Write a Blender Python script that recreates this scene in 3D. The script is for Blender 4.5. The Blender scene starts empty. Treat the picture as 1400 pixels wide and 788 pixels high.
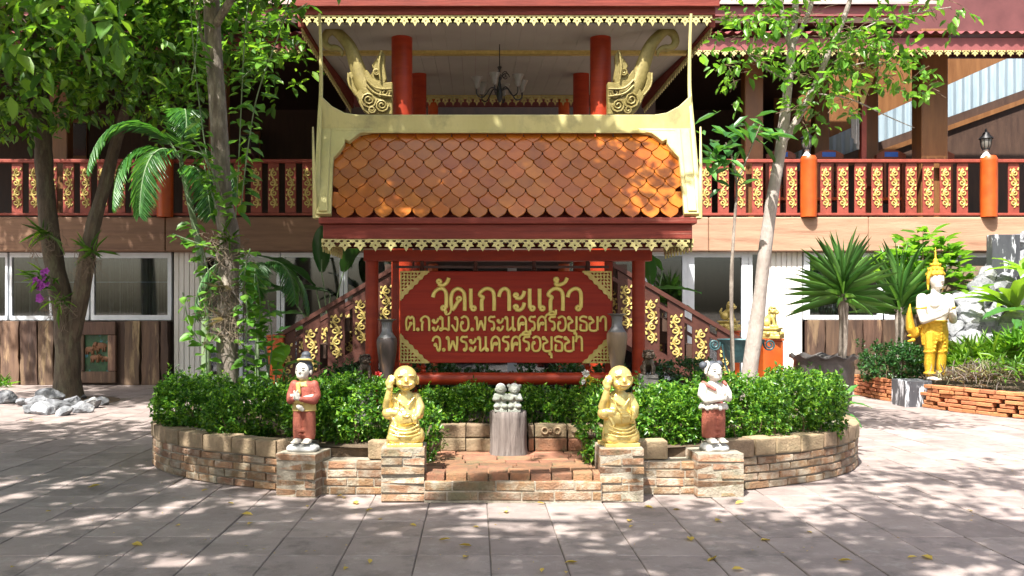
import bpy, bmesh, math, random
import numpy as np
from mathutils import Vector, Matrix, Euler, noise as mnoise
from mathutils.geometry import tessellate_polygon

scn = bpy.context.scene
COL = scn.collection
R = math.radians
PI = math.pi
random.seed(11)
rng = np.random.default_rng(11)

# ---------------------------------------------------------------- camera
F, H, VX, VY = 1250.0, 1.5, 650.0, 423.0          # focal length in pixels of a 1400 px frame, eye height, vanishing point
cd = bpy.data.cameras.new('camera'); cam = bpy.data.objects.new('camera', cd); COL.objects.link(cam)
cd.sensor_width = 36.0; cd.lens = 36.0 * F / 1400.0
cam.location = (0, 0, H); cam.rotation_euler = (R(90), 0, 0)
cd.shift_x = (700 - VX) / 1400.0; cd.shift_y = (VY - 394) / 1400.0
cd.clip_end = 2000
scn.camera = cam
# ---------------------------------------------------------------- sky and sun
SUN_EL, SUN_AZ = R(57), R(28)                     # azimuth: degrees to the left of straight behind the camera
sun_dir = Vector((-math.sin(SUN_AZ) * math.cos(SUN_EL), -math.cos(SUN_AZ) * math.cos(SUN_EL), math.sin(SUN_EL)))
w = bpy.data.worlds.new('World'); scn.world = w; w.use_nodes = True
nt = w.node_tree
sky = nt.nodes.new('ShaderNodeTexSky'); sky.sky_type = 'NISHITA'; sky.sun_disc = False
sky.sun_elevation = SUN_EL; sky.sun_rotation = math.atan2(sun_dir.x, sun_dir.y)
sky.air_density = 1.0; sky.dust_density = 5.0; sky.ozone_density = 1.0
bg = nt.nodes['Background']; bg.inputs['Strength'].default_value = 0.105
nt.links.new(sky.outputs['Color'], bg.inputs['Color'])
sl = bpy.data.lights.new('sun', 'SUN'); sl.energy = 4.7; sl.angle = R(0.53); sl.color = (1.0, 0.96, 0.89)
so = bpy.data.objects.new('sun', sl); COL.objects.link(so); so.location = (-6, -8, 14)
so.rotation_euler = (-sun_dir).to_track_quat('-Z', 'Y').to_euler()
scn.view_settings.view_transform = 'Standard'; scn.view_settings.look = 'None'
scn.view_settings.exposure = 1.5; scn.view_settings.gamma = 1.0; scn.view_settings.use_curve_mapping = False
scn.render.engine = 'CYCLES'
scn.cycles.max_bounces = 6; scn.cycles.diffuse_bounces = 4; scn.cycles.transparent_max_bounces = 6
scn.cycles.caustics_reflective = False; scn.cycles.caustics_refractive = False
scn.cycles.use_denoising = True

# ---------------------------------------------------------------- helpers
def P(px, py, Y):                                 # a point of the photograph at distance Y
    return Vector(((px - VX) * Y / F, Y, H + (VY - py) * Y / F))
def S(n, Y): return n * Y / F

WM = {}
def put(o, parent=None):
    COL.objects.link(o)
    WM[o.name] = o.matrix_basis.copy()
    if parent is not None:
        o.parent = parent; o.matrix_parent_inverse = WM[parent.name].inverted()
    return o
def tag(o, label=None, cat=None, group=None, kind=None):
    if label: o['label'] = label
    if cat: o['category'] = cat
    if group: o['group'] = group
    if kind: o['kind'] = kind
    return o
def thing(name, label, cat, loc=(0, 0, 0), group=None, rz=0.0):
    o = bpy.data.objects.new(name, None); o.empty_display_size = 0.1
    o.location = loc; o.rotation_euler = (0, 0, rz)
    put(o); return tag(o, label, cat, group)
def obj(name, mesh, mat=None, parent=None, loc=(0, 0, 0), rot=(0, 0, 0), scale=(1, 1, 1)):
    if isinstance(mesh, MB): mesh = mesh.mesh(name)
    if mat is not None and len(mesh.materials) == 0: mesh.materials.append(mat)
    o = bpy.data.objects.new(name, mesh)
    o.location = loc; o.rotation_euler = rot; o.scale = scale
    return put(o, parent)
def copy_tree(o, loc=None, rz=None, parent=None, kids=None):
    c = o.copy(); COL.objects.link(c); WM[c.name] = WM[o.name].copy()
    if parent is not None: c.parent = parent
    for ch in (kids[o.name] if kids else o.children): copy_tree(ch, parent=c, kids=kids)
    if loc is not None: c.location = loc
    if rz is not None: c.rotation_euler.z = rz
    return c

class MB:
    def __init__(s): s.v = []; s.f = []; s.smooth = False
    def add(s, vs, fs):
        n = len(s.v); s.v.extend([tuple(p) for p in vs]); s.f.extend([tuple(i + n for i in q) for q in fs]); return s
    def box(s, c, d, rz=0.0, rot=None):
        m = (Euler(rot).to_matrix() if rot else Matrix.Rotation(rz, 3, 'Z'))
        c = Vector(c); x, y, z = d[0] / 2, d[1] / 2, d[2] / 2
        vs = [c + m @ Vector((a * x, b * y, e * z)) for a in (-1, 1) for b in (-1, 1) for e in (-1, 1)]
        return s.add(vs, [(0, 1, 3, 2), (4, 6, 7, 5), (0, 4, 5, 1), (2, 3, 7, 6), (0, 2, 6, 4), (1, 5, 7, 3)])
    def box2(s, a, b):
        a = Vector(a); b = Vector(b); return s.box((a + b) / 2, (abs(b.x - a.x), abs(b.y - a.y), abs(b.z - a.z)))
    def bar(s, p0, p1, wx, wy, up=(0, 0, 1)):      # rectangular bar from p0 to p1
        p0 = Vector(p0); p1 = Vector(p1); d = (p1 - p0).normalized(); u = Vector(up)
        sd = d.cross(u)
        if sd.length < 1e-4: sd = d.cross(Vector((0, 1, 0)))
        sd.normalize(); u = sd.cross(d).normalized()
        vs = [p + sd * (a * wx / 2) + u * (b * wy / 2) for p in (p0, p1) for a, b in ((-1, -1), (1, -1), (1, 1), (-1, 1))]
        return s.add(vs, [(3, 2, 1, 0), (4, 5, 6, 7), (0, 1, 5, 4), (1, 2, 6, 5), (2, 3, 7, 6), (3, 0, 4, 7)])
    def tube(s, pts, rad, seg=8, flat=1.0, caps=True, up=None):
        pts = [Vector(p) for p in pts]; n = len(pts)
        if not hasattr(rad, '__len__'): rad = [rad] * n
        vs = []; prev = None
        for i, p in enumerate(pts):
            d = (pts[min(i + 1, n - 1)] - pts[max(i - 1, 0)])
            d = d.normalized() if d.length > 1e-9 else Vector((0, 0, 1))
            if up is not None: a = Vector(up).cross(d)
            elif prev is None: a = d.orthogonal()
            else: a = prev - d * prev.dot(d)
            if a.length < 1e-6: a = d.orthogonal()
            a.normalize(); prev = a; b = d.cross(a)
            for k in range(seg):
                t = 2 * PI * k / seg
                vs.append(p + a * (math.cos(t) * rad[i]) + b * (math.sin(t) * rad[i] * flat))
        fs = [(i * seg + k, i * seg + (k + 1) % seg, (i + 1) * seg + (k + 1) % seg, (i + 1) * seg + k) for i in range(n - 1) for k in range(seg)]
        if caps: fs += [tuple(range(seg - 1, -1, -1)), tuple(range((n - 1) * seg, n * seg))]
        s.smooth = True
        return s.add(vs, fs)
    def lathe(s, prof, seg=24, c=(0, 0, 0), wave=0.0, nw=0):
        c = Vector(c); vs = []; n = len(prof)
        for i, (r, z) in enumerate(prof):
            for k in range(seg):
                t = 2 * PI * k / seg
                vs.append(c + Vector((r * math.cos(t), r * math.sin(t), z)))
        fs = [(i * seg + k, i * seg + (k + 1) % seg, (i + 1) * seg + (k + 1) % seg, (i + 1) * seg + k) for i in range(n - 1) for k in range(seg)]
        fs += [tuple(range(seg - 1, -1, -1)), tuple(range((n - 1) * seg, n * seg))]
        s.smooth = True
        return s.add(vs, fs)
    def poly(s, outer, holes=(), t=0.02, M=None):  # flat outline (x, z) with holes, thickness t along y
        M = M or Matrix.Identity(4)
        rings = [[Vector((p[0], p[1], 0)) for p in r] for r in (outer, *holes)]
        tris = tessellate_polygon(rings)
        flat = [p for r in rings for p in r]; n = len(flat)
        vs = [M @ Vector((p.x, -t / 2, p.y)) for p in flat] + [M @ Vector((p.x, t / 2, p.y)) for p in flat]
        fs = []
        for a, b, c in tris:
            nrm = (flat[b] - flat[a]).cross(flat[c] - flat[a]).z
            if nrm < 0: a, b = b, a
            fs += [(a, b, c), (c + n, b + n, a + n)]
        k0 = 0
        for r in rings:
            m = len(r)
            for k in range(m):
                a, b = k0 + k, k0 + (k + 1) % m
                fs.append((a, b, b + n, a + n))
            k0 += m
        return s.add(vs, fs)
    def prism_x(s, prof, x0, x1):                  # profile (y, z) swept along x
        n = len(prof); vs = [(x, p[0], p[1]) for x in (x0, x1) for p in prof]
        fs = [(k, (k + 1) % n, n + (k + 1) % n, n + k) for k in range(n)] + [tuple(range(n - 1, -1, -1)), tuple(range(n, 2 * n))]
        return s.add(vs, fs)
    def mesh(s, name, fix=True):
        me = bpy.data.meshes.new(name); me.from_pydata(s.v, [], s.f); me.update()
        if fix and len(s.f) < 30000:
            bm = bmesh.new(); bm.from_mesh(me); bmesh.ops.recalc_face_normals(bm, faces=bm.faces); bm.to_mesh(me); bm.free()
        if s.smooth:
            me.polygons.foreach_set('use_smooth', [True] * len(me.polygons))
            try: me.set_sharp_from_angle(angle=R(42))
            except Exception: pass
        return me

def bevel_mesh(me, w_, seg=1, ang=30):
    bm = bmesh.new(); bm.from_mesh(me)
    es = [e for e in bm.edges if len(e.link_faces) == 2 and e.calc_face_angle(0) > R(ang)]
    bmesh.ops.bevel(bm, geom=es, offset=w_, segments=seg, profile=0.6, affect='EDGES', clamp_overlap=True)
    bm.to_mesh(me); bm.free(); return me
def bbox_mesh(name, d, b=0.004, jit=0.0, rnd=random, seg=1):
    me = MB().box((0, 0, 0), d).mesh(name)
    if jit:
        for v in me.vertices: v.co += Vector((rnd.uniform(-jit, jit), rnd.uniform(-jit, jit), rnd.uniform(-jit, jit)))
    return bevel_mesh(me, b, seg)
def catmull(pts, k=6, closed=False):
    pts = [Vector(p) if len(p) == 3 else Vector((p[0], p[1], 0)) for p in pts]; n = len(pts); out = []
    if n < 3: return pts
    rngk = range(n if closed else n - 1)
    for i in rngk:
        g = (lambda j: pts[j % n]) if closed else (lambda j: pts[max(0, min(n - 1, j))])
        p0, p1, p2, p3 = g(i - 1), g(i), g(i + 1), g(i + 2)
        for j in range(k):
            t = j / k
            out.append(0.5 * ((2 * p1) + (p2 - p0) * t + (2 * p0 - 5 * p1 + 4 * p2 - p3) * t * t + (3 * p1 - p0 - 3 * p2 + p3) * t ** 3))
    if not closed: out.append(pts[-1])
    return out
def lerp(a, b, t): return a + (b - a) * t

# ---------------------------------------------------------------- leaves in numpy
LEAF = {  # template: across, along, up for a folded leaf
 'oval': (np.array([[0, 0, 0], [-.5, .35, .1], [.5, .35, .1], [-.36, .72, .06], [.36, .72, .06], [0, 1, -.1], [0, .36, -.05], [0, .72, -.05]], float),
          [(0, 6, 1), (0, 2, 6), (1, 6, 7, 3), (6, 2, 4, 7), (3, 7, 5), (7, 4, 5)]),
 'lean': (np.array([[0, 0, 0], [-.5, .45, .12], [.5, .45, .12], [0, 1, -.06], [0, .45, -.02]], float),
          [(0, 4, 1), (0, 2, 4), (1, 4, 3), (4, 2, 3)]),
 'blade': (np.array([[-.3, 0, 0], [.3, 0, 0], [-.5, .3, .08], [.5, .3, .08], [-.35, .7, -.02], [.35, .7, -.02], [0, 1, -.16], [0, .3, -.02], [0, .7, -.1]], float),
          [(0, 1, 3, 7), (0, 7, 2), (2, 7, 8, 4), (7, 3, 5, 8), (4, 8, 6), (8, 5, 6)]),
}
def nrmz(a): return a / np.maximum(np.linalg.norm(a, axis=1, keepdims=True), 1e-9)
def leaves_mesh(name, pos, d, up, L, W, kind='oval'):
    T, fs = LEAF[kind]; n = len(pos); k = len(T)
    d = nrmz(d); side = np.cross(d, up); bad = np.linalg.norm(side, axis=1) < 1e-3
    side[bad] = np.cross(d[bad], np.array([1., .3, 0])); side = nrmz(side); u = np.cross(side, d)
    L = np.broadcast_to(np.asarray(L, float), (n,)); W = np.broadcast_to(np.asarray(W, float), (n,))
    v = (pos[:, None, :] + side[:, None, :] * (T[None, :, 0:1] * W[:, None, None]) + d[:, None, :] * (T[None, :, 1:2] * L[:, None, None])
         + u[:, None, :] * (T[None, :, 2:3] * L[:, None, None] * 0.9)).reshape(-1, 3)
    loops = np.concatenate([np.concatenate([np.array(q) for q in fs])[None, :] + (np.arange(n) * k)[:, None]]).reshape(-1)
    sizes = np.tile(np.array([len(q) for q in fs]), n); starts = np.concatenate([[0], np.cumsum(sizes)[:-1]])
    me = bpy.data.meshes.new(name)
    me.vertices.add(len(v)); me.vertices.foreach_set('co', v.ravel())
    me.loops.add(len(loops)); me.loops.foreach_set('vertex_index', loops.astype(np.int32))
    me.polygons.add(len(sizes)); me.polygons.foreach_set('loop_start', starts.astype(np.int32))
    try: me.polygons.foreach_set('loop_total', sizes.astype(np.int32))
    except Exception: pass
    me.polygons.foreach_set('use_smooth', np.ones(len(sizes), bool))
    me.update(calc_edges=True); me.validate()
    return me
def rand_dirs(n, up=0.0):
    a = rng.normal(size=(n, 3)); a[:, 2] += up; return nrmz(a)

# ---------------------------------------------------------------- materials
def mk(name):
    m = bpy.data.materials.new(name); m.use_nodes = True; t = m.node_tree
    b = t.nodes['Principled BSDF']; return m, t, b
def nd(t, ty, **kw):
    n = t.nodes.new(ty)
    for k, v in kw.items(): setattr(n, k, v)
    return n
def ramp(t, stops):
    r = t.nodes.new('ShaderNodeValToRGB'); e = r.color_ramp.elements
    while len(e) > len(stops): e.remove(e[-1])
    while len(e) < len(stops): e.new(0.5)
    for q, (p, c) in zip(e, stops): q.position = p; q.color = (*c, 1)
    return r
def C(h):                                          # sRGB 0-255 to linear
    return tuple(((x / 255) / 12.92 if x / 255 < .04045 else ((x / 255 + .055) / 1.055) ** 2.4) for x in h)
MATS = {}
def mat(name, c1, c2=None, scale=6.0, rough=0.6, metal=0.0, bump=0.0, bscale=None, stretch=(1, 1, 1), rand=0.0, island=0.0,
        dirt=None, dscale=3.0, dpos=(0.5, 0.7), spec=0.5, coat=0.0, detail=6.0, rvar=0.12, dirt2=None):
    if name in MATS: return MATS[name]
    m, t, b = mk(name); L = t.links.new
    if c2 is None: c2 = tuple(x * 0.72 for x in c1)
    geo = nd(t, 'ShaderNodeNewGeometry'); mp = nd(t, 'ShaderNodeMapping'); mp.inputs['Scale'].default_value = stretch
    L(geo.outputs['Position'], mp.inputs['Vector'])
    oi = nd(t, 'ShaderNodeObjectInfo')
    if rand:
        va = nd(t, 'ShaderNodeVectorMath', operation='ADD'); sc_ = nd(t, 'ShaderNodeMath', operation='MULTIPLY'); sc_.inputs[1].default_value = 37.0
        L(oi.outputs['Random'], sc_.inputs[0]); L(mp.outputs['Vector'], va.inputs[0]); L(sc_.outputs[0], va.inputs[1]); vec = va.outputs['Vector']
    else: vec = mp.outputs['Vector']
    n1 = nd(t, 'ShaderNodeTexNoise'); n1.inputs['Scale'].default_value = scale; n1.inputs['Detail'].default_value = detail; n1.inputs['Roughness'].default_value = 0.62
    L(vec, n1.inputs['Vector'])
    rp = ramp(t, [(0.3, c2), (0.7, c1)]); L(n1.outputs['Fac'], rp.inputs['Fac']); col = rp.outputs['Color']
    if dirt is not None:
        n2 = nd(t, 'ShaderNodeTexNoise'); n2.inputs['Scale'].default_value = dscale; n2.inputs['Detail'].default_value = 8; n2.inputs['Roughness'].default_value = 0.7
        L(vec, n2.inputs['Vector'])
        r2 = ramp(t, [(dpos[0], (0, 0, 0)), (dpos[1], (1, 1, 1))]); L(n2.outputs['Fac'], r2.inputs['Fac'])
        mx = nd(t, 'ShaderNodeMixRGB'); mx.inputs['Color2'].default_value = (*dirt, 1); L(r2.outputs['Color'], mx.inputs['Fac']); L(col, mx.inputs['Color1']); col = mx.outputs['Color']
    if dirt2 is not None:
        n2 = nd(t, 'ShaderNodeTexNoise'); n2.inputs['Scale'].default_value = dscale * 0.37; n2.inputs['Detail'].default_value = 8; n2.inputs['Roughness'].default_value = 0.7
        L(geo.outputs['Position'], n2.inputs['Vector'])
        r2 = ramp(t, [(.52, (0, 0, 0)), (.68, (1, 1, 1))]); L(n2.outputs['Fac'], r2.inputs['Fac'])
        mx = nd(t, 'ShaderNodeMixRGB'); mx.inputs['Color2'].default_value = (*dirt2, 1); L(r2.outputs['Color'], mx.inputs['Fac']); L(col, mx.inputs['Color1']); col = mx.outputs['Color']
    if rand or island:
        hs = nd(t, 'ShaderNodeHueSaturation')
        src = geo.outputs['Random Per Island'] if island else oi.outputs['Random']; a = island or rand
        mr = nd(t, 'ShaderNodeMapRange'); mr.inputs['To Min'].default_value = 1 - a; mr.inputs['To Max'].default_value = 1 + a
        L(src, mr.inputs['Value']); L(mr.outputs['Result'], hs.inputs['Value'])
        fr = nd(t, 'ShaderNodeMath', operation='MULTIPLY'); fr.inputs[1].default_value = 17.31; L(src, fr.inputs[0])
        f2 = nd(t, 'ShaderNodeMath', operation='FRACT'); L(fr.outputs[0], f2.inputs[0])
        mh = nd(t, 'ShaderNodeMapRange'); mh.inputs['To Min'].default_value = 0.5 - a * .03; mh.inputs['To Max'].default_value = 0.5 + a * .03
        L(f2.outputs[0], mh.inputs['Value']); L(mh.outputs['Result'], hs.inputs['Hue'])
        L(col, hs.inputs['Color']); col = hs.outputs['Color']
    L(col, b.inputs['Base Color'])
    b.inputs['Metallic'].default_value = metal
    b.inputs['Specular IOR Level'].default_value = spec
    if coat: b.inputs['Coat Weight'].default_value = coat; b.inputs['Coat Roughness'].default_value = 0.12
    mr = nd(t, 'ShaderNodeMapRange'); mr.inputs['To Min'].default_value = max(0.03, rough - rvar); mr.inputs['To Max'].default_value = min(1, rough + rvar)
    L(n1.outputs['Fac'], mr.inputs['Value']); L(mr.outputs['Result'], b.inputs['Roughness'])
    if bump:
        n3 = nd(t, 'ShaderNodeTexNoise'); n3.inputs['Scale'].default_value = bscale or scale * 4; n3.inputs['Detail'].default_value = 8; n3.inputs['Roughness'].default_value = 0.65
        L(vec, n3.inputs['Vector'])
        bp = nd(t, 'ShaderNodeBump'); bp.inputs['Strength'].default_value = min(1, bump); bp.inputs['Distance'].default_value = 0.02 * max(1, bump)
        L(n3.outputs['Fac'], bp.inputs['Height']); L(bp.outputs['Normal'], b.inputs['Normal'])
    MATS[name] = m; return m
def leafmat(name, dark, mid, light, rough=0.42, trans=0.35, hi=0.0):
    m, t, b = mk(name); L = t.links.new
    geo = nd(t, 'ShaderNodeNewGeometry')
    rp = ramp(t, [(0.0, dark), (0.55, mid), (1.0, light)]); L(geo.outputs['Random Per Island'], rp.inputs['Fac'])
    n1 = nd(t, 'ShaderNodeTexNoise'); n1.inputs['Scale'].default_value = 2.2; n1.inputs['Detail'].default_value = 2; L(geo.outputs['Position'], n1.inputs['Vector'])
    hs = nd(t, 'ShaderNodeHueSaturation'); mr = nd(t, 'ShaderNodeMapRange'); mr.inputs['From Min'].default_value = .3; mr.inputs['From Max'].default_value = .7
    mr.inputs['To Min'].default_value = 0.75; mr.inputs['To Max'].default_value = 1.25
    L(n1.outputs['Fac'], mr.inputs['Value']); L(mr.outputs['Result'], hs.inputs['Value']); L(rp.outputs['Color'], hs.inputs['Color'])
    L(hs.outputs['Color'], b.inputs['Base Color']); b.inputs['Roughness'].default_value = rough; b.inputs['Specular IOR Level'].default_value = 0.45
    tr = nd(t, 'ShaderNodeBsdfTranslucent'); gm = nd(t, 'ShaderNodeMixRGB', blend_type='MULTIPLY'); gm.inputs['Fac'].default_value = 1.0
    gm.inputs['Color2'].default_value = (1.9, 1.75, 0.7, 1); L(hs.outputs['Color'], gm.inputs['Color1']); L(gm.outputs['Color'], tr.inputs['Color'])
    ms = nd(t, 'ShaderNodeMixShader'); ms.inputs['Fac'].default_value = trans
    L(b.outputs['BSDF'], ms.inputs[1]); L(tr.outputs['BSDF'], ms.inputs[2]); L(ms.outputs['Shader'], t.nodes['Material Output'].inputs['Surface'])
    return m

M = {}
M['tile'] = mat('paving', (.335, .274, .254), (.228, .184, .171), scale=3.0, rough=.62, bump=.25, bscale=60, rand=.13, dirt=(.385, .34, .315), dscale=9, dpos=(.54, .74), dirt2=(.165, .138, .128))
M['tile_far'] = mat('paving_far', (.335, .274, .254), (.228, .184, .171), scale=3.0, rough=.62, bump=.25, bscale=60, island=.13, dirt=(.385, .34, .315), dscale=9, dpos=(.54, .74), dirt2=(.165, .138, .128))
M['joint'] = mat('joint_sand', (.17, .14, .12), scale=30, rough=.95)
M['earth'] = mat('earth', (.16, .11, .07), (.08, .055, .035), scale=12, rough=.95, bump=.8, bscale=60)
M['mortar'] = mat('mortar', (.44, .39, .31), (.27, .23, .175), scale=14, rough=.95, bump=.9, bscale=45, dirt=(.16, .17, .09), dscale=4, dpos=(.55, .75))
M['brick'] = mat('old_brick', (.32, .18, .095), (.21, .12, .068), scale=16, rough=.92, bump=.9, bscale=60, rand=.32, dirt=(.42, .365, .28), dscale=6, dpos=(.45, .64), dirt2=(.145, .13, .075))
M['brick_moss'] = mat('mossy_brick', (.34, .155, .085), (.19, .10, .06), scale=14, rough=.9, bump=.8, bscale=60, rand=.34, dirt=(.115, .115, .06), dscale=4, dpos=(.5, .68))
M['brick_red'] = mat('red_brick', (.50, .20, .085), (.38, .14, .06), scale=14, rough=.88, bump=.6, bscale=70, rand=.22, dirt=(.24, .15, .06), dscale=5, dpos=(.56, .76))
M['cap'] = mat('cap_block', (.38, .28, .175), (.22, .155, .095), scale=10, rough=.9, bump=.7, bscale=50, rand=.25, dirt=(.16, .13, .075), dscale=4, dpos=(.52, .72))
M['red'] = mat('red_paint_wood', (.36, .040, .011), (.24, .022, .008), scale=3, rough=.42, bump=.12, bscale=12, stretch=(1, 1, 5), spec=.3)
M['redh'] = mat('red_paint_board', (.38, .034, .015), (.25, .018, .010), scale=4, rough=.5, bump=.2, bscale=14, stretch=(.3, 5, 8), spec=.22)
M['fascia'] = mat('weathered_red_fascia', (.23, .045, .030), (.115, .019, .013), scale=5, rough=.58, spec=.25, bump=.25, bscale=14, stretch=(.35, 4, 6), dirt=(.38, .22, .16), dscale=3, dpos=(.6, .8))
M['orange'] = mat('orange_paint', (.50, .095, .012), (.40, .06, .01), scale=5, rough=.38, bump=.1, coat=.15)
M['gold'] = mat('gold_paint', (.62, .50, .17), (.42, .32, .09), scale=18, rough=.42, metal=.25, bump=.2, bscale=60)
M['palegold'] = mat('pale_gold_paint', (.57, .51, .225), (.43, .38, .145), scale=3, rough=.5, metal=.12, bump=.2, bscale=30, dirt=(.36, .33, .15), dscale=6, dpos=(.5, .72), dirt2=(.30, .27, .12), stretch=(1, 1, .35))
M['oldgold'] = mat('old_gilding', (.28, .23, .075), (.16, .125, .038), scale=12, rough=.5, metal=.3, bump=.3, bscale=40, dirt=(.13, .10, .035), dscale=6, dpos=(.54, .7))
M['statuegold'] = mat('statue_gold', (.86, .68, .26), (.74, .54, .16), scale=9, rough=.25, metal=.55, bump=.2, bscale=50, dirt=(.48, .32, .09), dscale=16, dpos=(.62, .75))
M['goldleaf'] = mat('bright_gold', (.74, .46, .04), (.58, .33, .02), scale=14, rough=.36, metal=.5, bump=.7, bscale=75)
M['letter'] = mat('letter_gold', (.80, .66, .20), (.62, .48, .11), scale=12, rough=.36, metal=.3, bump=.1)
M['rooftile'] = mat('glazed_tile', (.37, .112, .012), (.26, .068, .009), scale=5, rough=.20, bump=.15, bscale=20, rand=.20, spec=.32, coat=.10, dirt=(.14, .05, .018), dscale=4, dpos=(.62, .82))
M['whitep'] = mat('white_paint', (.80, .80, .76), (.66, .66, .62), scale=5, rough=.5, bump=.1)
M['skin'] = mat('white_statue_paint', (.70, .67, .60), (.54, .50, .43), scale=16, rough=.55, bump=.25, bscale=50, dirt=(.36, .31, .24), dscale=11, dpos=(.6, .74))
M['hair'] = mat('slate_paint', (.07, .08, .10), (.035, .04, .05), scale=18, rough=.55, bump=.2)
M['jacket'] = mat('brick_red_paint', (.34, .085, .055), (.24, .05, .035), scale=14, rough=.6, bump=.3, bscale=60)
M['sarong'] = mat('terracotta_paint', (.40, .12, .07), (.27, .07, .045), scale=24, rough=.65, bump=.7, bscale=90)
M['shawl'] = mat('mustard_paint', (.62, .48, .16), (.48, .34, .10), scale=16, rough=.6, bump=.3)
M['pinkpaint'] = mat('faded_red_paint', (.46, .15, .12), (.30, .08, .06), scale=20, rough=.65, bump=.4)
M['lips'] = mat('lip_paint', (.35, .06, .07), rough=.5)
M['ink'] = mat('dark_paint', (.02, .018, .018), rough=.5)
M['stonebase'] = mat('pale_stone', (.58, .58, .56), (.40, .40, .39), scale=12, rough=.8, bump=.6)
M['greystone'] = mat('grey_carved_stone', (.40, .41, .37), (.22, .24, .20), scale=16, rough=.85, bump=.6, bscale=60, dirt=(.17, .19, .12), dscale=8)
M['bronze'] = mat('dark_bronze', (.17, .125, .09), (.07, .05, .04), scale=14, rough=.38, metal=.55, bump=.6, bscale=50)
M['slab'] = mat('grey_slab', (.22, .2, .19), (.14, .13, .12), scale=12, rough=.8, bump=.4)
M['bark'] = mat('grey_bark', (.33, .28, .235), (.12, .095, .075), scale=5, rough=.9, bump=1.0, bscale=14, stretch=(2.2, 2.2, .7), dirt=(.45, .40, .33), dscale=5)
M['bark_dark'] = mat('brown_bark', (.13, .097, .066), (.05, .037, .026), scale=5, rough=.92, bump=1.0, bscale=14, stretch=(2.2, 2.2, .7), dirt=(.15, .14, .085), dscale=4)
M['bark_pale'] = mat('pale_bark', (.42, .37, .33), (.25, .21, .185), scale=6, rough=.85, bump=.7, bscale=20, stretch=(1.5, 1.5, .8), dirt=(.26, .2, .16), dscale=7, dpos=(.58, .75))
M['twig'] = mat('twig_brown', (.22, .15, .09), (.12, .08, .05), rough=.9)
M['stump'] = mat('weathered_stump', (.27, .23, .21), (.13, .105, .095), scale=7, rough=.9, bump=1.0, bscale=18, stretch=(4, 4, .35))
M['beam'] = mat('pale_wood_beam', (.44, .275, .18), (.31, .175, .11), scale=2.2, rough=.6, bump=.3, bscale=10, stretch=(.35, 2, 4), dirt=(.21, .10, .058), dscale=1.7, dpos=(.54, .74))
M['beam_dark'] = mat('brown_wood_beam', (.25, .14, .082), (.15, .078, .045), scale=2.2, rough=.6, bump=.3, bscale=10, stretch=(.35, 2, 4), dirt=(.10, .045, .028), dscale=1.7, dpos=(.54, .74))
M['plank'] = mat('raw_plank', (.17, .10, .062), (.06, .034, .024), scale=3.2, rough=.7, bump=.6, bscale=9, stretch=(3, 3, .4), rand=.4, dirt=(.29, .195, .11), dscale=1.3, dpos=(.55, .62))
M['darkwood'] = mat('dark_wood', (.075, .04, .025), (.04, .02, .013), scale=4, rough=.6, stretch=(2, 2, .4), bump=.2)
M['browncol'] = mat('brown_column', (.22, .10, .035), (.14, .06, .022), scale=3, rough=.45, stretch=(3, 3, .4), bump=.2)
M['railred'] = mat('red_rail_paint', (.30, .062, .040), (.20, .038, .025), scale=6, rough=.5, bump=.2)
M['railbrown'] = mat('brown_rail_paint', (.085, .026, .016), (.05, .015, .010), scale=6, rough=.5, bump=.2)
M['frame'] = mat('white_frame', (.72, .76, .80), (.62, .66, .70), scale=5, rough=.4)
M['curtain'] = mat('curtain', (.46, .42, .36), (.36, .32, .27), scale=6, rough=.9)
M['siding'] = mat('white_siding', (.80, .78, .74), (.66, .63, .58), scale=2.5, rough=.6, bump=.1, stretch=(1, 1, .3))
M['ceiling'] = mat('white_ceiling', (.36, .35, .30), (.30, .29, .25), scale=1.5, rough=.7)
M['maroon_roof'] = mat('maroon_roofing', (.26, .075, .075), (.18, .05, .05), scale=2.5, rough=.5, bump=.1)
M['maroon_wall'] = mat('maroon_wall', (.13, .042, .042), (.09, .028, .028), scale=3, rough=.6)
M['palepink'] = mat('pale_pink_roofing', (.46, .34, .33), (.36, .25, .24), scale=3, rough=.5)
M['iron'] = mat('black_iron', (.02, .02, .022), rough=.45, metal=.4)
M['teal'] = mat('teal_iron', (.05, .13, .14), (.02, .06, .07), scale=20, rough=.5, metal=.2, dirt=(.28, .34, .33), dscale=9, dpos=(.6, .75))
M['pot'] = mat('clay_pot', (.42, .23, .11), (.28, .14, .07), scale=10, rough=.7, bump=.3)
M['darkpot'] = mat('dark_glazed_pot', (.085, .074, .068), (.04, .035, .032), scale=8, rough=.45, bump=.3, dirt=(.17, .14, .11), dscale=5, dpos=(.6, .78))
M['vase'] = mat('stoneware', (.10, .072, .062), (.05, .038, .036), scale=6, rough=.4, stretch=(2.5, 2.5, .6), bump=.2, dirt=(.24, .14, .075), dscale=3.2, dpos=(.54, .7))
M['vase_tan'] = mat('tan_stoneware', (.24, .165, .10), (.14, .095, .065), scale=6, rough=.4, stretch=(2.5, 2.5, .6), bump=.2, dirt=(.15, .125, .125), dscale=3.2, dpos=(.52, .68))
M['vaseneck'] = mat('grey_glaze', (.19, .19, .195), (.10, .10, .105), scale=8, rough=.4, bump=.2)
M['rock'] = mat('pale_rock', (.30, .31, .33), (.10, .105, .115), scale=5, rough=.85, bump=1.0, bscale=14, rand=.3, dirt=(.50, .49, .47), dscale=3, dpos=(.54, .66))
M['granite'] = mat('dark_marble', (.07, .075, .085), (.04, .042, .05), scale=5, rough=.35, dirt=(.6, .62, .66), dscale=4.5, dpos=(.56, .62), stretch=(2.2, 2.2, .5))
M['blue'] = mat('blue_sticker', (.05, .16, .62), rough=.5)
M['chairwood'] = mat('chair_wood', (.26, .07, .03), (.17, .04, .018), scale=4, rough=.5, stretch=(3, 3, .6))
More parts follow.
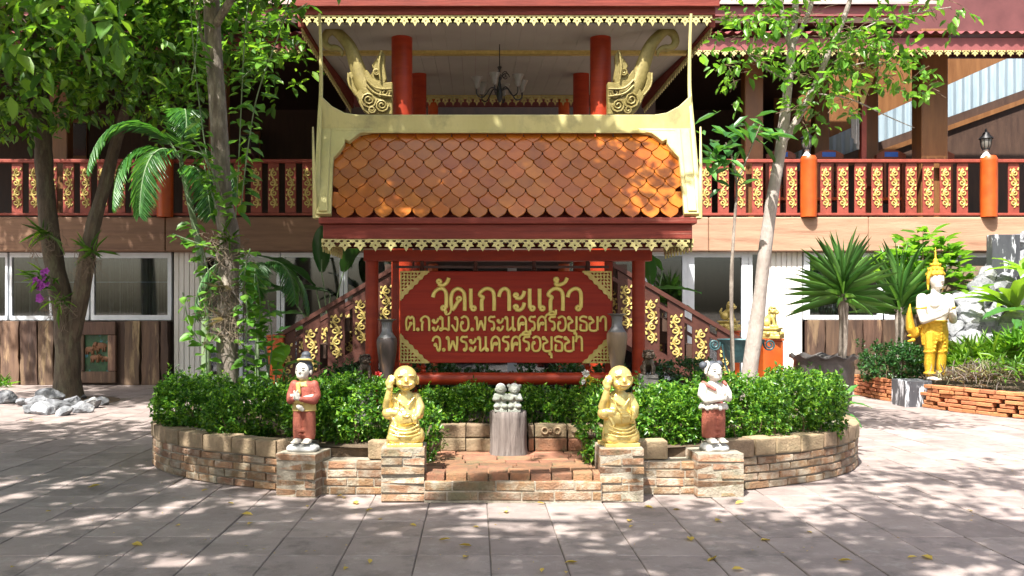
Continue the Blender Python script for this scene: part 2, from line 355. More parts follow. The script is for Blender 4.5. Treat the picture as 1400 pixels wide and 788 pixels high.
M['lampglass'] = mat('lamp_glass', (.19, .18, .16), rough=.3)
M['sheet'] = mat('pale_blue_sheet', (.34, .42, .47), (.20, .28, .34), scale=2, rough=.4, stretch=(6, 1, .4))
M['petal'] = mat('orchid_petal', (.38, .05, .42), (.25, .03, .30), scale=30, rough=.6)
M['yellow'] = mat('yellow_petal', (.78, .62, .05), rough=.6)
M['whitepetal'] = mat('white_petal', (.82, .80, .76), rough=.6)
M['redpetal'] = mat('red_petal', (.65, .06, .05), rough=.6)
def glassmat(name, tint, fac):
    m, t, b = mk(name); L = t.links.new
    g = nd(t, 'ShaderNodeBsdfGlossy'); g.inputs['Roughness'].default_value = 0.03; g.inputs['Color'].default_value = (.9, .95, 1, 1)
    tr = nd(t, 'ShaderNodeBsdfTransparent'); tr.inputs['Color'].default_value = (*tint, 1)
    fr = nd(t, 'ShaderNodeFresnel'); fr.inputs['IOR'].default_value = 1.5
    ad = nd(t, 'ShaderNodeMath', operation='ADD'); ad.inputs[1].default_value = fac; L(fr.outputs[0], ad.inputs[0])
    ms = nd(t, 'ShaderNodeMixShader'); L(ad.outputs[0], ms.inputs['Fac']); L(tr.outputs[0], ms.inputs[1]); L(g.outputs[0], ms.inputs[2])
    L(ms.outputs[0], t.nodes['Material Output'].inputs['Surface']); return m
M['glass'] = glassmat('window_glass', (.72, .78, .80), .06)
M['leaf_hedge'] = leafmat('hedge_leaf', (.018, .070, .010), (.070, .195, .022), (.24, .43, .05), rough=.34)
M['leaf_tree'] = leafmat('tree_leaf', (.036, .105, .015), (.085, .21, .026), (.20, .36, .045), rough=.4, trans=.46)
M['leaf_dark'] = leafmat('dark_leaf', (.012, .05, .014), (.026, .085, .022), (.055, .14, .035), rough=.3, trans=.25)
M['leaf_vine'] = leafmat('vine_leaf', (.06, .17, .02), (.11, .27, .035), (.2, .40, .06), rough=.36, trans=.42)
M['leaf_palm'] = leafmat('palm_leaf', (.03, .11, .025), (.055, .17, .04), (.10, .25, .06), rough=.35, trans=.35)
M['leaf_sword'] = leafmat('sword_leaf', (.05, .15, .03), (.09, .22, .05), (.16, .32, .08), rough=.35, trans=.3)
M['leaf_light'] = leafmat('fern_leaf', (.09, .2, .03), (.17, .33, .04), (.28, .45, .06), rough=.4, trans=.4)
M['leaf_dry'] = leafmat('dry_leaf', (.42, .24, .04), (.5, .36, .07), (.45, .42, .12), rough=.6, trans=.25)
M['leaf_grey'] = leafmat('greyish_leaf', (.14, .12, .11), (.24, .2, .18), (.30, .33, .16), rough=.6, trans=.25)
M['aroot'] = mat('pale_roots', (.24, .185, .13), (.13, .10, .07), rough=.9)
M['greenstem'] = mat('green_stem', (.22, .30, .16), (.12, .18, .09), scale=8, rough=.6, stretch=(1, 1, 2))
# ================================================================ ground and pavement
def kind(o, k): o['kind'] = k; return o
kind(obj('ground', MB().box2((-300, -300, -.5), (300, 400, -.06)), M['earth']), 'structure')
pav = kind(obj('pavement', MB().box2((-18, -14, -.055), (18, 18.2, -.010)), M['joint']), 'structure')
TS = 0.448
def tile_mesh(i):
    me = bbox_mesh('tile', (TS - .007, TS - .007, .03), .004)
    return me
TM = [tile_mesh(0)]; TM[0].materials.append(M['tile'])
far = MB(); near = []
EC = Vector((.29, 9.35)); EA, EB = 3.47, 2.1
for j in range(-40, 60):
    for i in range(-42, 42):
        x = .09 + (i + .5) * TS; y = 6.92 + (j + .5) * TS
        if y < -13 or y > 18 or abs(x) > 17.5: continue
        if ((x - EC.x) / (EA - .35)) ** 2 + ((y - EC.y) / (EB - .35)) ** 2 < 1: continue
        px = VX + F * x / max(y, .1); seen = y > 4.95 and -40 < px < 1440
        if abs(px) < 100000 and math.hypot((x + 6.6) / .75, (y - 15.0) / .75) < 1: continue
        near.append((y, x)) if seen else far.box((x, y, -.010 + random.uniform(-.0015, .0015)), (TS - .007, TS - .007, .02))
near.sort()
for k, (y, x) in enumerate(near):
    z = random.uniform(-.005, .0015)
    if k < 295:
        obj('tile', TM[0], None, pav, (x, y, z - .015), (random.uniform(-.004, .004), random.uniform(-.004, .004), random.uniform(-.002, .002)))
    else: far.box((x, y, z - .010), (TS - .007, TS - .007, .02), random.uniform(-.002, .002))
kind(obj('tile_field', far, M['tile_far'], pav), 'stuff')

# ================================================================ round planter of old brick
def ell(t): return Vector((EC.x + EA * math.sin(t), EC.y - EB * math.cos(t), 0))
def ell_walk(t0, t1, lens, off=0.0):
    """pieces along the ellipse between angles t0..t1; lens() gives each piece's length; yields centre, heading, length"""
    ts = np.linspace(t0, t1, 1500); pts = [ell(t) for t in ts]; s = [0]
    for a, b in zip(pts[:-1], pts[1:]): s.append(s[-1] + (b - a).length)
    pos = 0.0; out = []
    while pos < s[-1] - .05:
        l = lens(); e = min(pos + l, s[-1])
        def at(q):
            k = min(max(int(np.searchsorted(s, q)), 1), len(s) - 1); return pts[k]
        a, b = at(pos), at(e); d = b - a
        if d.length > .03: out.append(((a + b) / 2, math.atan2(d.y, d.x), d.length))
        pos = e
    return out
planter = thing('planter_bed', 'round raised planter bed of old plastered brick around the sign shelter', 'planter', (EC.x, EC.y, 0))
core = MB()
n = 120
ring = [(ell(2 * PI * k / n) - Vector((*EC, 0))) for k in range(n)]
for k in range(n):
    a, b = ring[k], ring[(k + 1) % n]
    t = 2 * PI * (k + .5) / n; t = t - 2 * PI if t > PI else t
    if abs(t) < R(29.5): continue
    def q(p, s, z): return Vector((EC.x + p.x * s, EC.y + p.y * s, z))
    so_, si_ = 1.0095, .925
    core.add([q(a, so_, 0), q(b, so_, 0), q(b, so_, .40), q(a, so_, .40), q(a, si_, 0), q(b, si_, 0), q(b, si_, .40), q(a, si_, .40)],
             [(0, 1, 2, 3), (3, 2, 6, 7), (4, 7, 6, 5)])
obj('mortar_wall', core, M['mortar'], planter)
BR = [bbox_mesh('brick', (1, .09, .056), .006, .004) for _ in range(5)]
for m_ in BR: m_.materials.append(M['brick'])
CPB = [bbox_mesh('cap_block', (1, .17, .135), .014, .006, seg=2) for _ in range(5)]
for m_ in CPB: m_.materials.append(M['cap'])
for sgn in (-1, 1):
    for c in range(4):
        first = [True]
        def ln():
            if first[0]: first[0] = False; return .12 if c % 2 else .23
            return random.uniform(.19, .26)
        for ctr, hd, l in ell_walk(sgn * R(29.5), sgn * R(112), ln):
            o = obj('brick', random.choice(BR), None, planter, (ctr.x, ctr.y, .034 + c * .068 + random.uniform(-.003, .003)), (0, random.uniform(-.012, .012), hd + random.uniform(-.015, .015)), (max(.05, l - .014), 1, 1))
    for ctr, hd, l in ell_walk(sgn * R(29.5), sgn * R(112), lambda: random.uniform(.2, .36)):
        inw = (Vector((*EC, 0)) - ctr).normalized() * .035
        obj('cap_block', random.choice(CPB), None, planter, (ctr.x + inw.x, ctr.y + inw.y, .346 + random.uniform(-.006, .006)), (random.uniform(-.02, .02), random.uniform(-.02, .02), hd + random.uniform(-.03, .03)), (max(.08, l - .012), 1, random.uniform(.96, 1.08)))
soil = MB()
sr = [Vector((EC.x + p.x * .93, EC.y + p.y * .93, .355)) for p in ring]
for k in range(n):
    a, b = sr[k], sr[(k + 1) % n]
    ins = lambda p: Vector((p.x, max(p.y, 8.55) if abs(p.x - EC.x) < 1.15 else max(p.y, 7.55), p.z))
    soil.add([ins(a), ins(b), Vector((EC.x, EC.y, .385))], [(0, 1, 2)])
obj('soil', soil, M['earth'], planter)

# recessed wall stretches between the pedestals
def brick_run(parent, x0, x1, y, z0, rows, hgt=.068, depth=.1, mt='brick', bl=(.19, .26), proud=0.0):
    for c in range(rows):
        x = x0 - (random.uniform(.05, .12))
        while x < x1 - .02:
            l = random.uniform(*bl); a, b = max(x, x0), min(x + l, x1)
            if b - a > .04:
                o = obj('brick', random.choice(BR), None, parent, ((a + b) / 2, y + depth / 2 - .045 + random.uniform(-.004, .004) - proud, z0 + hgt * (c + .5)), (0, random.uniform(-.01, .01), random.uniform(-.012, .012)), (b - a - .012, depth / .09, (hgt - .012) / .056))
                if mt != 'brick': o.material_slots[0].link = 'OBJECT'; o.material_slots[0].material = M[mt]
            x += l
for sgn in (-1, 1):
    xa, xb = sorted((EC.x + sgn * 1.02, EC.x + sgn * 1.64))
    m_ = MB().box2((xa, 7.392, 0), (xb, 7.62, .268)); obj('mortar_wall', m_, M['mortar'], planter)
    brick_run(planter, xa, xb, 7.43, .0, 4)
    obj('soil', MB().box2((xa, 7.622, .1), (xb, 8.6, .345)), M['earth'], planter)
    cb = bbox_mesh('cap_block', (.30, .17, .15), .012, .006, seg=2); cb.materials.append(M['cap'])
    obj('cap_block', cb, None, planter, ((-.72 if sgn < 0 else 1.42), 7.52, .35), (0, 0, .03 * sgn))
# centre step: two courses of brick, a row of bricks on edge, paving bricks and a low back wall
x0, x1 = P(580, 0, 7.1).x, P(822, 0, 7.1).x
obj('mortar_wall', MB().box2((x0, 7.082, 0), (x1, 7.3, .160)), M['mortar'], planter)
obj('mortar_wall', MB().box2((x0 - .1, 7.3, 0), (x1 + .1, 8.5, .150)), M['mortar'], planter)
brick_run(planter, x0, x1, 7.12, .012, 2, hgt=.078, bl=(.24, .34))
x = x0
EDG = [bbox_mesh('brick', (1, .19, .085), .014, .007, seg=2) for _ in range(4)]
for m_ in EDG: m_.materials.append(M['brick_moss'])
while x < x1 - .05:
    l = min(random.uniform(.155, .175), x1 - x)
    obj('brick', random.choice(EDG), None, planter, (x + l / 2, 7.225 + random.uniform(-.008, .008), .182 + random.uniform(-.006, .006)), (random.uniform(-.05, .05), random.uniform(-.03, .03), random.uniform(-.03, .03)), (l - .010, 1, 1)); x += l
y = 7.33
while y < 8.42:
    x = x0 - random.uniform(0, .2); d = .16
    while x < x1 + .08:
        l = random.uniform(.28, .36); a, b = max(x, x0 - .08), min(x + l, x1 + .08)
        if b - a > .05: obj('brick', random.choice(EDG), None, planter, ((a + b) / 2, y + d / 2, .145 + random.uniform(-.005, .005)), (random.uniform(-.02, .02), random.uniform(-.015, .015), random.uniform(-.012, .012)), (b - a - .008, .80, 1))
        x += l
    y += d
RB = [bbox_mesh('cap_block', (1, .16, .118), .012, .005, seg=2) for _ in range(3)]
for m_ in RB: m_.materials.append(M['cap'])
back_x = [(585, 637), (637, 672), (722, 730), (731, 775), (776, 826)]
for c in range(2):
    for a, b in back_x:
        xa, xb = P(a, 0, 8.45).x, P(b, 0, 8.45).x
        o = obj('cap_block', random.choice(RB), None, planter, ((xa + xb) / 2, 8.49 + c * .02, .19 + .061 + c * .123), (0, random.uniform(-.012, .012), random.uniform(-.02, .02)), (xb - xa - .008, 1, 1))
        if c == 0 or a < 700: o.material_slots[0].link = 'OBJECT'; o.material_slots[0].material = M['brick_moss'] if a > 700 else M['mossblock'] if 'mossblock' in M else M['cap']
rg = MB()                                            # carved rings on one block of the back wall
for px_ in (745, 752.5, 762):
    c_ = P(px_, 589, 8.42); r_ = .028 if px_ != 752.5 else .012
    rg.tube([c_ + Vector((math.cos(2 * PI * k / 14) * r_, 0, math.sin(2 * PI * k / 14) * r_)) for k in range(15)], .009, 5)
obj('carved_ring', rg, M['cap'], planter)

# ================================================================ brick pedestals
def pedestal(label, x, y, wd, dp, rows, rz, hgt=.07):
    t = thing('brick_pedestal', label, 'pedestal', (x, y, 0), 'brick pedestals along the planter front', rz)
    mb = MB().box((x, y, rows * hgt / 2), (wd - .013, dp - .013, rows * hgt - .004), rz); obj('mortar_core', mb, M['mortar'], t)
    for c in range(rows):
        cuts = [0, .5, 1] if c % 2 == 0 else [0, random.choice((.32, .66, .72)), 1]
        if random.random() < .3: cuts = [0, 1]
        for a, b in zip(cuts[:-1], cuts[1:]):
            lx = (-.5 + (a + b) / 2) * wd; l = (b - a) * wd
            off = Matrix.Rotation(rz, 3, 'Z') @ Vector((lx, random.uniform(-.006, .004), 0))
            obj('brick', random.choice(BR), None, t, (x + off.x, y + off.y, (c + .5) * hgt + random.uniform(-.002, .002)), (0, random.uniform(-.012, .012), rz + random.uniform(-.012, .012)), (l - .010, dp / .09, (hgt - .011) / .056))
    return t
PED = {}
def ped_at(key, label, px0, px1, base_y, rows, rz):
    Y = H * F / (base_y - VY); wd = S(px1 - px0, Y); x = P((px0 + px1) / 2, 0, Y).x
    PED[key] = Vector((x, Y + wd / 2, rows * .07)); pedestal(label, x, Y + wd / 2, wd, wd, rows, rz)
ped_at('a', 'brick pedestal under the woman statue in a red jacket', 381, 440, 680.5, 5, R(-13))
ped_at('b', 'brick pedestal under the golden monk statue left of the step', 520, 581, 687, 6, 0)
ped_at('c', 'brick pedestal under the golden monk statue right of the step', 820, 881, 687, 6, 0)
ped_at('d', 'brick pedestal under the girl statue with hair buns', 951, 1017, 680.5, 5, R(3))

# ================================================================ sign shelter
shx = .297; HWD = 1.765; FL = .07                    # FL: how much wider each side is at the ridge
sh = thing('sign_shelter', 'red wooden sign shelter with steep orange tiled roof and gold trim', 'shelter', (shx, 9.2, .36))
def rodpost(name, x, y, z0, z1, r, m, parent, seg=20):
    mb = MB().lathe([(r, z0), (r, z0 + (z1 - z0) * .33), (r * 1.0, z0 + (z1 - z0) * .66), (r, z1)], seg, (x, y, 0)); return obj(name, mb, m, parent)
YB = 9.2
for px_ in (508.5, 873):
    rodpost('post', P(px_, 0, YB).x, YB, .30, P(0, 343, YB).z, .066, M['red'], sh)
for px_ in (541, 832):
    obj('post', MB().box2(P(px_ - 4.5, 350, YB + .09), P(px_ + 4.5, 545, YB + .15)), M['red'], sh)
# base rail, round, with turned knobs
a, b = P(500, 518, YB - .02), P(880, 518, YB - .02)
obj('base_rail', MB().tube([lerp(a, b, k / 6) for k in range(7)], .063, 18), M['red'], sh)
for px_ in (578.5, 803.5):
    c_ = P(px_, 509, YB); obj('turned_peg', MB().lathe([(.02, 0), (.032, .02), (.02, .04), (.034, .06), (.02, .08), (.018, .12)], 12, c_ - Vector((0, 0, .01))), M['red'], sh)
for px_ in (577, 650, 730, 803):
    c_ = P(px_, 371, YB); obj('turned_peg', MB().lathe([(.018, -.01), (.028, .02), (.018, .04), (.018, .10)], 10, c_), M['railbrown'], sh)
obj('cross_beam', MB().box2(P(497, 342, YB - .09), P(887, 358, YB + .09)), M['red'], sh)
obj('cross_rail', MB().box2(P(541, 363.5, YB + .02), P(832, 367, YB + .05)), M['railbrown'], sh)
# roof
e0 = Vector((shx, 8.5, P(0, 298, 8.5).z)); r0 = Vector((shx, 9.1, P(0, 181, 9.1).z))
U = (r0 - e0).normalized(); SL = (r0 - e0).length; NO = Vector((1, 0, 0)).cross(U).normalized()
if NO.y > 0: NO = -NO
dk = MB(); yb_ = 2 * r0.y - e0.y
dk.prism_x([(e0.y + .03, e0.z - .03), (r0.y, r0.z - .05), (yb_ - .03, e0.z - .03)], shx - HWD + .05, shx + HWD - .05)
obj('roof_deck', dk, M['fascia'], sh)
TW, EX = .1775, .1185
prof = [(-.5, .25), (-.47, .02), (-.36, -.17), (-.2, -.3), (-.08, -.39), (0, -.47), (.08, -.39), (.2, -.3), (.36, -.17), (.47, .02), (.5, .25), (.5, .75), (-.5, .75)]
tmb = MB().poly([(p[0] * (TW - .006), p[1] * TW) for p in prof], t=.015); tme = tmb.mesh('roof_tile'); bevel_mesh(tme, .003); tme.materials.append(M['rooftile'])
basis = Matrix((Vector((1, 0, 0)), -NO, U)).transposed()          # local x, y (thickness, away from viewer), z up the slope
rows = int(SL / EX) + 1
for rI in range(rows):
    s = .045 + rI * EX; off = 0 if rI % 2 else .5
    ncol = int((2 * HWD) / TW / 2) + 3
    for k in range(-ncol, ncol + 1):
        x = (k + off) * TW
        if abs(x) > HWD - .10 + FL * s / SL: continue
        c_ = e0 + U * s + NO * (.030 + random.uniform(-.0025, .0025)); c_.x = shx + x
        c_ = c_ + U * random.uniform(-.003, .003); rt = (basis @ Euler((R(-4.6 + random.uniform(-.7, .7)), random.uniform(-.02, .02), random.uniform(-.03, .03))).to_matrix()).to_euler()
        obj('roof_tile', tme, None, sh, c_, rt)
# verge boards lying on the roof edge, with a curled inner corner at the top
for sgn in (-1, 1):
    Wv = .145
    prof_v = [(0, -.02), (-Wv * .95, -.02), (-Wv * .97, SL * .5), (-Wv, SL * .62), (-Wv - .06, SL * .70), (-Wv - .105, SL * .79), (-Wv - .105, SL * .84), (-Wv - .15, SL * .815), (-Wv - .19, SL * .86), (-Wv - .25, SL * .915), (-Wv - .36, SL * .94), (-Wv - .42, SL * 1.0), (0, SL * 1.0)]
    pv = [(sgn * (p[0] + FL * p[1] / SL), p[1]) for p in prof_v]
    M4 = Matrix.Translation(Vector((shx + sgn * HWD, e0.y, e0.z)) + NO * .062) @ basis.to_4x4()
    obj('verge_board', bevel_mesh(MB().poly(pv, t=.05, M=M4).mesh('verge_board'), .005), M['palegold'], sh)
    pv2 = [(sgn * (-Wv * .15), 0), (sgn * (-Wv * .72), 0), (sgn * (-Wv * .80 + FL * .95), SL * .95), (sgn * (-Wv * .15 + FL * .95), SL * .95)]
    M5 = Matrix.Translation(Vector((shx + sgn * HWD, e0.y, e0.z)) + NO * .096) @ basis.to_4x4()
    obj('verge_moulding', bevel_mesh(MB().poly(pv2, t=.02, M=M5).mesh('verge_moulding'), .006), M['palegold'], sh)
    # upright gable finial and the thin flared eave finial outside it
    xo = shx + sgn * (HWD + .015)
    fp = [P(650, 299, 8.45), P(650, 240, 8.62), P(650, 165, 8.95), P(650, 120, 9.08), P(650, 60, 9.1), P(650, 19, 9.1)]
    lean = (.02, .02 - FL * .35, .02 - FL * .9, .02 - FL, .012 - FL, -FL)
    pts = [Vector((xo - sgn * l, p.y, p.z)) for p, l in zip(fp, lean)]
    obj('gable_finial', MB().tube(catmull(pts, 6), [lerp(.022, .009, (k / 30) ** .7) for k in range(31)], 8, 1.5, up=(1, 0, 0)), M['palegold'], sh)
    pts = [Vector((xo + sgn * d, p.y, p.z)) for p, d in ((P(650, 298, 8.46), .0), (P(650, 260, 8.46), .006), (P(650, 220, 8.55), .03), (P(650, 174, 8.68), .06))]
    obj('eave_finial', MB().tube(catmull(pts, 6), [lerp(.017, .006, k / 18) for k in range(19)], 8, 1.4, up=(1, 0, 0)), M['palegold'], sh)
# ridge board, curving up to the finials
rz0, rz1 = P(0, 183, 9.1).z, P(0, 159.5, 9.1).z
top = []
for k in range(31):
    u = -1 + 2 * k / 30; d = max(0, abs(u) - .80) / .20; top.append((shx + u * (HWD + FL), rz1 + .20 * d ** 2.1))
outer = [(shx - HWD - FL, rz0)] + [(shx + HWD + FL, rz0)] + top[::-1]
obj('ridge_board', bevel_mesh(MB().poly(outer, t=.10, M=Matrix.Translation((0, 9.06, 0))).mesh('ridge_board'), .008), M['palegold'], sh)
obj('ridge_moulding', MB().box2((shx - HWD + .1, 8.99, rz0 - .012), (shx + HWD - .1, 9.06, rz0 + .012)), M['palegold'], sh)
# eave boards
for (ya, yb, dp0, inset) in ((297.5, 306, 8.40, 0), (306.6, 327, 8.44, .035)):
    z1, z0 = P(0, ya, dp0).z, P(0, yb, dp0).z
    for (y0_, y1_) in ((dp0, dp0 + .05), (2 * 9.1 - dp0 - .05, 2 * 9.1 - dp0)):
        obj('eave_board', bevel_mesh(MB().box2((shx - HWD + .025 + inset, y0_, z0), (shx + HWD - .025 - inset, y1_, z1)).mesh('eave_board'), .006), M['fascia'], sh)
    for sx in (-1, 1):
        xx = shx + sx * (HWD - inset - .05); obj('eave_board', MB().box2((xx - .024, dp0 + .052, z0), (xx + .024, 2 * 9.1 - dp0 - .052, z1 - .003)), M['fascia'], sh)
obj('soffit', MB().box2((shx - HWD + .08, 8.5, P(0, 320, 8.44).z), (shx + HWD - .08, 9.7, P(0, 320, 8.44).z + .02)), M['railbrown'], sh)
# gold fringe pieces, one by one
def circ(cx, cz, rx, rz_, n=10): return [(cx + rx * math.cos(2 * PI * k / n), cz + rz_ * math.sin(2 * PI * k / n)) for k in range(n)]
fo = [(-.5, 0), (.5, 0), (.5, -.34), (.40, -.26), (.28, -.36), (.42, -.62), (.18, -.64), (0, -1), (-.18, -.64), (-.42, -.62), (-.28, -.36), (-.40, -.26), (-.5, -.34)]
FRW, FRH = .1425, .118
def fringe_mesh(w_, h_):
    fm = MB().poly([(x * w_ * .995, z * h_) for x, z in fo], [[(x * w_, z * h_) for x, z in circ(sx * .22, -.19, .13, .085)] for sx in (-1, 1)] + [[(x * w_, z * h_) for x, z in circ(0, -.52, .075, .075, 8)]], t=.016)
    me = fm.mesh('fringe_ornament'); me.materials.append(M['palegold']); return me
FM = fringe_mesh(FRW, FRH)
def fringe(parent, x0, x1, y, z, me=FM, w_=FRW):
    nn = max(1, int(round((x1 - x0) / w_))); ww = (x1 - x0) / nn
    for k in range(nn): obj('fringe_ornament', me, None, parent, (x0 + (k + .5) * ww, y + random.uniform(-.002, .002), z), (random.uniform(-.03, .03), 0, 0), (ww / w_, 1, 1))
fringe(sh, P(440, 0, 8.45).x, P(943, 0, 8.45).x, 8.455, P(0, 326.5, 8.45).z)
for sx in (-1, 1):
    for k in range(9): obj('fringe_ornament', FM, None, sh, (shx + sx * (HWD - .05), 8.53 + k * FRW, P(0, 326.5, 8.45).z), (0, 0, PI / 2))

# ================================================================ sign board with raised Thai letters
YS = YB - .045
bx0, bx1, bz0, bz1 = P(547, 0, YS).x, P(836, 0, YS).x, P(0, 496.5, YS).z, P(0, 371, YS).z
sb = thing('sign_board', 'red wooden sign board with three lines of raised gold Thai lettering', 'sign', ((bx0 + bx1) / 2, YS, bz0))
obj('panel', bevel_mesh(MB().box2((bx0, YS, bz0), (bx1, YS + .05, bz1)).mesh('panel'), .006), M['redh'], sb)
def loop(cx, cz, r=.085, a0=0.0): return [(cx + r * math.cos(a0 + 2 * PI * k / 10), cz + r * math.sin(a0 + 2 * PI * k / 10)) for k in range(11)]
G = {
 'ว': (.70, [[(.02, .60), (.09, .82), (.27, .97), (.46, .96), (.57, .80), (.59, .5), (.58, .14)], loop(.47, .12, .085)]),
 'ด': (.82, [[(.66, 0), (.66, .55), (.60, .84), (.38, .98), (.16, .84), (.08, .5), (.13, .03)], [(.13, .03), (.24, .16), (.35, .36), (.43, .45)], loop(.42, .53, .08)]),
 'เ': (.42, [[(.10, .98), (.10, .5), (.11, .12)], loop(.21, .11, .085)]),
 'ก': (.84, [[(.14, 0), (.14, .45), (.20, .60), (.05, .70), (.14, .88), (.36, .99), (.58, .90), (.66, .65), (.66, 0)]]),
 'า': (.60, [[(.02, .62), (.09, .86), (.24, .98), (.38, .93), (.45, .75), (.46, 0)]]),
 'ะ': (.62, [loop(.14, .17, .075), [(.12, .06), (.30, .03), (.44, .16), (.50, .36)], loop(.14, .69, .075), [(.12, .58), (.30, .55), (.44, .68), (.50, .88)]]),
 'ั': (0, [loop(-.42, 1.30, .075), [(-.46, 1.18), (-.28, 1.13), (-.10, 1.24), (-.01, 1.46)]]),
 '้': (0, [loop(-.46, 1.38, .07), [(-.40, 1.32), (-.48, 1.18), (-.30, 1.16), (-.10, 1.26), (.0, 1.46)]]),
 'ต': (.82, [[(.66, 0), (.66, .55), (.62, .86), (.50, .97), (.38, .84), (.26, .97), (.12, .84), (.07, .5), (.13, .03)], [(.13, .03), (.24, .16), (.35, .36), (.43, .43)], loop(.42, .50, .075)]),
 '.': (.30, [loop(.13, .10, .075)]),
 'ม': (.84, [loop(.06, .89, .085), [(.19, .92), (.20, .45), (.20, .12)], loop(.08, .10, .09), [(.18, .10), (.40, .16), (.66, .03)], [(.66, 1.0), (.66, .03)]]),
 'ง': (.62, [loop(.33, .88, .08), [(.43, .88), (.47, .5), (.40, .05), (.30, .03), (.16, .24), (.02, .42)]]),
 'อ': (.80, [loop(.19, .56, .075), [(.11, .52), (.09, .25), (.20, .04), (.45, .02), (.62, .18), (.66, .55), (.58, .87), (.35, .99), (.10, .86)]]),
 'พ': (.98, [loop(.10, .89, .075), [(.18, .90), (.20, .45), (.22, .03)], [(.22, .03), (.36, .36), (.48, .72)], [(.48, .72), (.60, .36), (.74, .03)], [(.74, .03), (.79, .5), (.80, 1.0)]]),
 'ร': (.64, [loop(.36, .11, .08), [(.47, .10), (.48, .42), (.40, .60), (.18, .66), (.09, .80), (.20, .96), (.38, .95), (.56, .99)]]),
 'น': (.92, [loop(.10, .89, .075), [(.19, .90), (.20, .45), (.20, .03)], [(.20, .03), (.36, .08), (.58, .28)], [(.60, 1.0), (.60, .5), (.60, .12)], loop(.70, .10, .08)]),
 'ค': (.82, [[(.66, 0), (.66, .55), (.60, .84), (.38, .98), (.16, .84), (.08, .5), (.12, 0)], [(.12, .03), (.18, .3), (.28, .52), (.36, .55)], loop(.43, .50, .08)]),
 'ศ': (.84, [[(.66, 0), (.66, .55), (.60, .84), (.38, .98), (.16, .84), (.08, .5), (.12, 0)], [(.12, .03), (.18, .3), (.28, .52), (.36, .55)], loop(.43, .50, .08), [(.58, .84), (.68, 1.02), (.80, 1.16)]]),
 'ี': (0, [[(-.66, 1.12), (-.52, 1.28), (-.32, 1.33), (-.12, 1.24), (-.06, 1.12)], [(-.66, 1.12), (-.36, 1.12), (-.06, 1.12)], [(-.07, 1.12), (-.06, 1.46)]]),
 'ย': (.82, [loop(.10, .88, .085), [(.18, .86), (.26, .78), (.36, .64), (.24, .56), (.09, .47), (.06, .26), (.13, .06), (.38, .0), (.62, .05)], [(.66, 1.0), (.66, .5), (.66, .05)]]),
 'ุ': (0, [loop(-.27, -.16, .065), [(-.18, -.14), (-.17, -.30), (-.17, -.46)]]),
 'ธ': (.74, [[(.62, .92), (.34, .99), (.12, .90), (.12, .72), (.40, .64), (.58, .52), (.60, .25), (.58, .05), (.36, .02), (.12, .05)], [(.12, .05), (.13, .30), (.20, .46)]]),
 'จ': (.72, [[(.05, .66), (.13, .88), (.33, .98), (.52, .88), (.58, .6), (.57, .2), (.50, .03), (.40, .12), (.34, .36)], loop(.25, .43, .08)]),
}
def ribbon(mb, pts, wd, hgt, M4, closed=False, lift=0.0):
    """raised bevelled stroke along a flat path (x, z); sits on y = 0, faces -y"""
    n = len(pts); cs = [(-.5, 0), (-.5, .62), (-.28, 1), (.28, 1), (.5, .62), (.5, 0)]; vs = []
    for i, p in enumerate(pts):
        a = pts[max(i - 1, 0)] if not closed else pts[i - 1 if i else n - 2]; b = pts[min(i + 1, n - 1)] if not closed else pts[i + 1 if i < n - 1 else 1]
        d = Vector((b[0] - a[0], b[1] - a[1])); d = d.normalized() if d.length > 1e-9 else Vector((1, 0)); nrm = Vector((-d.y, d.x))
        for u, h_ in cs: vs.append(M4 @ Vector((p[0] + nrm.x * u * wd, -(h_ * hgt + lift), p[1] + nrm.y * u * wd)))
    fs = [(i * 6 + k, i * 6 + k + 1, (i + 1) * 6 + k + 1, (i + 1) * 6 + k) for i in range(n - 1) for k in range(5)]
    if not closed: fs += [tuple(range(6)), tuple(range(n * 6 - 1, n * 6 - 7, -1))]
    mb.add(vs, fs)
def word(text, px0, px1, base, topy, stroke):
    xh = S(base - topy, YS); tot = sum(G[c][0] for c in text) - .12; sx = (P(px1, 0, YS).x - P(px0, 0, YS).x) / tot
    z0 = P(0, base, YS).z; x = P(px0, 0, YS).x
    for c in text:
        adv, strokes = G[c]; mb = MB()
        for q, st in enumerate(strokes):
            lp = len(st) == 11 and abs(st[0][0] - st[-1][0]) < 1e-6
            pts = [(x + p[0] * sx, z0 + p[1] * xh) for p in st]
            if not lp: pts = [(p.x, p.y) for p in catmull(pts, 5)]
            wd = stroke * xh * (.82 if lp else 1.0)
            ribbon(mb, pts, wd, .018, Matrix.Translation((0, YS + .001, 0)), lp, .0012 * q)
        obj('letter', mb, M['letter'], sb)
        x += adv * sx
def zx(v): return 530 + v / 4.375
def zy(v): return 355 + v / 4.375
word('วัดเกาะเเก้ว', zx(268), zx(1155), zy(307), zy(172), .172)
word('ต.กะมังอ.พระนครศรีอยุธยา', zx(105), zx(1306), zy(427), zy(340), .168)
word('จ.พระนครศรีอยุธยา', zx(265), zx(1163), zy(549), zy(460), .168)
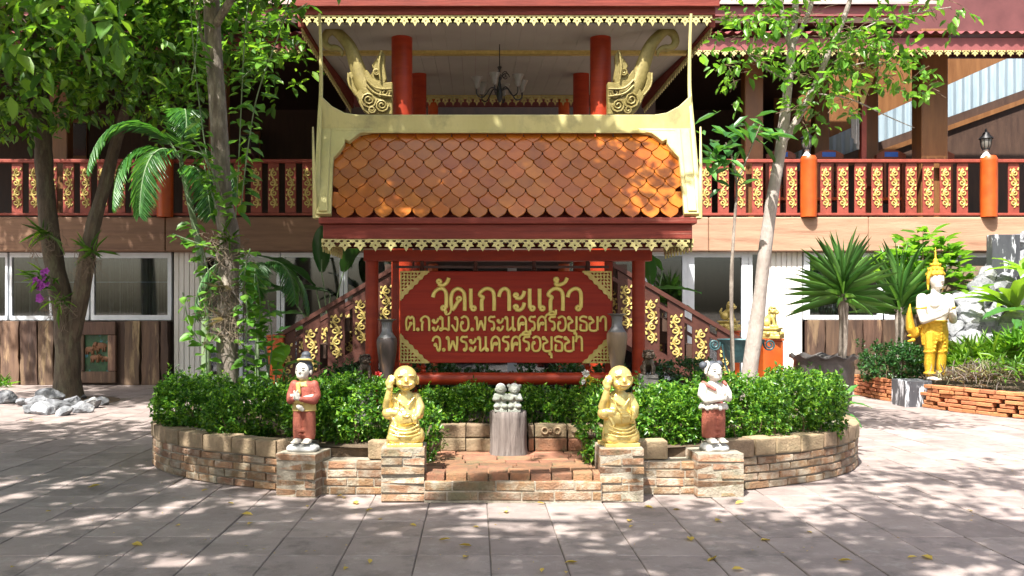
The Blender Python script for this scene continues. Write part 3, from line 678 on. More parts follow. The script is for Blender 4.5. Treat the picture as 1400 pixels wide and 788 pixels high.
# filigree corners
cs_ = S(39, YS)
def corner(sx, sz):
    holes = []
    rr = random.Random(5)
    for i in range(7):
        for j in range(7 - i):
            cx, cz = .085 + i * .118, .085 + j * .118
            if cx + cz > .86: continue
            r_ = .042; hs_ = []
            an = rr.uniform(0, PI)
            for k in range(8):
                t = 2 * PI * k / 8; u, v = r_ * (1.15 + .25 * math.cos(2 * t)) * math.cos(t), r_ * .8 * math.sin(t)
                hs_.append((cx + u * math.cos(an) - v * math.sin(an), cz + u * math.sin(an) + v * math.cos(an)))
            holes.append(hs_)
    hyp = []
    for k in range(13):
        t = k / 12; d = .022 if k % 2 else -.012
        hyp.append((1.02 - t * 1.02 + d, t * 1.02 + d))
    out = [(0, 0)] + hyp
    fl = lambda r_: [(sx * x * cs_, sz * z * cs_) for x, z in r_]
    c_ = Vector((bx0 if sx > 0 else bx1, YS - .009, bz0 if sz > 0 else bz1))
    o = MB().poly(fl(out), [fl(h_) for h_ in holes], t=.017, M=Matrix.Translation(c_))
    for p0, p1 in (((0, 0), (1.0, 0)), ((0, 0), (0, 1.0))):
        a = c_ + Vector((sx * p0[0] * cs_ + sx * .008, -.008, sz * p0[1] * cs_ + sz * .008)); b = c_ + Vector((sx * p1[0] * cs_ + sx * .008, -.008, sz * p1[1] * cs_ + sz * .008))
        o.bar(a, b, .014, .014)
    obj('corner_ornament', o, M['gold'], sb)
for sx in (-1, 1):
    for sz in (-1, 1): corner(sx, sz)
def sph(mb, c, r, rot=(0, 0, 0), ns=18, nr=11):
    c = Vector(c); r = Vector(r) if hasattr(r, '__len__') else Vector((r, r, r)); m = Euler(rot).to_matrix(); vs = [c + m @ Vector((0, 0, -r.z))]
    for i in range(1, nr):
        p = PI * i / nr - PI / 2
        for k in range(ns):
            t = 2 * PI * k / ns; vs.append(c + m @ Vector((r.x * math.cos(p) * math.cos(t), r.y * math.cos(p) * math.sin(t), r.z * math.sin(p))))
    vs.append(c + m @ Vector((0, 0, r.z))); n = len(vs) - 1
    fs = [(0, 1 + (k + 1) % ns, 1 + k) for k in range(ns)] + [(n, n - ns + k, n - ns + (k + 1) % ns) for k in range(ns)]
    fs += [(1 + i * ns + k, 1 + i * ns + (k + 1) % ns, 1 + (i + 1) * ns + (k + 1) % ns, 1 + (i + 1) * ns + k) for i in range(nr - 2) for k in range(ns)]
    mb.add(vs, fs)
# ================================================================ temple hall behind
YW = 18.0
hall = thing('temple_hall', 'two storey wooden temple hall with glazed ground floor behind the sign', 'building', (0, YW, 0))
ZB0, ZB1 = P(0, 344, YW).z, P(0, 297, YW).z          # big beam under the balcony
ZF = ZB1
xs = [-17.0, -13.2, -9.6, -6.1, -2.4, 1.2, 4.6, 7.75, 11.2, 15]
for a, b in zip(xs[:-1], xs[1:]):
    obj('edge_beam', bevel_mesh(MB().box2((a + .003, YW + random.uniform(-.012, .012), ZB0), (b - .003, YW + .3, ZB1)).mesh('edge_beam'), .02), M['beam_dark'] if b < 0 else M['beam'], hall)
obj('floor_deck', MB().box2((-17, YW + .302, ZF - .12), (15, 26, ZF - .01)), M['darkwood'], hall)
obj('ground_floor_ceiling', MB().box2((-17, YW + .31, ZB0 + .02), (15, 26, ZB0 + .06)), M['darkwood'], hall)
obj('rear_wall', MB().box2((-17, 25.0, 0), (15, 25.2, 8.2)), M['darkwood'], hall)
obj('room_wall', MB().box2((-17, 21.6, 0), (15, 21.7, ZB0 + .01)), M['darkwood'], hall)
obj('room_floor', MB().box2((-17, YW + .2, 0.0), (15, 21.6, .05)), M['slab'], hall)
YG = YW + .16
def window(px0, px1, py0, py1, mull=(), curtain=True, fw=6, hor=(), hx=None):
    wn = obj('window', MB().box2(P(px0, py1, YG) , P(px1, py1 - fw, YG + .10)), M['frame'], hall)   # the sill rail carries the rest
    fr = MB(); t_ = .09
    fr.box2(P(px0, py0 + fw, YG), P(px1, py0, YG + t_))
    for m_ in (px0 + fw / 2, *mull, px1 - fw / 2): fr.box2(P(m_ - fw / 2, py1 - fw, YG + .003), P(m_ + fw / 2, py0 + fw, YG + t_ - .003))
    for h_ in hor: fr.box2(P(px0 + fw, h_ + .6, YG + .05), P(px1 - fw, h_ - .6, YG + .065))
    obj('window_frame', fr, M['frame'], wn)
    ms = [px0 + fw / 2, *mull, px1 - fw / 2]
    for a, b in zip(ms[:-1], ms[1:]):
        obj('pane', MB().box2(P(a + fw / 2, py1 - fw, YG + .04), P(b - fw / 2, py0 + fw, YG + .046)), M['glass'], wn)
    if curtain:
        cu = MB(); N = int((px1 - px0) * 1.2); z0, z1 = P(0, py1 + 3, YG).z, P(0, py0 - 2, YG).z; xa, xb = P(px0, 0, YG).x - .1, P(px1, 0, YG).x + .1
        for k in range(N + 1):
            x = lerp(xa, xb, k / N); y = YG + .34 + .035 * math.sin(k * 1.15 + math.sin(k * .37) * 1.4) + .012 * math.sin(k * 2.9)
            cu.v += [(x, y, z0), (x, y, z1)]
        cu.f += [(2 * k, 2 * k + 2, 2 * k + 3, 2 * k + 1) for k in range(N)]; cu.smooth = True
        obj('curtain', cu, M['curtain'], wn)
    return wn
window(-60, 13, 346, 438, (), True); window(13, 124, 346, 438, (70,), True, hor=(386,)); window(124, 236, 346, 438, (), True, fw=7, hor=(386,))
window(276, 384, 346, 520, (330,), False); window(384, 470, 346, 520, (), False, fw=6); window(470, 700, 346, 520, (580,), False); window(700, 886, 346, 520, (790,), False)
window(886, 939, 344, 520, (), False, fw=6); window(940, 1022, 344, 520, (), False, fw=8); window(1023, 1046, 344, 520, (), False, fw=4)
window(1099, 1206, 346, 437, (), True, fw=6); window(1207, 1300, 346, 437, (1252,), True, fw=6); window(1300, 1460, 346, 437, (1380,), True)
def siding(px0, px1, py0, py1):
    mb = MB(); x = P(px0, 0, YG).x; xe = P(px1, 0, YG).x; z0, z1 = P(0, py1, YG).z, P(0, py0, YG).z
    mb.box2((x, YG + .05, z0), (xe, YG + .1, z1)); obj('siding_panel', mb, M['siding'], hall)
    k = 0
    while x < xe - .02:
        w_ = .105; me = SD; obj('siding_slat', me, None, hall, (x + w_ / 2, YG + .036, (z0 + z1) / 2), (0, 0, 0), (1, 1, z1 - z0)); x += w_
SD = bbox_mesh('siding_slat', (.094, .034, 1), .008); SD.materials.append(M['siding'])
siding(237, 276, 345, 530); siding(1047, 1098, 344, 527)
# raw plank dado walls
def plank_run(px0, px1, py0, py1, skip=None):
    x = P(px0, 0, YG).x; xe = P(px1, 0, YG).x; z0, z1 = max(0.0, P(0, py1, YG).z), P(0, py0, YG).z
    while x < xe - .03:
        w_ = min(random.uniform(.24, .44), xe - x)
        if not (skip and skip[0] < x + w_ / 2 < skip[1]):
            me = MB(); N = 8; a = [x + (0 if k in (0,) else 0) + random.uniform(0, .03) for k in range(N)]; b = [x + w_ - random.uniform(0, .03) for k in range(N)]
            y0 = YG - .05 + random.uniform(-.02, .02)
            poly = [(a[k], lerp(z0, z1, k / (N - 1))) for k in range(N)] + [(b[k], lerp(z0, z1, k / (N - 1))) for k in range(N - 1, -1, -1)]
            obj('plank', bevel_mesh(me.poly(poly, t=.06, M=Matrix.Translation((0, y0, 0))).mesh('plank'), .008), M['plank'], hall)
        x += w_
    obj('dado_backing', MB().box2((P(px0, 0, YG).x, YG + .005, z0), (P(px1, 0, YG).x, YG + .04, z1 - .01)), M['darkwood'], hall)
plank_run(-70, 232, 439, 528, (P(108, 0, YG).x, P(160, 0, YG).x)); plank_run(1101, 1460, 438, 528)
# carved relief in a wood frame let into the dado
rel = thing('carved_relief', 'square carved wood relief painted with animals in a thick plank frame', 'relief', P(132, 527, YG - .05))
fr = MB(); cx_ = 133
for (a, b, c_, d) in ((106, 160, 440, 458), (106, 160, 508, 524), (106, 117, 458.2, 507.8), (147, 160, 458.2, 507.8)):
    p, q = P(a, d, YG - .10), P(b, c_, YG - .02); o = bevel_mesh(MB().box2(p, q).mesh('frame_board'), .012); obj('frame_board', o, M['plank'], rel)
pn = MB().box2(P(115, 510, YG - .05), P(149, 456, YG - .03)); obj('painted_panel', pn, mat('relief_paint', (.03, .10, .035), (.012, .03, .015), scale=7, rough=.6, bump=1, bscale=14, dirt=(.05, .22, .30), dscale=2.2, dpos=(.58, .64)), rel)
rbm = mat('relief_brown', (.26, .12, .055), (.13, .06, .028), scale=20, rough=.6, bump=.8, bscale=60)
for (x_, y_, r_, f_) in ((123, 478, .105, 1), (138, 473, .12, -1), (130, 489, .10, 1), (143, 490, .07, -1)):
    c_ = P(x_, y_, YG - .052); mb = MB()                   # a small elephant in low relief
    def e_(x, z, rx, rz_, y=0.0): sph(mb, (c_.x + f_ * x * r_, c_.y + y, c_.z + z * r_), (rx * r_, .028, rz_ * r_), ns=12, nr=8)
    e_(0, 0, 1.0, .55); e_(.85, .28, .42, .4, -.006); e_(.7, .28, .22, .34, -.018)
    for x in (-.7, -.35, .35, .65): e_(x, -.55, .16, .5)
    for k in range(5): e_(1.2 + .05 * k, .1 - .2 * k, .15 - .015 * k, .2, -.004)
    mb.smooth = True; obj('carved_animal', mb, rbm, rel)
# balcony columns
for px_, Y_, w_ in ((1028, 18.45, 25), (1121, 20.2, 20), (1187, 19.6, 21), (1271, 18.45, 36), (84, 18.6, 24), (300, 18.6, 24), (1430, 18.45, 36), (-60, 18.6, 30)):
    a = P(px_, 0, Y_).x; hw = S(w_, Y_) / 2
    obj('column', bevel_mesh(MB().box2((a - hw, Y_ - hw * .8, ZF - .01), (a + hw, Y_ + hw * .8, 7.1)).mesh('column'), .015), M['browncol'], hall)
# upper storey interior: back window that lets daylight in, dark ceiling
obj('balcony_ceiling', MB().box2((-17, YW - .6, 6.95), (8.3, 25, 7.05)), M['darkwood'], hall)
for (px0, px1, py0, py1, Yb) in ((92, 118, 168, 214, 24.6), (330, 354, 184, 222, 24.6)):
    wn = obj('window', MB().box2(P(px0, py1, Yb), P(px1, py0, Yb + .05)), M['glass'], hall)
    fr = MB()
    for (a, b, c_, d) in ((px0 - 3, px0, py0, py1), (px1, px1 + 3, py0, py1), (px0 - 3, px1 + 3, py0 - 3, py0), (px0 - 3, px1 + 3, py1, py1 + 3)): fr.box2(P(a, d, Yb - .03), P(b, c_, Yb + .08))
    obj('window_frame', fr, M['browncol'], wn)
# right hand bay: pale corrugated sheets on a raking wall, dark below
def corrug(x0, x1, zf0, zf1, y, wl=.22, amp=.03, slope=None):
    mb = MB(); N = int((x1 - x0) / wl * 6)
    for k in range(N + 1):
        x = lerp(x0, x1, k / N); yy = y + amp * math.sin(2 * PI * x / wl); mb.v += [(x, yy, zf0(x)), (x, yy, zf1(x))]
    mb.f += [(2 * k, 2 * k + 2, 2 * k + 3, 2 * k + 1) for k in range(N)]; mb.smooth = True; return mb
YR = 23.5
l_lo = lambda x: lerp(P(0, 222, YR).z, P(0, 125, YR).z, (x - P(1130, 0, YR).x) / (P(1400, 0, YR).x - P(1130, 0, YR).x))
l_hi = lambda x: lerp(P(0, 190, YR).z, P(0, 70, YR).z, (x - P(1130, 0, YR).x) / (P(1400, 0, YR).x - P(1130, 0, YR).x))
xa, xb = P(1060, 0, YR).x, P(1480, 0, YR).x
obj('raking_sheet', corrug(xa, xb, l_lo, l_hi, YR), M['sheet'], hall)
dm = MB(); dm.poly([(xa, ZF - .1), (xb, ZF - .1), (xb, l_lo(xb) + .03), (xa, l_lo(xa) + .03)], t=.06, M=Matrix.Translation((0, YR - .12, 0))); obj('raking_wall', dm, M['darkwood'], hall)
dm = MB(); dm.poly([(xa, l_hi(xa)), (xb, l_hi(xb)), (xb, 8.7), (xa, 8.7)], t=.06, M=Matrix.Translation((0, YR + .12, 0))); obj('gable_panel', dm, M['browncol'], hall)
tr = MB().bar((xa, YR - .17, l_lo(xa) - .25), (xb, YR - .17, l_lo(xb) - .25), .12, .12); obj('raking_beam', tr, M['browncol'], hall)
# thin red post with a gold fan bracket and a hanging grey cloth
pxp = P(1180, 0, 18.5).x
obj('slim_post', MB().box2((pxp - .05, 18.45, ZF), (pxp + .05, 18.55, 6.9)), M['railred'], hall)
fan = [(0, -1), (.12, -.75), (.3, -.5), (.42, -.22), (.52, 0), (-.52, 0), (-.42, -.22), (-.3, -.5), (-.12, -.75)]
fh = [circ(x, z, .07, .07, 7) for x, z in ((0, -.7), (-.14, -.48), (.14, -.48), (0, -.42), (-.28, -.22), (0, -.2), (.28, -.22), (-.13, -.12), (.14, -.12))]
sc_ = S(42, 18.3) * 1.0
obj('gold_bracket', MB().poly([(x * sc_ * 1.1, z * sc_ * 1.7) for x, z in fan], [[(x * sc_ * 1.1, z * sc_ * 1.7) for x, z in h_] for h_ in fh], t=.04, M=Matrix.Translation(P(1179, 76, 18.3))), M['gold'], hall)
cl = MB(); N = 10
for k in range(N + 1):
    for j in range(3): cl.v.append(tuple(P(1164 + k * .95, 156, 18.35) + Vector((0, .05 * math.sin(k * 1.7), -j * .22 - .014 * k * j))))
cl.f = [(k * 3 + j, k * 3 + 3 + j, k * 3 + 4 + j, k * 3 + 1 + j) for k in range(N) for j in range(2)]; cl.smooth = True
tag(obj('hanging_cloth', cl, M['stonebase']), 'small grey cloth hanging on the slim red post of the balcony', 'cloth')
# roofs
def roof_sheet(x0, x1, ya, za, yb, zb, wl=.19, amp=.028):
    mb = MB(); N = int((x1 - x0) / wl * 6)
    for k in range(N + 1):
        x = lerp(x0, x1, k / N); dz = amp * math.sin(2 * PI * x / wl); mb.v += [(x, ya, za + dz), (x, yb, zb + dz)]
    mb.f += [(2 * k, 2 * k + 2, 2 * k + 3, 2 * k + 1) for k in range(N)]; mb.smooth = True; return mb
YE = 17.2
for xa, xb in ((-17, -3.2), (3.6, 15)):
    z_ = P(0, 47, YE).z; obj('roof_sheet', roof_sheet(xa, xb, YE - .12, z_, YE + 3.6, z_ + 1.0), M['maroon_roof'], hall)
    obj('eave_board', MB().box2((xa, YE, P(0, 70, YE).z), (xb, YE + .06, P(0, 52, YE).z)), M['maroon_roof'], hall)
    fringe(hall, xa, xb, YE - .02, P(0, 69.5, YE).z, FM, FRW * 1.18)
    z2 = P(0, 22, 18.6).z
    obj('upper_eave_board', MB().box2((xa, 18.6, z2), (xb if xb < 0 else 9.2, 18.68, z2 + .20)), M['maroon_roof'], hall)
    obj('upper_roof', MB().prism_x([(18.5, z2 + .21), (22, z2 + 1.6), (22, z2 + 1.66), (18.5, z2 + .27)], xa, xb if xb < 0 else 9.4), M['palepink'], hall)
    obj('upper_wall', MB().box2((xa, 20.6, z_ + .5), (xb, 20.7, z_ + 3.4)), M['maroon_wall'], hall)

# ---------------------------------------------------------------- balustrades
def scroll_mesh(wd, hg, name='gold_scroll'):
    mb = MB(); nS = 4; w2 = wd / 2
    spine = []
    for k in range(nS * 6 + 1):
        t = k / (nS * 6); spine.append(Vector((w2 * .52 * math.sin(t * nS * PI), 0, t * hg - hg / 2)))
    r_ = wd * .086
    mb.tube(spine, r_, 5, .7, up=(0, 1, 0))
    for q in range(nS):
        zc = (q + .5) / nS * hg - hg / 2; sd = (-1 if q % 2 == 0 else 1); cx = sd * w2 * .18
        sp = []
        for k in range(15):
            t = k / 14; a = PI * (.5 + 2.6 * t); rr = lerp(w2 * .74, w2 * .16, t)
            sp.append(Vector((cx + sd * rr * math.cos(a) * .95, -.004, zc + rr * math.sin(a) * (1 if q % 2 else 1) * .9)))
        mb.tube(sp, [lerp(r_ * 1.05, r_ * .8, k / 14) for k in range(15)], 5, .7, up=(0, 1, 0))
        for (ox, oz, lx, lz) in ((sd * .78, .30, .18, .42), (-sd * .70, -.30, -.22, .3), (-sd * .66, .42, -.2, -.3)):
            a = Vector((ox * w2, -.002, zc + oz * hg / nS)); mb.tube([a, a + Vector((lx * w2 * sd * .6, 0, lz * hg / nS * .5)), a + Vector((lx * w2 * sd * 1.4, 0, lz * hg / nS * .7))], [r_ * 1.3, r_ * 1.05, r_ * .2], 5, .6, up=(0, 1, 0))
    me = mb.mesh(name); me.materials.append(M['gold']); return me
BAL_W, BAL_H = .218, P(0, 222, YW).z - P(0, 291, YW).z
SCR = scroll_mesh(.185, .78)
BALM = bbox_mesh('baluster', (BAL_W, .03, BAL_H), .006); BALM.materials.append(M['railred'])
def balustrade(label, x0, x1, posts, lamps, ph):
    t = thing('balcony_balustrade', label, 'balustrade', ((x0 + x1) / 2, YW + .1, ZF), 'balustrades along the balcony')
    Yb = YW + .1; zt, zl = P(0, 222, YW).z, P(0, 291, YW).z
    obj('handrail', bevel_mesh(MB().box2((x0, Yb - .06, zt), (x1, Yb + .06, zt + .07)).mesh('handrail'), .01), M['railred'], t)
    obj('lower_rail', bevel_mesh(MB().box2((x0, Yb - .05, zl - .05), (x1, Yb + .05, zl)).mesh('lower_rail'), .008), M['railred'], t)
    for px_ in posts:
        x = P(px_, 0, Yb).x
        obj('post', MB().lathe([(.155, ZF), (.16, ZF + .3), (.16, zt + .02), (.165, zt + .05), (.13, zt + .12), (.06, zt + .13)], 20, (x, Yb - .1, 0)), M['orange'], t)
    x = x0 + ph
    while x < x1 - .1:
        if all(abs(x - P(p_, 0, Yb).x) > .24 for p_ in posts):
            b = obj('baluster', BALM, None, t, (x, Yb, (zt + zl) / 2))
            obj('gold_scroll', SCR, None, b, (x, Yb - .022, (zt + zl) / 2), (0, 0, 0), (1 if int(x * 97) % 2 else 1, 1, 1))
        x += .338
    return t
balustrade('shaded balcony balustrade with gold scrolls left of the shelter roof', P(-30, 0, YW).x, P(470, 0, YW).x, (228, -16), (), .05)
balustrade('sunlit red balcony balustrade with gold scrolls right of the shelter roof', P(905, 0, YW).x, P(1440, 0, YW).x, (1103, 1348), (), .22)
def lantern(px_, label):
    Yb = YW - .0; zt = P(0, 218, YW).z; x = P(px_, 0, Yb).x
    t = thing('post_lantern', label, 'lantern', (x, Yb, zt), 'lanterns on the balcony posts')
    zt += .03
    obj('lamp_stem', MB().lathe([(.10, 0), (.09, .03), (.045, .09), (.035, .14), (.06, .16)], 14, (x, Yb, zt)), M['whitep'], t)
    obj('lamp_glass', MB().lathe([(.055, .17), (.085, .22), (.105, .36), (.10, .37)], 14, (x, Yb, zt)), M['lampglass'], t)
    cg = MB()
    for k in range(8):
        a = 2 * PI * k / 8; cg.tube([(x + math.cos(a) * r_, Yb + math.sin(a) * r_, zt + z) for r_, z in ((.058, .16), (.089, .22), (.109, .37))], .007, 4)
    cg.lathe([(.07, .15), (.07, .172), (.03, .175)], 12, (x, Yb, zt)); obj('lamp_cage', cg, M['iron'], t)
    obj('lamp_cap', MB().lathe([(.135, .37), (.13, .39), (.07, .45), (.065, .48), (.02, .52), (.025, .54), (.005, .58)], 14, (x, Yb, zt)), M['iron'], t)
lantern(1103, 'black lantern on the orange balcony post nearer the shelter'); lantern(1348, 'black lantern on the far right orange balcony post')
# chairs on the balcony
def chair(px_, label, sticker):
    Yc = 19.1; x = P(px_, 0, Yc).x; t = thing('wooden_chair', label, 'chair', (x, Yc, ZF), 'wooden chairs on the balcony'); hw = S(18, Yc); zt = P(0, 209, Yc).z
    for sx in (-1, 1):
        obj('leg', MB().box2((x + sx * hw - .03, Yc - .03, ZF), (x + sx * hw + .03, Yc + .03, zt - .06)), M['chairwood'], t)
        obj('leg', MB().box2((x + sx * hw - .03, Yc + .5, ZF), (x + sx * hw + .03, Yc + .56, ZF + .75)), M['chairwood'], t)
        obj('armrest', MB().box2((x + sx * hw - .035, Yc + .033, ZF + .755), (x + sx * hw + .035, Yc + .6, ZF + .80)), M['chairwood'], t)
    obj('top_rail', MB().poly([(x - hw - .03, zt - .13), (x + hw + .03, zt - .13), (x + hw + .03, zt - .05), (x + hw * .55, zt + .03), (x, zt + .045), (x - hw * .55, zt + .03), (x - hw - .03, zt - .05)], t=.05, M=Matrix.Translation((0, Yc - .06, 0))), M['chairwood'], t)
    for k in range(5): obj('back_slat', MB().box2((x + (k - 2) * hw * .36 - .025, Yc - .02, ZF + .5), (x + (k - 2) * hw * .36 + .025, Yc + .01, zt - .132)), M['chairwood'], t)
    obj('seat', MB().box2((x - hw + .031, Yc - .02, ZF + .46), (x + hw - .031, Yc + .6, ZF + .52)), M['orange'], t)
    if sticker: obj('sticker', MB().box2((x - .14, Yc - .092, zt - .10), (x + .14, Yc - .087, zt + .0)), M['blue'], t)
chair(1131, 'wooden balcony chair with blue sticker behind the lantern post', True)
chair(1216, 'wooden balcony chair with blue sticker in the middle of the rail', True)
chair(1282, 'wooden balcony chair without a sticker by the wide brown column', False)
chair(1066, 'wooden balcony chair partly hidden behind the pale leaning tree', True)
# ================================================================ porch in front of the hall
YP = 12.0
por = thing('entrance_porch', 'open porch with red pillars, white ceiling and gold fringe above the shelter', 'porch', (P(690, 0, YP).x, 14, 0))
zc = P(0, 36, YP).z
for (a, b, c_, d, yy) in ((402, 984, -14, 8.6, YP - .06), (408, 978, 9, 20.5, YP)):
    obj('eave_board', bevel_mesh(MB().box2(P(a, d, yy), P(b, c_, yy) + Vector((0, .07, 0))).mesh('eave_board'), .006), M['fascia'], por)
fringe(por, P(412, 0, YP).x, P(974, 0, YP).x, YP + .02, P(0, 20.6, YP).z, fringe_mesh(FRW, .145), FRW)
xl, xr = P(410, 0, YP).x, P(976, 0, YP).x
for x_ in (xl, xr):
    obj('eave_board', MB().box2((x_ - .04, YP + .08, zc + .02), (x_ + .04, 17.0, zc + .26)), M['fascia'], por)
    for k in range(34): obj('fringe_ornament', FM, None, por, (x_, YP + .2 + k * FRW, zc + .03), (0, 0, PI / 2))
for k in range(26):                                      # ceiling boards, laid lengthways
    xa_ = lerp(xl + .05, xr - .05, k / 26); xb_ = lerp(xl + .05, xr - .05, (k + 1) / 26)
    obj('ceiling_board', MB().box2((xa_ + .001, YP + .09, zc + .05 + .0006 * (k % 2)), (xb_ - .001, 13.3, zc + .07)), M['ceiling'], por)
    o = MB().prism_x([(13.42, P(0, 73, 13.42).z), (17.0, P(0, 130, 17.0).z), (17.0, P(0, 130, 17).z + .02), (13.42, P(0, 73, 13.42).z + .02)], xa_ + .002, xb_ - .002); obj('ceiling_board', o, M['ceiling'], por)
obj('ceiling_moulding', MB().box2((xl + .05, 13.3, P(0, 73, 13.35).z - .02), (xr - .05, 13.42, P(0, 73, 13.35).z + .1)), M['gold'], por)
obj('roof_slab', MB().box2((xl - .1, YP, zc + .35), (xr + .1, 18.4, zc + .5)), M['maroon_roof'], por)
for px_, Y_, r_, yt in ((549.5, 12.7, 14.3, 30), (821, 12.7, 14.3, 30), (573, 15.0, 10, 66), (794.5, 15.0, 11, 66), (592, 17.2, 7, 120), (771, 17.2, 7.5, 120)):
    rodpost('pillar', P(px_, 0, Y_).x, Y_, 0.0, P(0, yt, Y_).z, S(r_, Y_), M['red'] if Y_ < 17 else M['orange'], por, 24)
fringe(por, P(582, 0, 17).x, P(786, 0, 17).x, 17.0, P(0, 131, 17).z, fringe_mesh(FRW, .19), FRW)
obj('lintel', MB().box2(P(578, 134, 17.03), P(790, 127, 17.15)), M['gold'], por)
obj('landing', MB().box2((P(560, 0, 13.2).x, 13.25, 2.35), (P(815, 0, 13.2).x, 18.0, 2.5)), M['darkwood'], por)
obj('inner_wall', MB().box2((P(470, 0, 19).x, 19.3, ZF), (P(900, 0, 19).x, 19.4, 6.6)), M['darkwood'], por)
# gilded naga brackets
def naga(sgn, label):
    Yn = 12.32; cx = 685.0
    def q(zx_, zy_, dy=0.0):
        px_, py_ = 420 + zx_ / 5.25, 20 + zy_ / 5.25
        p = P(px_, py_, Yn); ctr = P(683.5, 0, Yn).x
        return Vector((p.x if sgn < 0 else 2 * ctr - p.x, Yn + dy, p.z))
    k_ = Yn / F / 5.25
    t = thing('naga_finial', label, 'carving', q(520, 725), 'carved nagas beside the porch pillars')
    neck = catmull([q(520, 640), q(440, 560), q(385, 460), q(350, 350), q(310, 240), q(250, 160), q(190, 118), q(140, 140), q(122, 195), q(150, 235), q(215, 245), q(248, 268), q(250, 305)], 5)
    m_ = len(neck); rad = []
    for i in range(m_):
        t_ = i / (m_ - 1); rad.append(k_ * (lerp(72, 33, min(1, t_ * 2)) if t_ < .5 else lerp(33, 24, (t_ - .5) / .3) if t_ < .8 else lerp(28, 3, (t_ - .8) / .2)))
    obj('neck', MB().tube(neck, rad, 10, .55, up=(0, 1, 0)), M['oldgold'], t)
    flame = [(532, 252), (562, 300), (558, 380), (572, 470), (560, 500), (490, 500), (458, 440), (478, 400), (464, 372), (500, 320)]
    def pl(pts, th, dy): 
        o = MB().poly([(q(*p).x, q(*p).z) for p in pts], t=th, M=Matrix.Translation((0, Yn + dy, 0))); return bevel_mesh(o.mesh('carving'), .012, 1)
    obj('crest', pl(flame, .09, 0), M['oldgold'], t)
    obj('body', pl([(350, 590), (372, 640), (400, 690), (440, 725), (614, 725), (614, 490), (560, 495), (480, 470), (430, 400), (412, 420), (420, 500), (380, 540)], .14, .02), M['oldgold'], t)
    obj('lower_fin', pl([(300, 420), (285, 470), (300, 520), (345, 590), (372, 570), (345, 520), (330, 470), (338, 440), (320, 415)], .09, .01), M['oldgold'], t)
    sw = MB()
    for (cx_, cy_, r0_, tn) in ((445, 620, 62, 2.2), (540, 660, 50, 2.0), (560, 570, 40, 1.8), (470, 690, 28, 1.5), (500, 420, 26, 1.5)):
        pts = [q(cx_ + lerp(r0_, 8, i / 18) * math.cos(i / 18 * tn * 2 * PI), cy_ + lerp(r0_, 8, i / 18) * math.sin(i / 18 * tn * 2 * PI), -.07) for i in range(19)]
        sw.tube(pts, k_ * 9, 6, .8)
    for (p0, p1, p2) in (((300, 430), (310, 520), (360, 590)), ((430, 480), (500, 540), (610, 545)), ((430, 520), (500, 580), (610, 600)), ((535, 270), (520, 380), (530, 480))):
        sw.tube(catmull([q(*p0, -.07), q(*p1, -.085), q(*p2, -.08)], 6), k_ * 8, 6)
    obj('scrollwork', sw, M['oldgold'], t)
naga(-1, 'gilded carved naga beside the left front porch pillar'); naga(1, 'gilded carved naga beside the right front porch pillar')
# chandelier
ch = thing('chandelier', 'black iron chandelier with frosted bell shades hanging in the porch', 'chandelier', P(683, 36, 13.0))
ctr = P(683, 38, 13.0); zb = P(0, 140, 13.0).z
obj('canopy_cup', MB().lathe([(.045, 0), (.045, -.02), (.015, -.05), (.005, -.07)], 14, ctr), M['iron'], ch)
zs = P(0, 92, 13.0).z
obj('chain', MB().tube([ctr - Vector((0, 0, .05)), Vector((ctr.x, ctr.y, zs))], .008, 6), M['iron'], ch)
obj('stem', MB().lathe([(.01, zs - ctr.z + .02), (.035, zs - ctr.z), (.014, zs - ctr.z - .04), (.014, zs - ctr.z - .2), (.03, zs - ctr.z - .3), (.05, zs - ctr.z - .4), (.02, zb - ctr.z)], 12, ctr), M['iron'], ch)
for k in range(6):
    a = 2 * PI * k / 6 + .3; d = Vector((math.cos(a), math.sin(a), 0)); c_ = Vector((ctr.x, ctr.y, zs))
    pts = catmull([c_ + Vector((0, 0, -.36)), c_ + d * .12 + Vector((0, 0, -.30)), c_ + d * .24 + Vector((0, 0, -.44)), c_ + d * .33 + Vector((0, 0, -.42)), c_ + d * .34 + Vector((0, 0, -.34))], 5)
    am = obj('arm', MB().tube(pts, .010, 6), M['iron'], ch)
    obj('bell_shade', MB().lathe([(.025, 0), (.04, .04), (.05, .09), (.085, .16), (.083, .16), (.047, .09)], 14, c_ + d * .34 + Vector((0, 0, -.33))), M['lampglass'], am)
    cu = [c_ + d * (.05 + .06 * (1 - i / 14) * math.cos(i * .75) + .04) + Vector((0, 0, -.13 + .06 * (1 - i / 14) * math.sin(i * .75))) for i in range(15)]
    obj('scroll', MB().tube(cu, .006, 5), M['iron'], am)
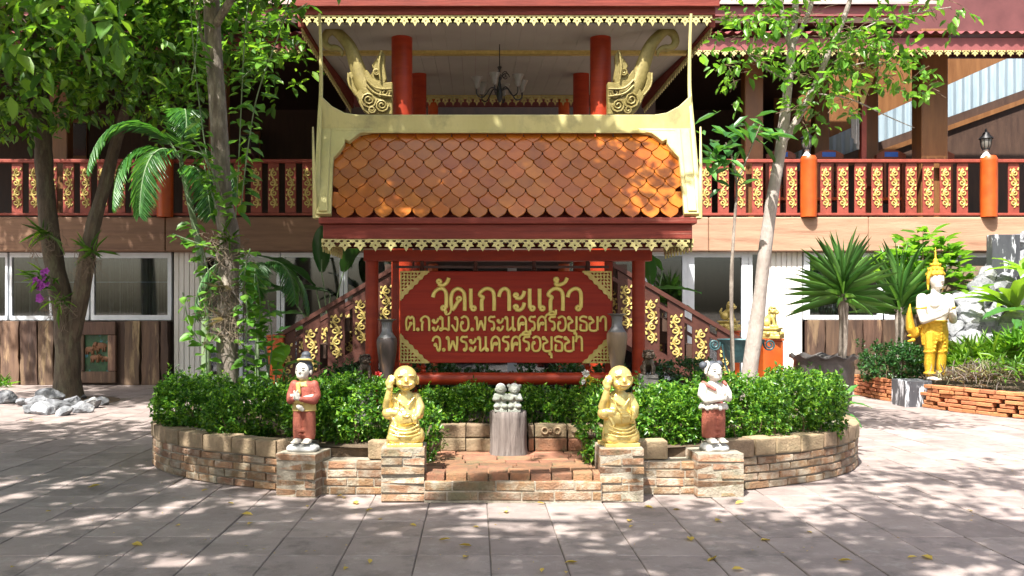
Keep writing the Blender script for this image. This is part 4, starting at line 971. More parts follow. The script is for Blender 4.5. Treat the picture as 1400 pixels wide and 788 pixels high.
# ================================================================ stairs up to the porch
def stair(sgn, label):
    t = thing('stair_flight', label, 'stairs', P(960 if sgn > 0 else 410, 540, 13.6), 'stair flights rising to the porch')
    def X(px_, Y_): 
        c_ = P(692, 0, 13.3).x; x = P(px_, 0, 13.3).x; return x if sgn > 0 else 2 * c_ - x
    ns = 12; xb_, xt = P(1020, 0, 13.3).x, P(826, 0, 13.3).x
    for k in range(ns):
        a = lerp(xb_, xt, k / ns); b = lerp(xb_, xt, (k + 1) / ns); c_ = P(692, 0, 13.3).x
        aa, bb = (a, b) if sgn > 0 else (2 * c_ - a, 2 * c_ - b)
        obj('step', MB().box2((aa, 13.36, .2 * k * .98), (bb, 14.64, .2 * (k + 1) * .98)), M['darkwood'], t)
    for Yr, dp in ((13.3, 0), (14.7, 1)):
        p0 = Vector((X(836, Yr), Yr, P(0, 361, 13.3).z)); p1 = Vector((X(1016, Yr), Yr, P(0, 467, 13.3).z))
        obj('handrail', MB().bar(p0, p1, .09, .06), M['railbrown'], t)
        low = Vector((0, 0, -.95)); obj('stringer', MB().bar(p0 + low, p1 + low, .08, .16), M['railbrown'], t)
        obj('middle_rail', MB().bar(p0 + Vector((0, 0, -.20)), p1 + Vector((0, 0, -.20)), .04, .05), M['railbrown'], t)
        for k in range(5):
            px_ = 856 + k * 34.0 - (0 if dp == 0 else 0); x = X(px_, Yr); f_ = (px_ - 836) / 180; zt = lerp(p0.z, p1.z, f_)
            hw = .125; sl = (p1.z - p0.z) / (p1.x - p0.x); ht = .92
            out = [(x - hw, zt - .04 + sl * -hw - ht), (x + hw, zt - .04 + sl * hw - ht), (x + hw, zt - .04 + sl * hw), (x - hw, zt - .04 - sl * hw)]
            b = obj('baluster', bevel_mesh(MB().poly(out, t=.035, M=Matrix.Translation((0, Yr, 0))).mesh('baluster'), .004), M['railbrown'], t)
            obj('gold_scroll', SCR, None, b, (x, Yr - .026, zt - .50), (0, 0, 0), (.95, 1, .80))
    return t
stair(1, 'stair flight with gold scroll balusters behind the right end of the sign'); stair(-1, 'stair flight with gold scroll balusters behind the left end of the sign')
# ================================================================ statues (remeshed solids, one per paint colour)
def limb(mb, chain, flat=1.0):                       # chain of (point, radius): tapered limb with rounded ends
    for (p, r) in chain: sph(mb, p, r, ns=14, nr=9)
    for (p, r), (q, s) in zip(chain[:-1], chain[1:]):
        p = Vector(p); q = Vector(q)
        mb.tube([lerp(p, q, k / 4) for k in range(5)], [lerp(r, s, k / 4) for k in range(5)], 14)
def slabs(mb, rows, seg=24):                         # stacked ellipses: (z, cx, cy, rx, ry)
    vs = []
    for (z, cx, cy, rx, ry) in rows:
        for k in range(seg):
            t = 2 * PI * k / seg; vs.append((cx + rx * math.cos(t), cy + ry * math.sin(t), z))
    n = len(rows); fs = [(i * seg + k, i * seg + (k + 1) % seg, (i + 1) * seg + (k + 1) % seg, (i + 1) * seg + k) for i in range(n - 1) for k in range(seg)]
    fs += [tuple(range(seg - 1, -1, -1)), tuple(range((n - 1) * seg, n * seg))]; mb.add(vs, fs)
class Statue:
    def __init__(s, name, label, cat, loc, rz=0, sc=1.0, group=None, wide=(1, 1, 1)):
        s.root = thing(name, label, cat, loc, group); s.M = Matrix.Translation(loc) @ Matrix.Rotation(rz, 4, 'Z') @ Matrix.Diagonal((sc * wide[0], sc * wide[1], sc * wide[2], 1)); s.sc = sc
    def part(s, name, build, m, vox=.0065, smooth=4, remesh=True, parent=None, grow=None):
        mb = MB(); build(mb)
        if grow: mb.v = [tuple(Vector(grow[0]) + (Vector(v) - Vector(grow[0])) * grow[1]) for v in mb.v]
        mb.v = [tuple(s.M @ Vector(v)) for v in mb.v]; mb.smooth = True
        o = obj(name, mb, m, parent or s.root)
        if remesh:
            md = o.modifiers.new('solid', 'REMESH'); md.mode = 'VOXEL'; md.voxel_size = vox * s.sc; md.use_smooth_shade = True
            if smooth: sm = o.modifiers.new('soft', 'SMOOTH'); sm.factor = .5; sm.iterations = smooth
        return o
def hand(mb, c, d, up, s, side=1, curl=.25):         # palm and five fingers, d = finger direction, up = back of hand
    c = Vector(c); d = Vector(d).normalized(); up = Vector(up).normalized(); sd = d.cross(up).normalized() * side; up = sd.cross(d) * side
    sph(mb, c, (s * .42, s * .42, s * .42)); limb(mb, [(c, s * .36), (c + d * s * .55, s * .4)])
    for k, (o_, l) in enumerate(((-.36, .62), (-.12, .74), (.12, .70), (.34, .56))):
        p = c + d * s * .7 + sd * (o_ * s); q = p + d * (l * s * .55) - up * (curl * .2 * s); e = q + d * (l * s * .42) - up * (curl * .55 * s)
        limb(mb, [(p, s * .125), (q, s * .12), (e, s * .09)])
    p = c + sd * (-.40 * s) + d * s * .1; limb(mb, [(p, s * .14), (p + d * s * .35 - sd * s * .18, s * .125), (p + d * s * .66 - sd * s * .1, s * .1)])
def arcpts(c, rx, rz_, a0, a1, y, n=9): return [(c[0] + rx * math.cos(lerp(a0, a1, k / (n - 1))), y(lerp(a0, a1, k / (n - 1))) if callable(y) else y, c[1] + rz_ * math.sin(lerp(a0, a1, k / (n - 1)))) for k in range(n)]

def monk(label, loc, rz):
    s = Statue('monk_statue', label, 'statue', loc, rz, 1.0, 'golden monk statues flanking the step', (1.07, 1.05, 1.03))
    def body(mb):
        slabs(mb, [(0, .0, 0, .128, .105), (.03, 0, 0, .132, .108), (.034, 0, 0, .125, .1), (.05, .0, -.005, .13, .105), (.09, .004, 0, .128, .105), (.14, 0, .005, .115, .098), (.2, -.004, .01, .106, .09), (.26, -.006, .012, .1, .082), (.33, -.002, .014, .094, .074), (.39, .002, .014, .075, .06), (.415, .005, .012, .045, .045)])
        sph(mb, (.055, -.055, .06), (.075, .06, .05)); sph(mb, (-.065, -.055, .06), (.07, .06, .05)); sph(mb, (.105, -.03, .075), (.045, .06, .07))
        sph(mb, (.0, -.055, .21), (.08, .055, .075))
        limb(mb, [((.005, .01, .39), .036), ((.006, .0, .43), .034)])
        # raised arm on the viewer's left, hand to the cheek; sleeve hanging from it
        limb(mb, [((-.075, .01, .365), .038), ((-.128, -.02, .30), .036), ((-.122, -.05, .36), .03), ((-.108, -.062, .44), .023)])
        sph(mb, (-.115, -.015, .25), (.052, .055, .05)); limb(mb, [((-.12, -.02, .26), .04), ((-.06, -.06, .255), .03)])
        hand(mb, (-.108, -.070, .455), (.12, -.05, 1), (-.6, -1, .2), .064, 1, .3)
        # other arm, hand on the bag
        limb(mb, [((.085, .01, .365), .04), ((.115, -.02, .29), .038), ((.095, -.075, .235), .026)]); sph(mb, (.11, -.03, .25), (.035, .045, .05))
        hand(mb, (.082, -.086, .235), (-.25, -.25, -1), (-.2, -1, .2), .045, -1, .5)
        # robe folds
        for k, (z, dip, w_) in enumerate(((.135, .03, .11), (.165, .035, .105), (.10, .02, .115))):
            pts = [(lerp(-w_, w_, i / 10), -.062 - .045 * math.sin(PI * i / 10) - .02, z - dip * math.sin(PI * i / 10)) for i in range(11)]
            mb.tube(pts, .008, 8)
        for (p0, p1) in (((-.075, -.055, .37), (.0, -.082, .31)), ((.075, -.05, .375), (.02, -.082, .31)), ((.1, -.06, .20), (.105, -.085, .07)), ((-.10, -.05, .24), (-.06, -.09, .15))): mb.tube([lerp(Vector(p0), Vector(p1), k / 4) for k in range(5)], .009, 8)
    s.part('body', body, M['statuegold'], .0055, 3)
    def head(mb):
        sph(mb, (.006, -.01, .512), (.078, .078, .080)); sph(mb, (.010, -.03, .475), (.066, .06, .052)); sph(mb, (.042, -.055, .475), .028); sph(mb, (-.026, -.058, .475), .028)
        sph(mb, (.010, -.088, .492), (.014, .014, .012)); limb(mb, [((.010, -.078, .515), .009), ((.010, -.09, .494), .010)])
        for sx in (-1, 1):
            sph(mb, (.008 + sx * .077, .0, .49), (.014, .02, .032)); sph(mb, (.008 + sx * .034, -.075, .528), (.024, .012, .009))
        sph(mb, (.010, -.075, .448), (.026, .018, .014)); mb.tube(arcpts((.010, .478), .04, .022, PI * 1.08, PI * 1.92, -.085), .006, 8)
    s.part('head', head, M['statuegold'], .0045, 2, grow=((.005, 0, .43), 1.14))
    def bag(mb):
        mb.box((.012, -.112, .222), (.062, .03, .075), rot=(.12, -.12, 0)); mb.tube([(-.02, -.095, .26), (-.045, -.085, .30), (-.05, -.07, .34)], .007, 8); mb.tube([(-.012, -.128, .238), (.012, -.132, .232), (.038, -.128, .24)], .005, 6)
    s.part('alms_bag', bag, M['statuegold'], .004, 2)
    def lines(mb):
        mb.tube(arcpts((.010, .474), .032, .016, PI * 1.05, PI * 1.95, -.0925), [.001, .003, .005, .006, .006, .006, .005, .003, .001], 6)
        for sx in (-1, 1): mb.tube(arcpts((.010 + sx * .034, .518), .017, .008, PI * .1, PI * .9, -.086), .0024, 5)
    s.part('face_line', lines, mat('face_shadow_gold', (.22, .11, .03), rough=.6), remesh=False, grow=((.005, 0, .43), 1.14))
    s.part('plinth', lambda mb: mb.box((0, 0, .012), (.265, .215, .03)), M['statuegold'], .006, 2)
monk('golden laughing monk statue on the pedestal left of the mossy step', PED['b'], R(6))
monk('golden laughing monk statue on the pedestal right of the mossy step', PED['c'], R(10))

def white_face(s, c, r, turn=0.0):
    """eyes, brows, lips and nose on an ellipsoid head: c centre, r radii"""
    c = Vector(c); Rm = Matrix.Rotation(turn, 3, 'Z')
    def on(u, v, k=1.0):                             # u, v in -1..1 over the face
        d = Vector((math.sin(u * .9), -math.cos(u * .9) * math.cos(v * .8), math.sin(v * .8))); d.normalize(); d = Rm @ d; return c + Vector((d.x * r[0], d.y * r[1], d.z * r[2])) * k
    s.part('eye', lambda mb: [mb.tube([on(sx * .62 - .2 + .4 * k / 6, .10 + .05 * math.sin(PI * k / 6), 1.0) for k in range(7)], [.001, .002, .003, .0033, .003, .002, .001], 6) for sx in (-1, 1)], M['ink'], remesh=False)
    s.part('brow', lambda mb: [mb.tube([on(sx * .62 - .26 + .52 * k / 6, .36 + .10 * math.sin(PI * k / 6), 1.0) for k in range(7)], [.001, .002, .0028, .003, .0028, .002, .001], 6) for sx in (-1, 1)], M['ink'], remesh=False)
    s.part('lips', lambda mb: mb.tube([on(-.26 + .52 * k / 6, -.62 - .07 * math.sin(PI * k / 6), 1.0) for k in range(7)], [.001, .0045, .006, .0065, .006, .0045, .001], 7), M['lips'], remesh=False)
    return on
# woman in a red jacket
s = Statue('woman_statue', 'painted statue of a woman in red jacket and yellow shawl, hair in a bun', 'statue', PED['a'], R(-10), 1.0)
fc, fr_ = (-.008, -.012, .650), (.060, .060, .075)
def b_(mb):
    sph(mb, fc, fr_); sph(mb, (-.012, -.03, .612), (.042, .042, .036)); limb(mb, [((0, .004, .6), .03), ((0, .004, .56), .034)])
    limb(mb, [((-.014, -.068, .662), .007), ((-.014, -.078, .642), .010)]); sph(mb, (.056, .0, .638), (.012, .018, .026)); sph(mb, (-.066, .0, .638), (.010, .018, .026))
    limb(mb, [((0, .004, .56), .034), ((0, .004, .46), .045), ((0, .004, .34), .045)]); [limb(mb, [((sx * .03, .0, .36), .03), ((sx * .043, .0, .2), .03), ((sx * .043, -.01, .085), .028)]) for sx in (-1, 1)]; [limb(mb, [((0, 0, .52), .025), ((sx * .09, .0, .52), .02), ((sx * .108, -.012, .45), .02), ((sx * .03 - .02, -.098, .425), .018)]) for sx in (-1, 1)]
    hand(mb, (-.036, -.105, .435), (-.06, -.1, 1), (1, 0, 0), .046, 1, .1); hand(mb, (-.012, -.107, .435), (-.12, -.1, 1), (-1, 0, 0), .046, 1, .1)
    for sx in (-1, 1): sph(mb, (sx * .043, -.045, .083), (.036, .062, .024)); [sph(mb, (sx * .043 + (k - 2) * .013, -.102, .076), (.0085, .014, .010)) for k in range(5)]
s.part('body', b_, M['skin'], .0052, 2); white_face(s, fc, (.060, .062, .075), R(-8))
s.part('hair', lambda mb: [sph(mb, (.004, .016, .668), (.065, .062, .074)), sph(mb, (.006, .016, .735), (.055, .055, .036)), sph(mb, (.010, .018, .775), (.040, .040, .034)), sph(mb, (.04, .01, .64), (.025, .035, .05))], M['hair'], .0055, 3)
s.part('headband', lambda mb: [mb.tube([(.004 + .058 * math.cos(t), .008 + .06 * math.sin(t), .733 - .012 * math.sin(t)) for t in [2 * PI * k / 24 for k in range(25)]], .0095, 8)], M['shawl'], .004, 1)
def jk(mb):
    slabs(mb, [(.36, 0, 0, .094, .066), (.42, 0, 0, .09, .062), (.5, 0, .004, .098, .062), (.545, 0, .006, .085, .054), (.57, 0, .006, .045, .04)])
    for sx in (-1, 1): limb(mb, [((sx * .085, .006, .535), .037), ((sx * .112, -.01, .45), .034), ((sx * .10, -.045, .41), .033), ((sx * .035 - .02, -.10, .425), .023)])
s.part('jacket', jk, M['jacket'], .0055, 3)
s.part('shawl', lambda mb: [slabs(mb, [(.325, 0, -.001, .104, .074), (.345, 0, -.001, .1, .072), (.40, 0, 0, .096, .069)]), slabs(mb, [(.525, -.004, -.006, .07, .056), (.55, -.002, 0, .056, .05), (.572, 0, .004, .04, .04), (.585, 0, .004, .035, .035)]), limb(mb, [((-.03, -.062, .54), .02), ((-.02, -.07, .48), .018), ((-.026, -.088, .44), .018)]), [limb(mb, [((-.05 + k * .018, -.092, .40), .012), ((-.045 + k * .014, -.1, .43), .010)]) for k in range(5)]], M['shawl'], .005, 2)
def pants(mb):
    for sx in (-1, 1): slabs(mb, [(.095, sx * .043, -.002, .045, .052), (.14, sx * .043, 0, .05, .055), (.22, sx * .044, 0, .05, .058), (.30, sx * .042, 0, .05, .06), (.345, sx * .04, 0, .05, .06)])
    for z in (.13, .16, .17): slabs(mb, [(z - .004, 0, 0, .096, .058), (z + .004, 0, 0, .096, .058)])
s.part('trousers', pants, M['sarong'], .0055, 2)
s.part('sash', lambda mb: [limb(mb, [((-.02, -.078, .365), .02), ((0, -.082, .355), .022), ((.016, -.08, .34), .016)])], M['skin'], .005, 1)
s.part('rock_base', lambda mb: [sph(mb, (0, 0, .02), (.13, .115, .045)), sph(mb, (.06, -.05, .02), (.07, .06, .035)), sph(mb, (-.06, -.04, .02), (.075, .07, .04)), mb.box((0, 0, .006), (.2, .17, .02))], M['stonebase'], .007, 2)
# girl with two hair buns
s = Statue('girl_statue', 'painted statue of a girl with hair buns and long red skirt', 'statue', PED['d'], R(14), 1.0)
fc, fr_ = (.004, -.015, .640), (.062, .062, .074)
def b_(mb):
    sph(mb, fc, fr_); sph(mb, (.01, -.035, .602), (.042, .042, .034)); limb(mb, [((0, .004, .59), .028), ((0, .004, .545), .032)]); limb(mb, [((.004, -.074, .652), .007), ((.004, -.084, .632), .010)])
    for sx in (-1, 1): sph(mb, (.004 + sx * .062, .0, .628), (.010, .018, .024))
    slabs(mb, [(.40, 0, .0, .07, .055), (.46, 0, .002, .08, .058), (.51, 0, .004, .086, .056), (.54, 0, .006, .066, .05), (.56, 0, .006, .035, .035)])
    limb(mb, [((-.088, .0, .525), .036), ((-.112, -.012, .455), .034), ((-.09, -.05, .415), .032), ((.025, -.105, .43), .022)]); limb(mb, [((.088, .0, .525), .036), ((.118, -.02, .465), .033), ((.10, -.06, .425), .03), ((.045, -.105, .432), .022)])
    limb(mb, [((0, 0, .42), .05), ((0, 0, .32), .05)]); [limb(mb, [((sx * .03, .0, .34), .03), ((sx * .042, .0, .2), .03), ((sx * .042, -.01, .085), .028)]) for sx in (-1, 1)]
    hand(mb, (.028, -.108, .442), (.05, -.2, 1), (-1, 0, 0), .046, 1, .1); hand(mb, (.052, -.108, .442), (0, -.2, 1), (1, 0, 0), .046, 1, .1)
    for sx in (-1, 1): sph(mb, (sx * .042, -.045, .085), (.038, .064, .026)); [sph(mb, (sx * .042 + (k - 2) * .013, -.104, .078), (.0085, .014, .010)) for k in range(5)]
s.part('body', b_, M['skin'], .0052, 2); white_face(s, fc, (.062, .064, .074), R(2))
s.part('hair', lambda mb: [sph(mb, (-.006, .012, .662), (.066, .062, .068)), sph(mb, (-.085, .015, .69), (.034, .034, .034)), sph(mb, (.066, .03, .70), (.03, .03, .03))], M['hair'], .0055, 3)
s.part('hair_ribbon', lambda mb: [mb.tube([(-.062 + .012 * math.cos(t), .01 + .036 * math.sin(t), .685 + .036 * math.cos(t)) for t in [2 * PI * k / 16 for k in range(17)]], .011, 7), limb(mb, [((-.075, -.02, .66), .014), ((-.082, -.024, .63), .010)])], M['skin'], .0045, 1)
s.part('red_collar', lambda mb: [limb(mb, [((-.095, -.005, .55), .018), ((-.06, -.045, .525), .017), ((-.02, -.062, .50), .015)]), limb(mb, [((.08, -.02, .555), .016), ((.09, -.035, .54), .014)]), slabs(mb, [(.372, 0, 0, .082, .064), (.40, 0, 0, .078, .06), (.42, 0, 0, .074, .058)])], M['pinkpaint'], .005, 2)
s.part('ruffle', lambda mb: [limb(mb, [((.108 * math.cos(t), .08 * math.sin(t), .352 + .008 * math.sin(6 * t)), .018), ((.102 * math.cos(t), .076 * math.sin(t), .378), .012)]) for t in [2 * PI * k / 18 for k in range(18)]] + [slabs(mb, [(.34, 0, 0, .1, .074), (.385, 0, 0, .1, .074)])], M['skin'], .005, 2)
def skirt(mb):
    for sx in (-1, 1): slabs(mb, [(.105, sx * .038, 0, .058, .062), (.16, sx * .038, 0, .06, .064), (.26, sx * .036, 0, .062, .068), (.345, sx * .034, 0, .062, .068)])
    for z in (.135, .175, .185): slabs(mb, [(z - .004, 0, 0, .1, .066), (z + .004, 0, 0, .1, .066)])
s.part('skirt', skirt, M['sarong'], .0055, 2)
s.part('rock_base', lambda mb: [sph(mb, (0, 0, .025), (.115, .105, .05)), sph(mb, (.04, -.05, .02), (.07, .06, .04)), mb.box((0, 0, .006), (.19, .16, .02))], M['stonebase'], .007, 2)

# gilded deity statue at the right
kl = P(1279, 520, 14.15)
s = Statue('deity_statue', 'white and gold standing deity statue with pointed crown, palms together', 'statue', kl, R(14), 1.0)
fc, fr_ = (.0, -.03, 1.55), (.105, .11, .145)
def b_(mb):
    sph(mb, fc, fr_); sph(mb, (0, -.06, 1.46), (.072, .075, .06)); limb(mb, [((0, 0, 1.45), .06), ((0, 0, 1.34), .07)]); limb(mb, [((0, -.125, 1.58), .012), ((0, -.145, 1.535), .019)])
    slabs(mb, [(.88, 0, 0, .165, .115), (.98, 0, 0, .175, .12), (1.1, 0, -.01, .215, .14), (1.2, 0, -.005, .235, .14), (1.28, 0, 0, .2, .11), (1.33, 0, 0, .11, .08)])
    for sx in (-1, 1):
        limb(mb, [((sx * .235, .01, 1.26), .085), ((sx * .275, -.01, 1.08), .068), ((sx * .27, -.06, .93), .06), ((sx * .13, -.21, 1.0), .048), ((sx * .04, -.26, 1.06), .04)]); sph(mb, (sx * .1, -.1, 1.17), (.09, .06, .06))
        hand(mb, (sx * .022, -.27, 1.10), (0, .05, 1), (sx, 0, 0), .085, sx, .05)
    for sx in (-1, 1): limb(mb, [((sx * .06, 0, .92), .07), ((sx * .105, 0, .5), .05), ((sx * .105, 0, .06), .045)]); sph(mb, (sx * .105, -.05, .03), (.06, .13, .035)); [sph(mb, (sx * .105 + (k - 2) * .024, -.175, .022), (.014, .028, .018)) for k in range(5)]
s.part('body', b_, M['skin'], .011, 3); white_face(s, fc, (.105, .115, .145), R(8))
def crown(mb):
    slabs(mb, [(1.60, 0, .02, .118, .12), (1.64, 0, 0, .125, .135), (1.68, 0, 0, .118, .125), (1.70, 0, 0, .10, .10), (1.74, 0, 0, .098, .098), (1.755, 0, 0, .07, .07), (1.80, 0, 0, .066, .066), (1.815, 0, 0, .042, .042), (1.86, 0, 0, .036, .036), (1.88, 0, 0, .018, .018), (2.06, 0, 0, .007, .007)])
    for z, r_ in ((1.64, .13), (1.72, .104), (1.79, .072)):
        for k in range(12): t = 2 * PI * k / 12; sph(mb, (r_ * math.cos(t), r_ * math.sin(t), z), (.016, .016, .024), ns=8, nr=6)
    for sx in (-1, 1): limb(mb, [((sx * .115, .0, 1.66), .02), ((sx * .14, -.005, 1.58), .026), ((sx * .12, .02, 1.48), .022), ((sx * .135, .0, 1.40), .012)])
s.part('crown', crown, M['goldleaf'], .009, 1)
def lower(mb):
    slabs(mb, [(.60, 0, 0, .19, .12), (.70, 0, 0, .2, .135), (.80, 0, 0, .185, .13), (.90, 0, 0, .172, .12), (.93, 0, 0, .165, .115)])
    for sx in (-1, 1):
        limb(mb, [((sx * .10, 0, .74), .11), ((sx * .105, -.01, .50), .092), ((sx * .105, -.005, .40), .078), ((sx * .105, .01, .25), .078), ((sx * .105, .005, .09), .058)])
        limb(mb, [((sx * .17, 0, .86), .04), ((sx * .215, .02, .72), .034), ((sx * .205, .03, .56), .02)])
        for z in (.11, .44): mb.tube([(sx * .105 + .078 * math.cos(t), .08 * math.sin(t), z) for t in [2 * PI * k / 16 for k in range(17)]], .018, 8)
        for k in range(7): sph(mb, (sx * (.03 + .012 * k), -.12 + .004 * k, .82 - .06 * k), (.02, .02, .02), ns=8, nr=6)
    for k in range(5): sph(mb, (0, -.13 + .006 * k, .84 - .055 * k), (.045 - .006 * k, .03, .034), ns=10, nr=7)
    mb.tube([(.17 * math.cos(t), .125 * math.sin(t), .91) for t in [2 * PI * k / 20 for k in range(21)]], .022, 8)
s.part('gilded_trousers', lower, M['goldleaf'], .010, 1)
s.part('armlet', lambda mb: [mb.tube([(sx * .262 + .074 * math.cos(t), -.002 + .074 * math.sin(t), 1.12 + .01 * math.cos(t)) for t in [2 * PI * k / 16 for k in range(17)]], .014, 7) for sx in (-1, 1)], M['goldleaf'], remesh=False)
def tail(mb):
    limb(mb, [((-.13, .12, .80), .07), ((-.24, .17, .72), .075), ((-.31, .17, .80), .07), ((-.34, .16, .95), .055), ((-.355, .14, 1.06), .035), ((-.36, .12, 1.18), .008)])
    for k in range(6): limb(mb, [((-.26 - .01 * k, .17, .62 + .07 * k), .035), ((-.36 - .004 * k, .17, .60 + .085 * k), .012)])
s.part('tail', tail, M['goldleaf'], .010, 1)
tag(obj('marble_block', bevel_mesh(MB().box2(P(1238, 562, 14.02) , Vector((P(1275, 0, 14.02).x, 14.5, kl.z))).mesh('marble_block'), .01), M['granite']), 'dark veined marble block under the deity statue', 'block')

# guardian lions
def lion(name, label, loc, rz, sc, m, base=None, group=None, vox=.0075):
    s = Statue(name, label, 'statue', loc, rz, sc, group)
    def b_(mb):                                       # unit: about 1 tall, seated, facing -y
        limb(mb, [((0, .20, .26), .22), ((0, .04, .40), .20), ((0, -.08, .55), .19)]); sph(mb, (0, -.13, .50), (.17, .13, .17))
        for sx in (-1, 1):
            sph(mb, (sx * .19, .14, .22), (.12, .2, .18)); limb(mb, [((sx * .20, -.08, .07), .07), ((sx * .19, -.17, .05), .065)])
            limb(mb, [((sx * .15, -.12, .48), .09), ((sx * .16, -.19, .28), .07), ((sx * .155, -.22, .10), .066), ((sx * .155, -.28, .05), .07)])
            sph(mb, (sx * .17, -.08, .93), (.05, .04, .05))
        sph(mb, (0, -.16, .76), (.19, .17, .17)); sph(mb, (0, -.30, .70), (.13, .10, .085)); sph(mb, (0, -.38, .735), (.05, .04, .035)); sph(mb, (0, -.28, .635), (.10, .09, .04))
        for sx in (-1, 1): sph(mb, (sx * .085, -.29, .80), (.045, .04, .035)); sph(mb, (sx * .10, -.36, .69), (.05, .04, .04))
        limb(mb, [((0, .36, .25), .06), ((0, .42, .45), .07), ((0, .36, .62), .05)])
    o = s.part('body', b_, m, vox * 1.5, 1)
    def mane(mb):
        rr = random.Random(3)
        for k in range(46):
            u = rr.uniform(-1.0, 1.0) * PI * .72; v = rr.uniform(-.6, 1.25); c_ = Vector((.21 * math.sin(u) * math.cos(v * .8), -.13 + .20 * math.cos(u) * math.cos(v * .8) * (1 if True else 0), .76 + .20 * math.sin(v))); sph(mb, c_, .052, ns=8, nr=6)
    s.part('mane', mane, m, vox * 1.5, 1)
    if base == 'slab': s.part('slab', lambda mb: mb.box((0, .0, -.06), (.72, .86, .12)), M['slab'], remesh=False)
    if base == 'lotus':
        s.part('lotus_base', lambda mb: [mb.box((0, 0, -.04), (.95, .95, .08)), mb.box((0, 0, -.15), (.80, .80, .14)), mb.box((0, 0, -.27), (1.0, 1.0, .12)), mb.box((0, 0, -.42), (1.06, 1.06, .16))] + [sph(mb, (.5 * math.cos(t), .5 * math.sin(t), -.27), (.14, .14, .10), ns=10, nr=6) for t in [2 * PI * k / 10 for k in range(10)]], m, vox * 2, 2)
    return s
lion('lion_statue', 'small bronze guardian lion beside the left shelter post', P(498.5, 518, 8.95), R(14), .245, M['bronze'], 'slab', 'bronze lions beside the shelter posts')
lion('lion_statue', 'small bronze guardian lion beside the right shelter post', P(886, 512, 8.95), R(-6), .245, M['bronze'], 'slab', 'bronze lions beside the shelter posts')
for px_ in (498.5, 886):
    c_ = P(px_, 520 if px_ < 600 else 514, 8.95); tag(obj('lion_plinth', bevel_mesh(MB().box2((c_.x - .085, 8.85, .3), (c_.x + .085, 9.06, c_.z - .012)).mesh('lion_plinth'), .006), M['slab']), 'grey stone plinth under the bronze lion at the %s shelter post' % ('left' if px_ < 600 else 'right'), 'plinth', 'plinths of the bronze lions')
# newel posts of the stairs and their gilded lions
def newel(px_, Y_, ytop, w_, label, lab2, rz, with_lion=True):
    zt = P(0, ytop, Y_).z; x = P(px_, 0, Y_).x; hw = S(w_, Y_) / 2
    t = thing('newel_post', label, 'post', (x, Y_, 0), 'orange newel posts of the stairs')
    obj('shaft', bevel_mesh(MB().box2((x - hw, Y_ - hw, 0), (x + hw, Y_ + hw, zt - .03)).mesh('shaft'), .01), M['orange'], t)
    obj('cap', bevel_mesh(MB().box2((x - hw * 1.1, Y_ - hw * 1.1, zt - .029), (x + hw * 1.1, Y_ + hw * 1.1, zt)).mesh('cap'), .006), M['orange'], t)
    if with_lion: lion('lion_statue', lab2, (x, Y_, zt + .158), rz, .315, M['gold'], 'lotus', 'gilded lions on the newel posts', .009)
newel(1053, 13.3, 463, 27, 'orange newel post under the gilded lion at the front of the right stair', 'gilded lion on the front newel post of the right stair', R(60))
newel(996, 14.9, 452, 24, 'orange newel post under the gilded lion at the back of the right stair', 'gilded lion on the back newel post, behind the thin sapling stem', R(60))
newel(378, 13.3, 458, 22, 'orange newel post at the foot of the left stair, half hidden by leaves', '', 0, False)

# stump and the two stone children
stx = P(695, 0, 8.3).x; SZ = P(0, 562, 8.28).z
st = thing('tree_stump', 'grey weathered tree stump on the mossy brick step', 'stump', (stx, 8.3, .19))
mb = MB(); seg = 40; vs = []
rowsz = [.185, .25, .35, .45, .52, SZ - .012, SZ]
for i, z in enumerate(rowsz):
    for k in range(seg):
        t = 2 * PI * k / seg; r_ = .163 + .010 * mnoise.noise(Vector((math.cos(t) * 2.5, math.sin(t) * 2.5, z * .8))) + .006 * math.sin(t * 9 + math.sin(z * 7)) - (.008 if i == len(rowsz) - 1 else 0) + (.010 if i == 0 else 0)
        vs.append((stx + r_ * math.cos(t), 8.3 + r_ * math.sin(t) * .95, z))
fs = [(i * seg + k, i * seg + (k + 1) % seg, (i + 1) * seg + (k + 1) % seg, (i + 1) * seg + k) for i in range(len(rowsz) - 1) for k in range(seg)]
mb.add(vs, fs); mb.smooth = True; obj('bark', mb, M['stump'], st)
tp = MB().add([vs[len(vs) - seg + k] for k in range(seg)], [tuple(range(seg))]); obj('cut_face', tp, M['stump'], st)
def child(px_, label, buns):
    s = Statue('stone_child', label, 'statue', (P(px_, 0, 8.25).x, 8.24, SZ), 0, 1.0, 'carved stone children on the stump')
    def b_(mb):
        mb.box((0, 0, .012), (.115, .10, .024)); slabs(mb, [(.02, 0, 0, .048, .044), (.06, 0, 0, .054, .048), (.09, 0, 0, .05, .044), (.13, 0, 0, .045, .038), (.16, 0, 0, .03, .028)])
        for sx in (-1, 1):
            sph(mb, (sx * .035, -.035, .05), (.032, .034, .024)); limb(mb, [((sx * .045, 0, .145), .019), ((sx * .058, -.012, .11), .018), ((sx * .02, -.05, .115), .014), ((sx * .008, -.056, .14), .012)])
        sph(mb, (0, -.004, .20), (.046, .043, .048)); sph(mb, (0, -.044, .195), (.007, .008, .007))
        for sx in (-1, 1): sph(mb, (sx * .046, 0, .195), (.008, .012, .016)); sph(mb, (sx * .018, -.04, .207), (.008, .006, .005))
        mb.tube(arcpts((0, .182), .016, .007, PI * 1.05, PI * 1.95, -.043), .003, 6)
        if buns: [sph(mb, (sx * .048, .008, .228), .019) for sx in (-1, 1)]
    s.part('body', b_, M['greystone'], .0042, 1)
    s.part('hair_cap', lambda mb: [sph(mb, (0, .008, .213), (.045, .042, .042))], M['stonebase'], .005, 1)
child(684.5, 'left of two small grey stone children sitting on the stump', False); child(703, 'right of two small grey stone children on the stump, with hair buns', True)

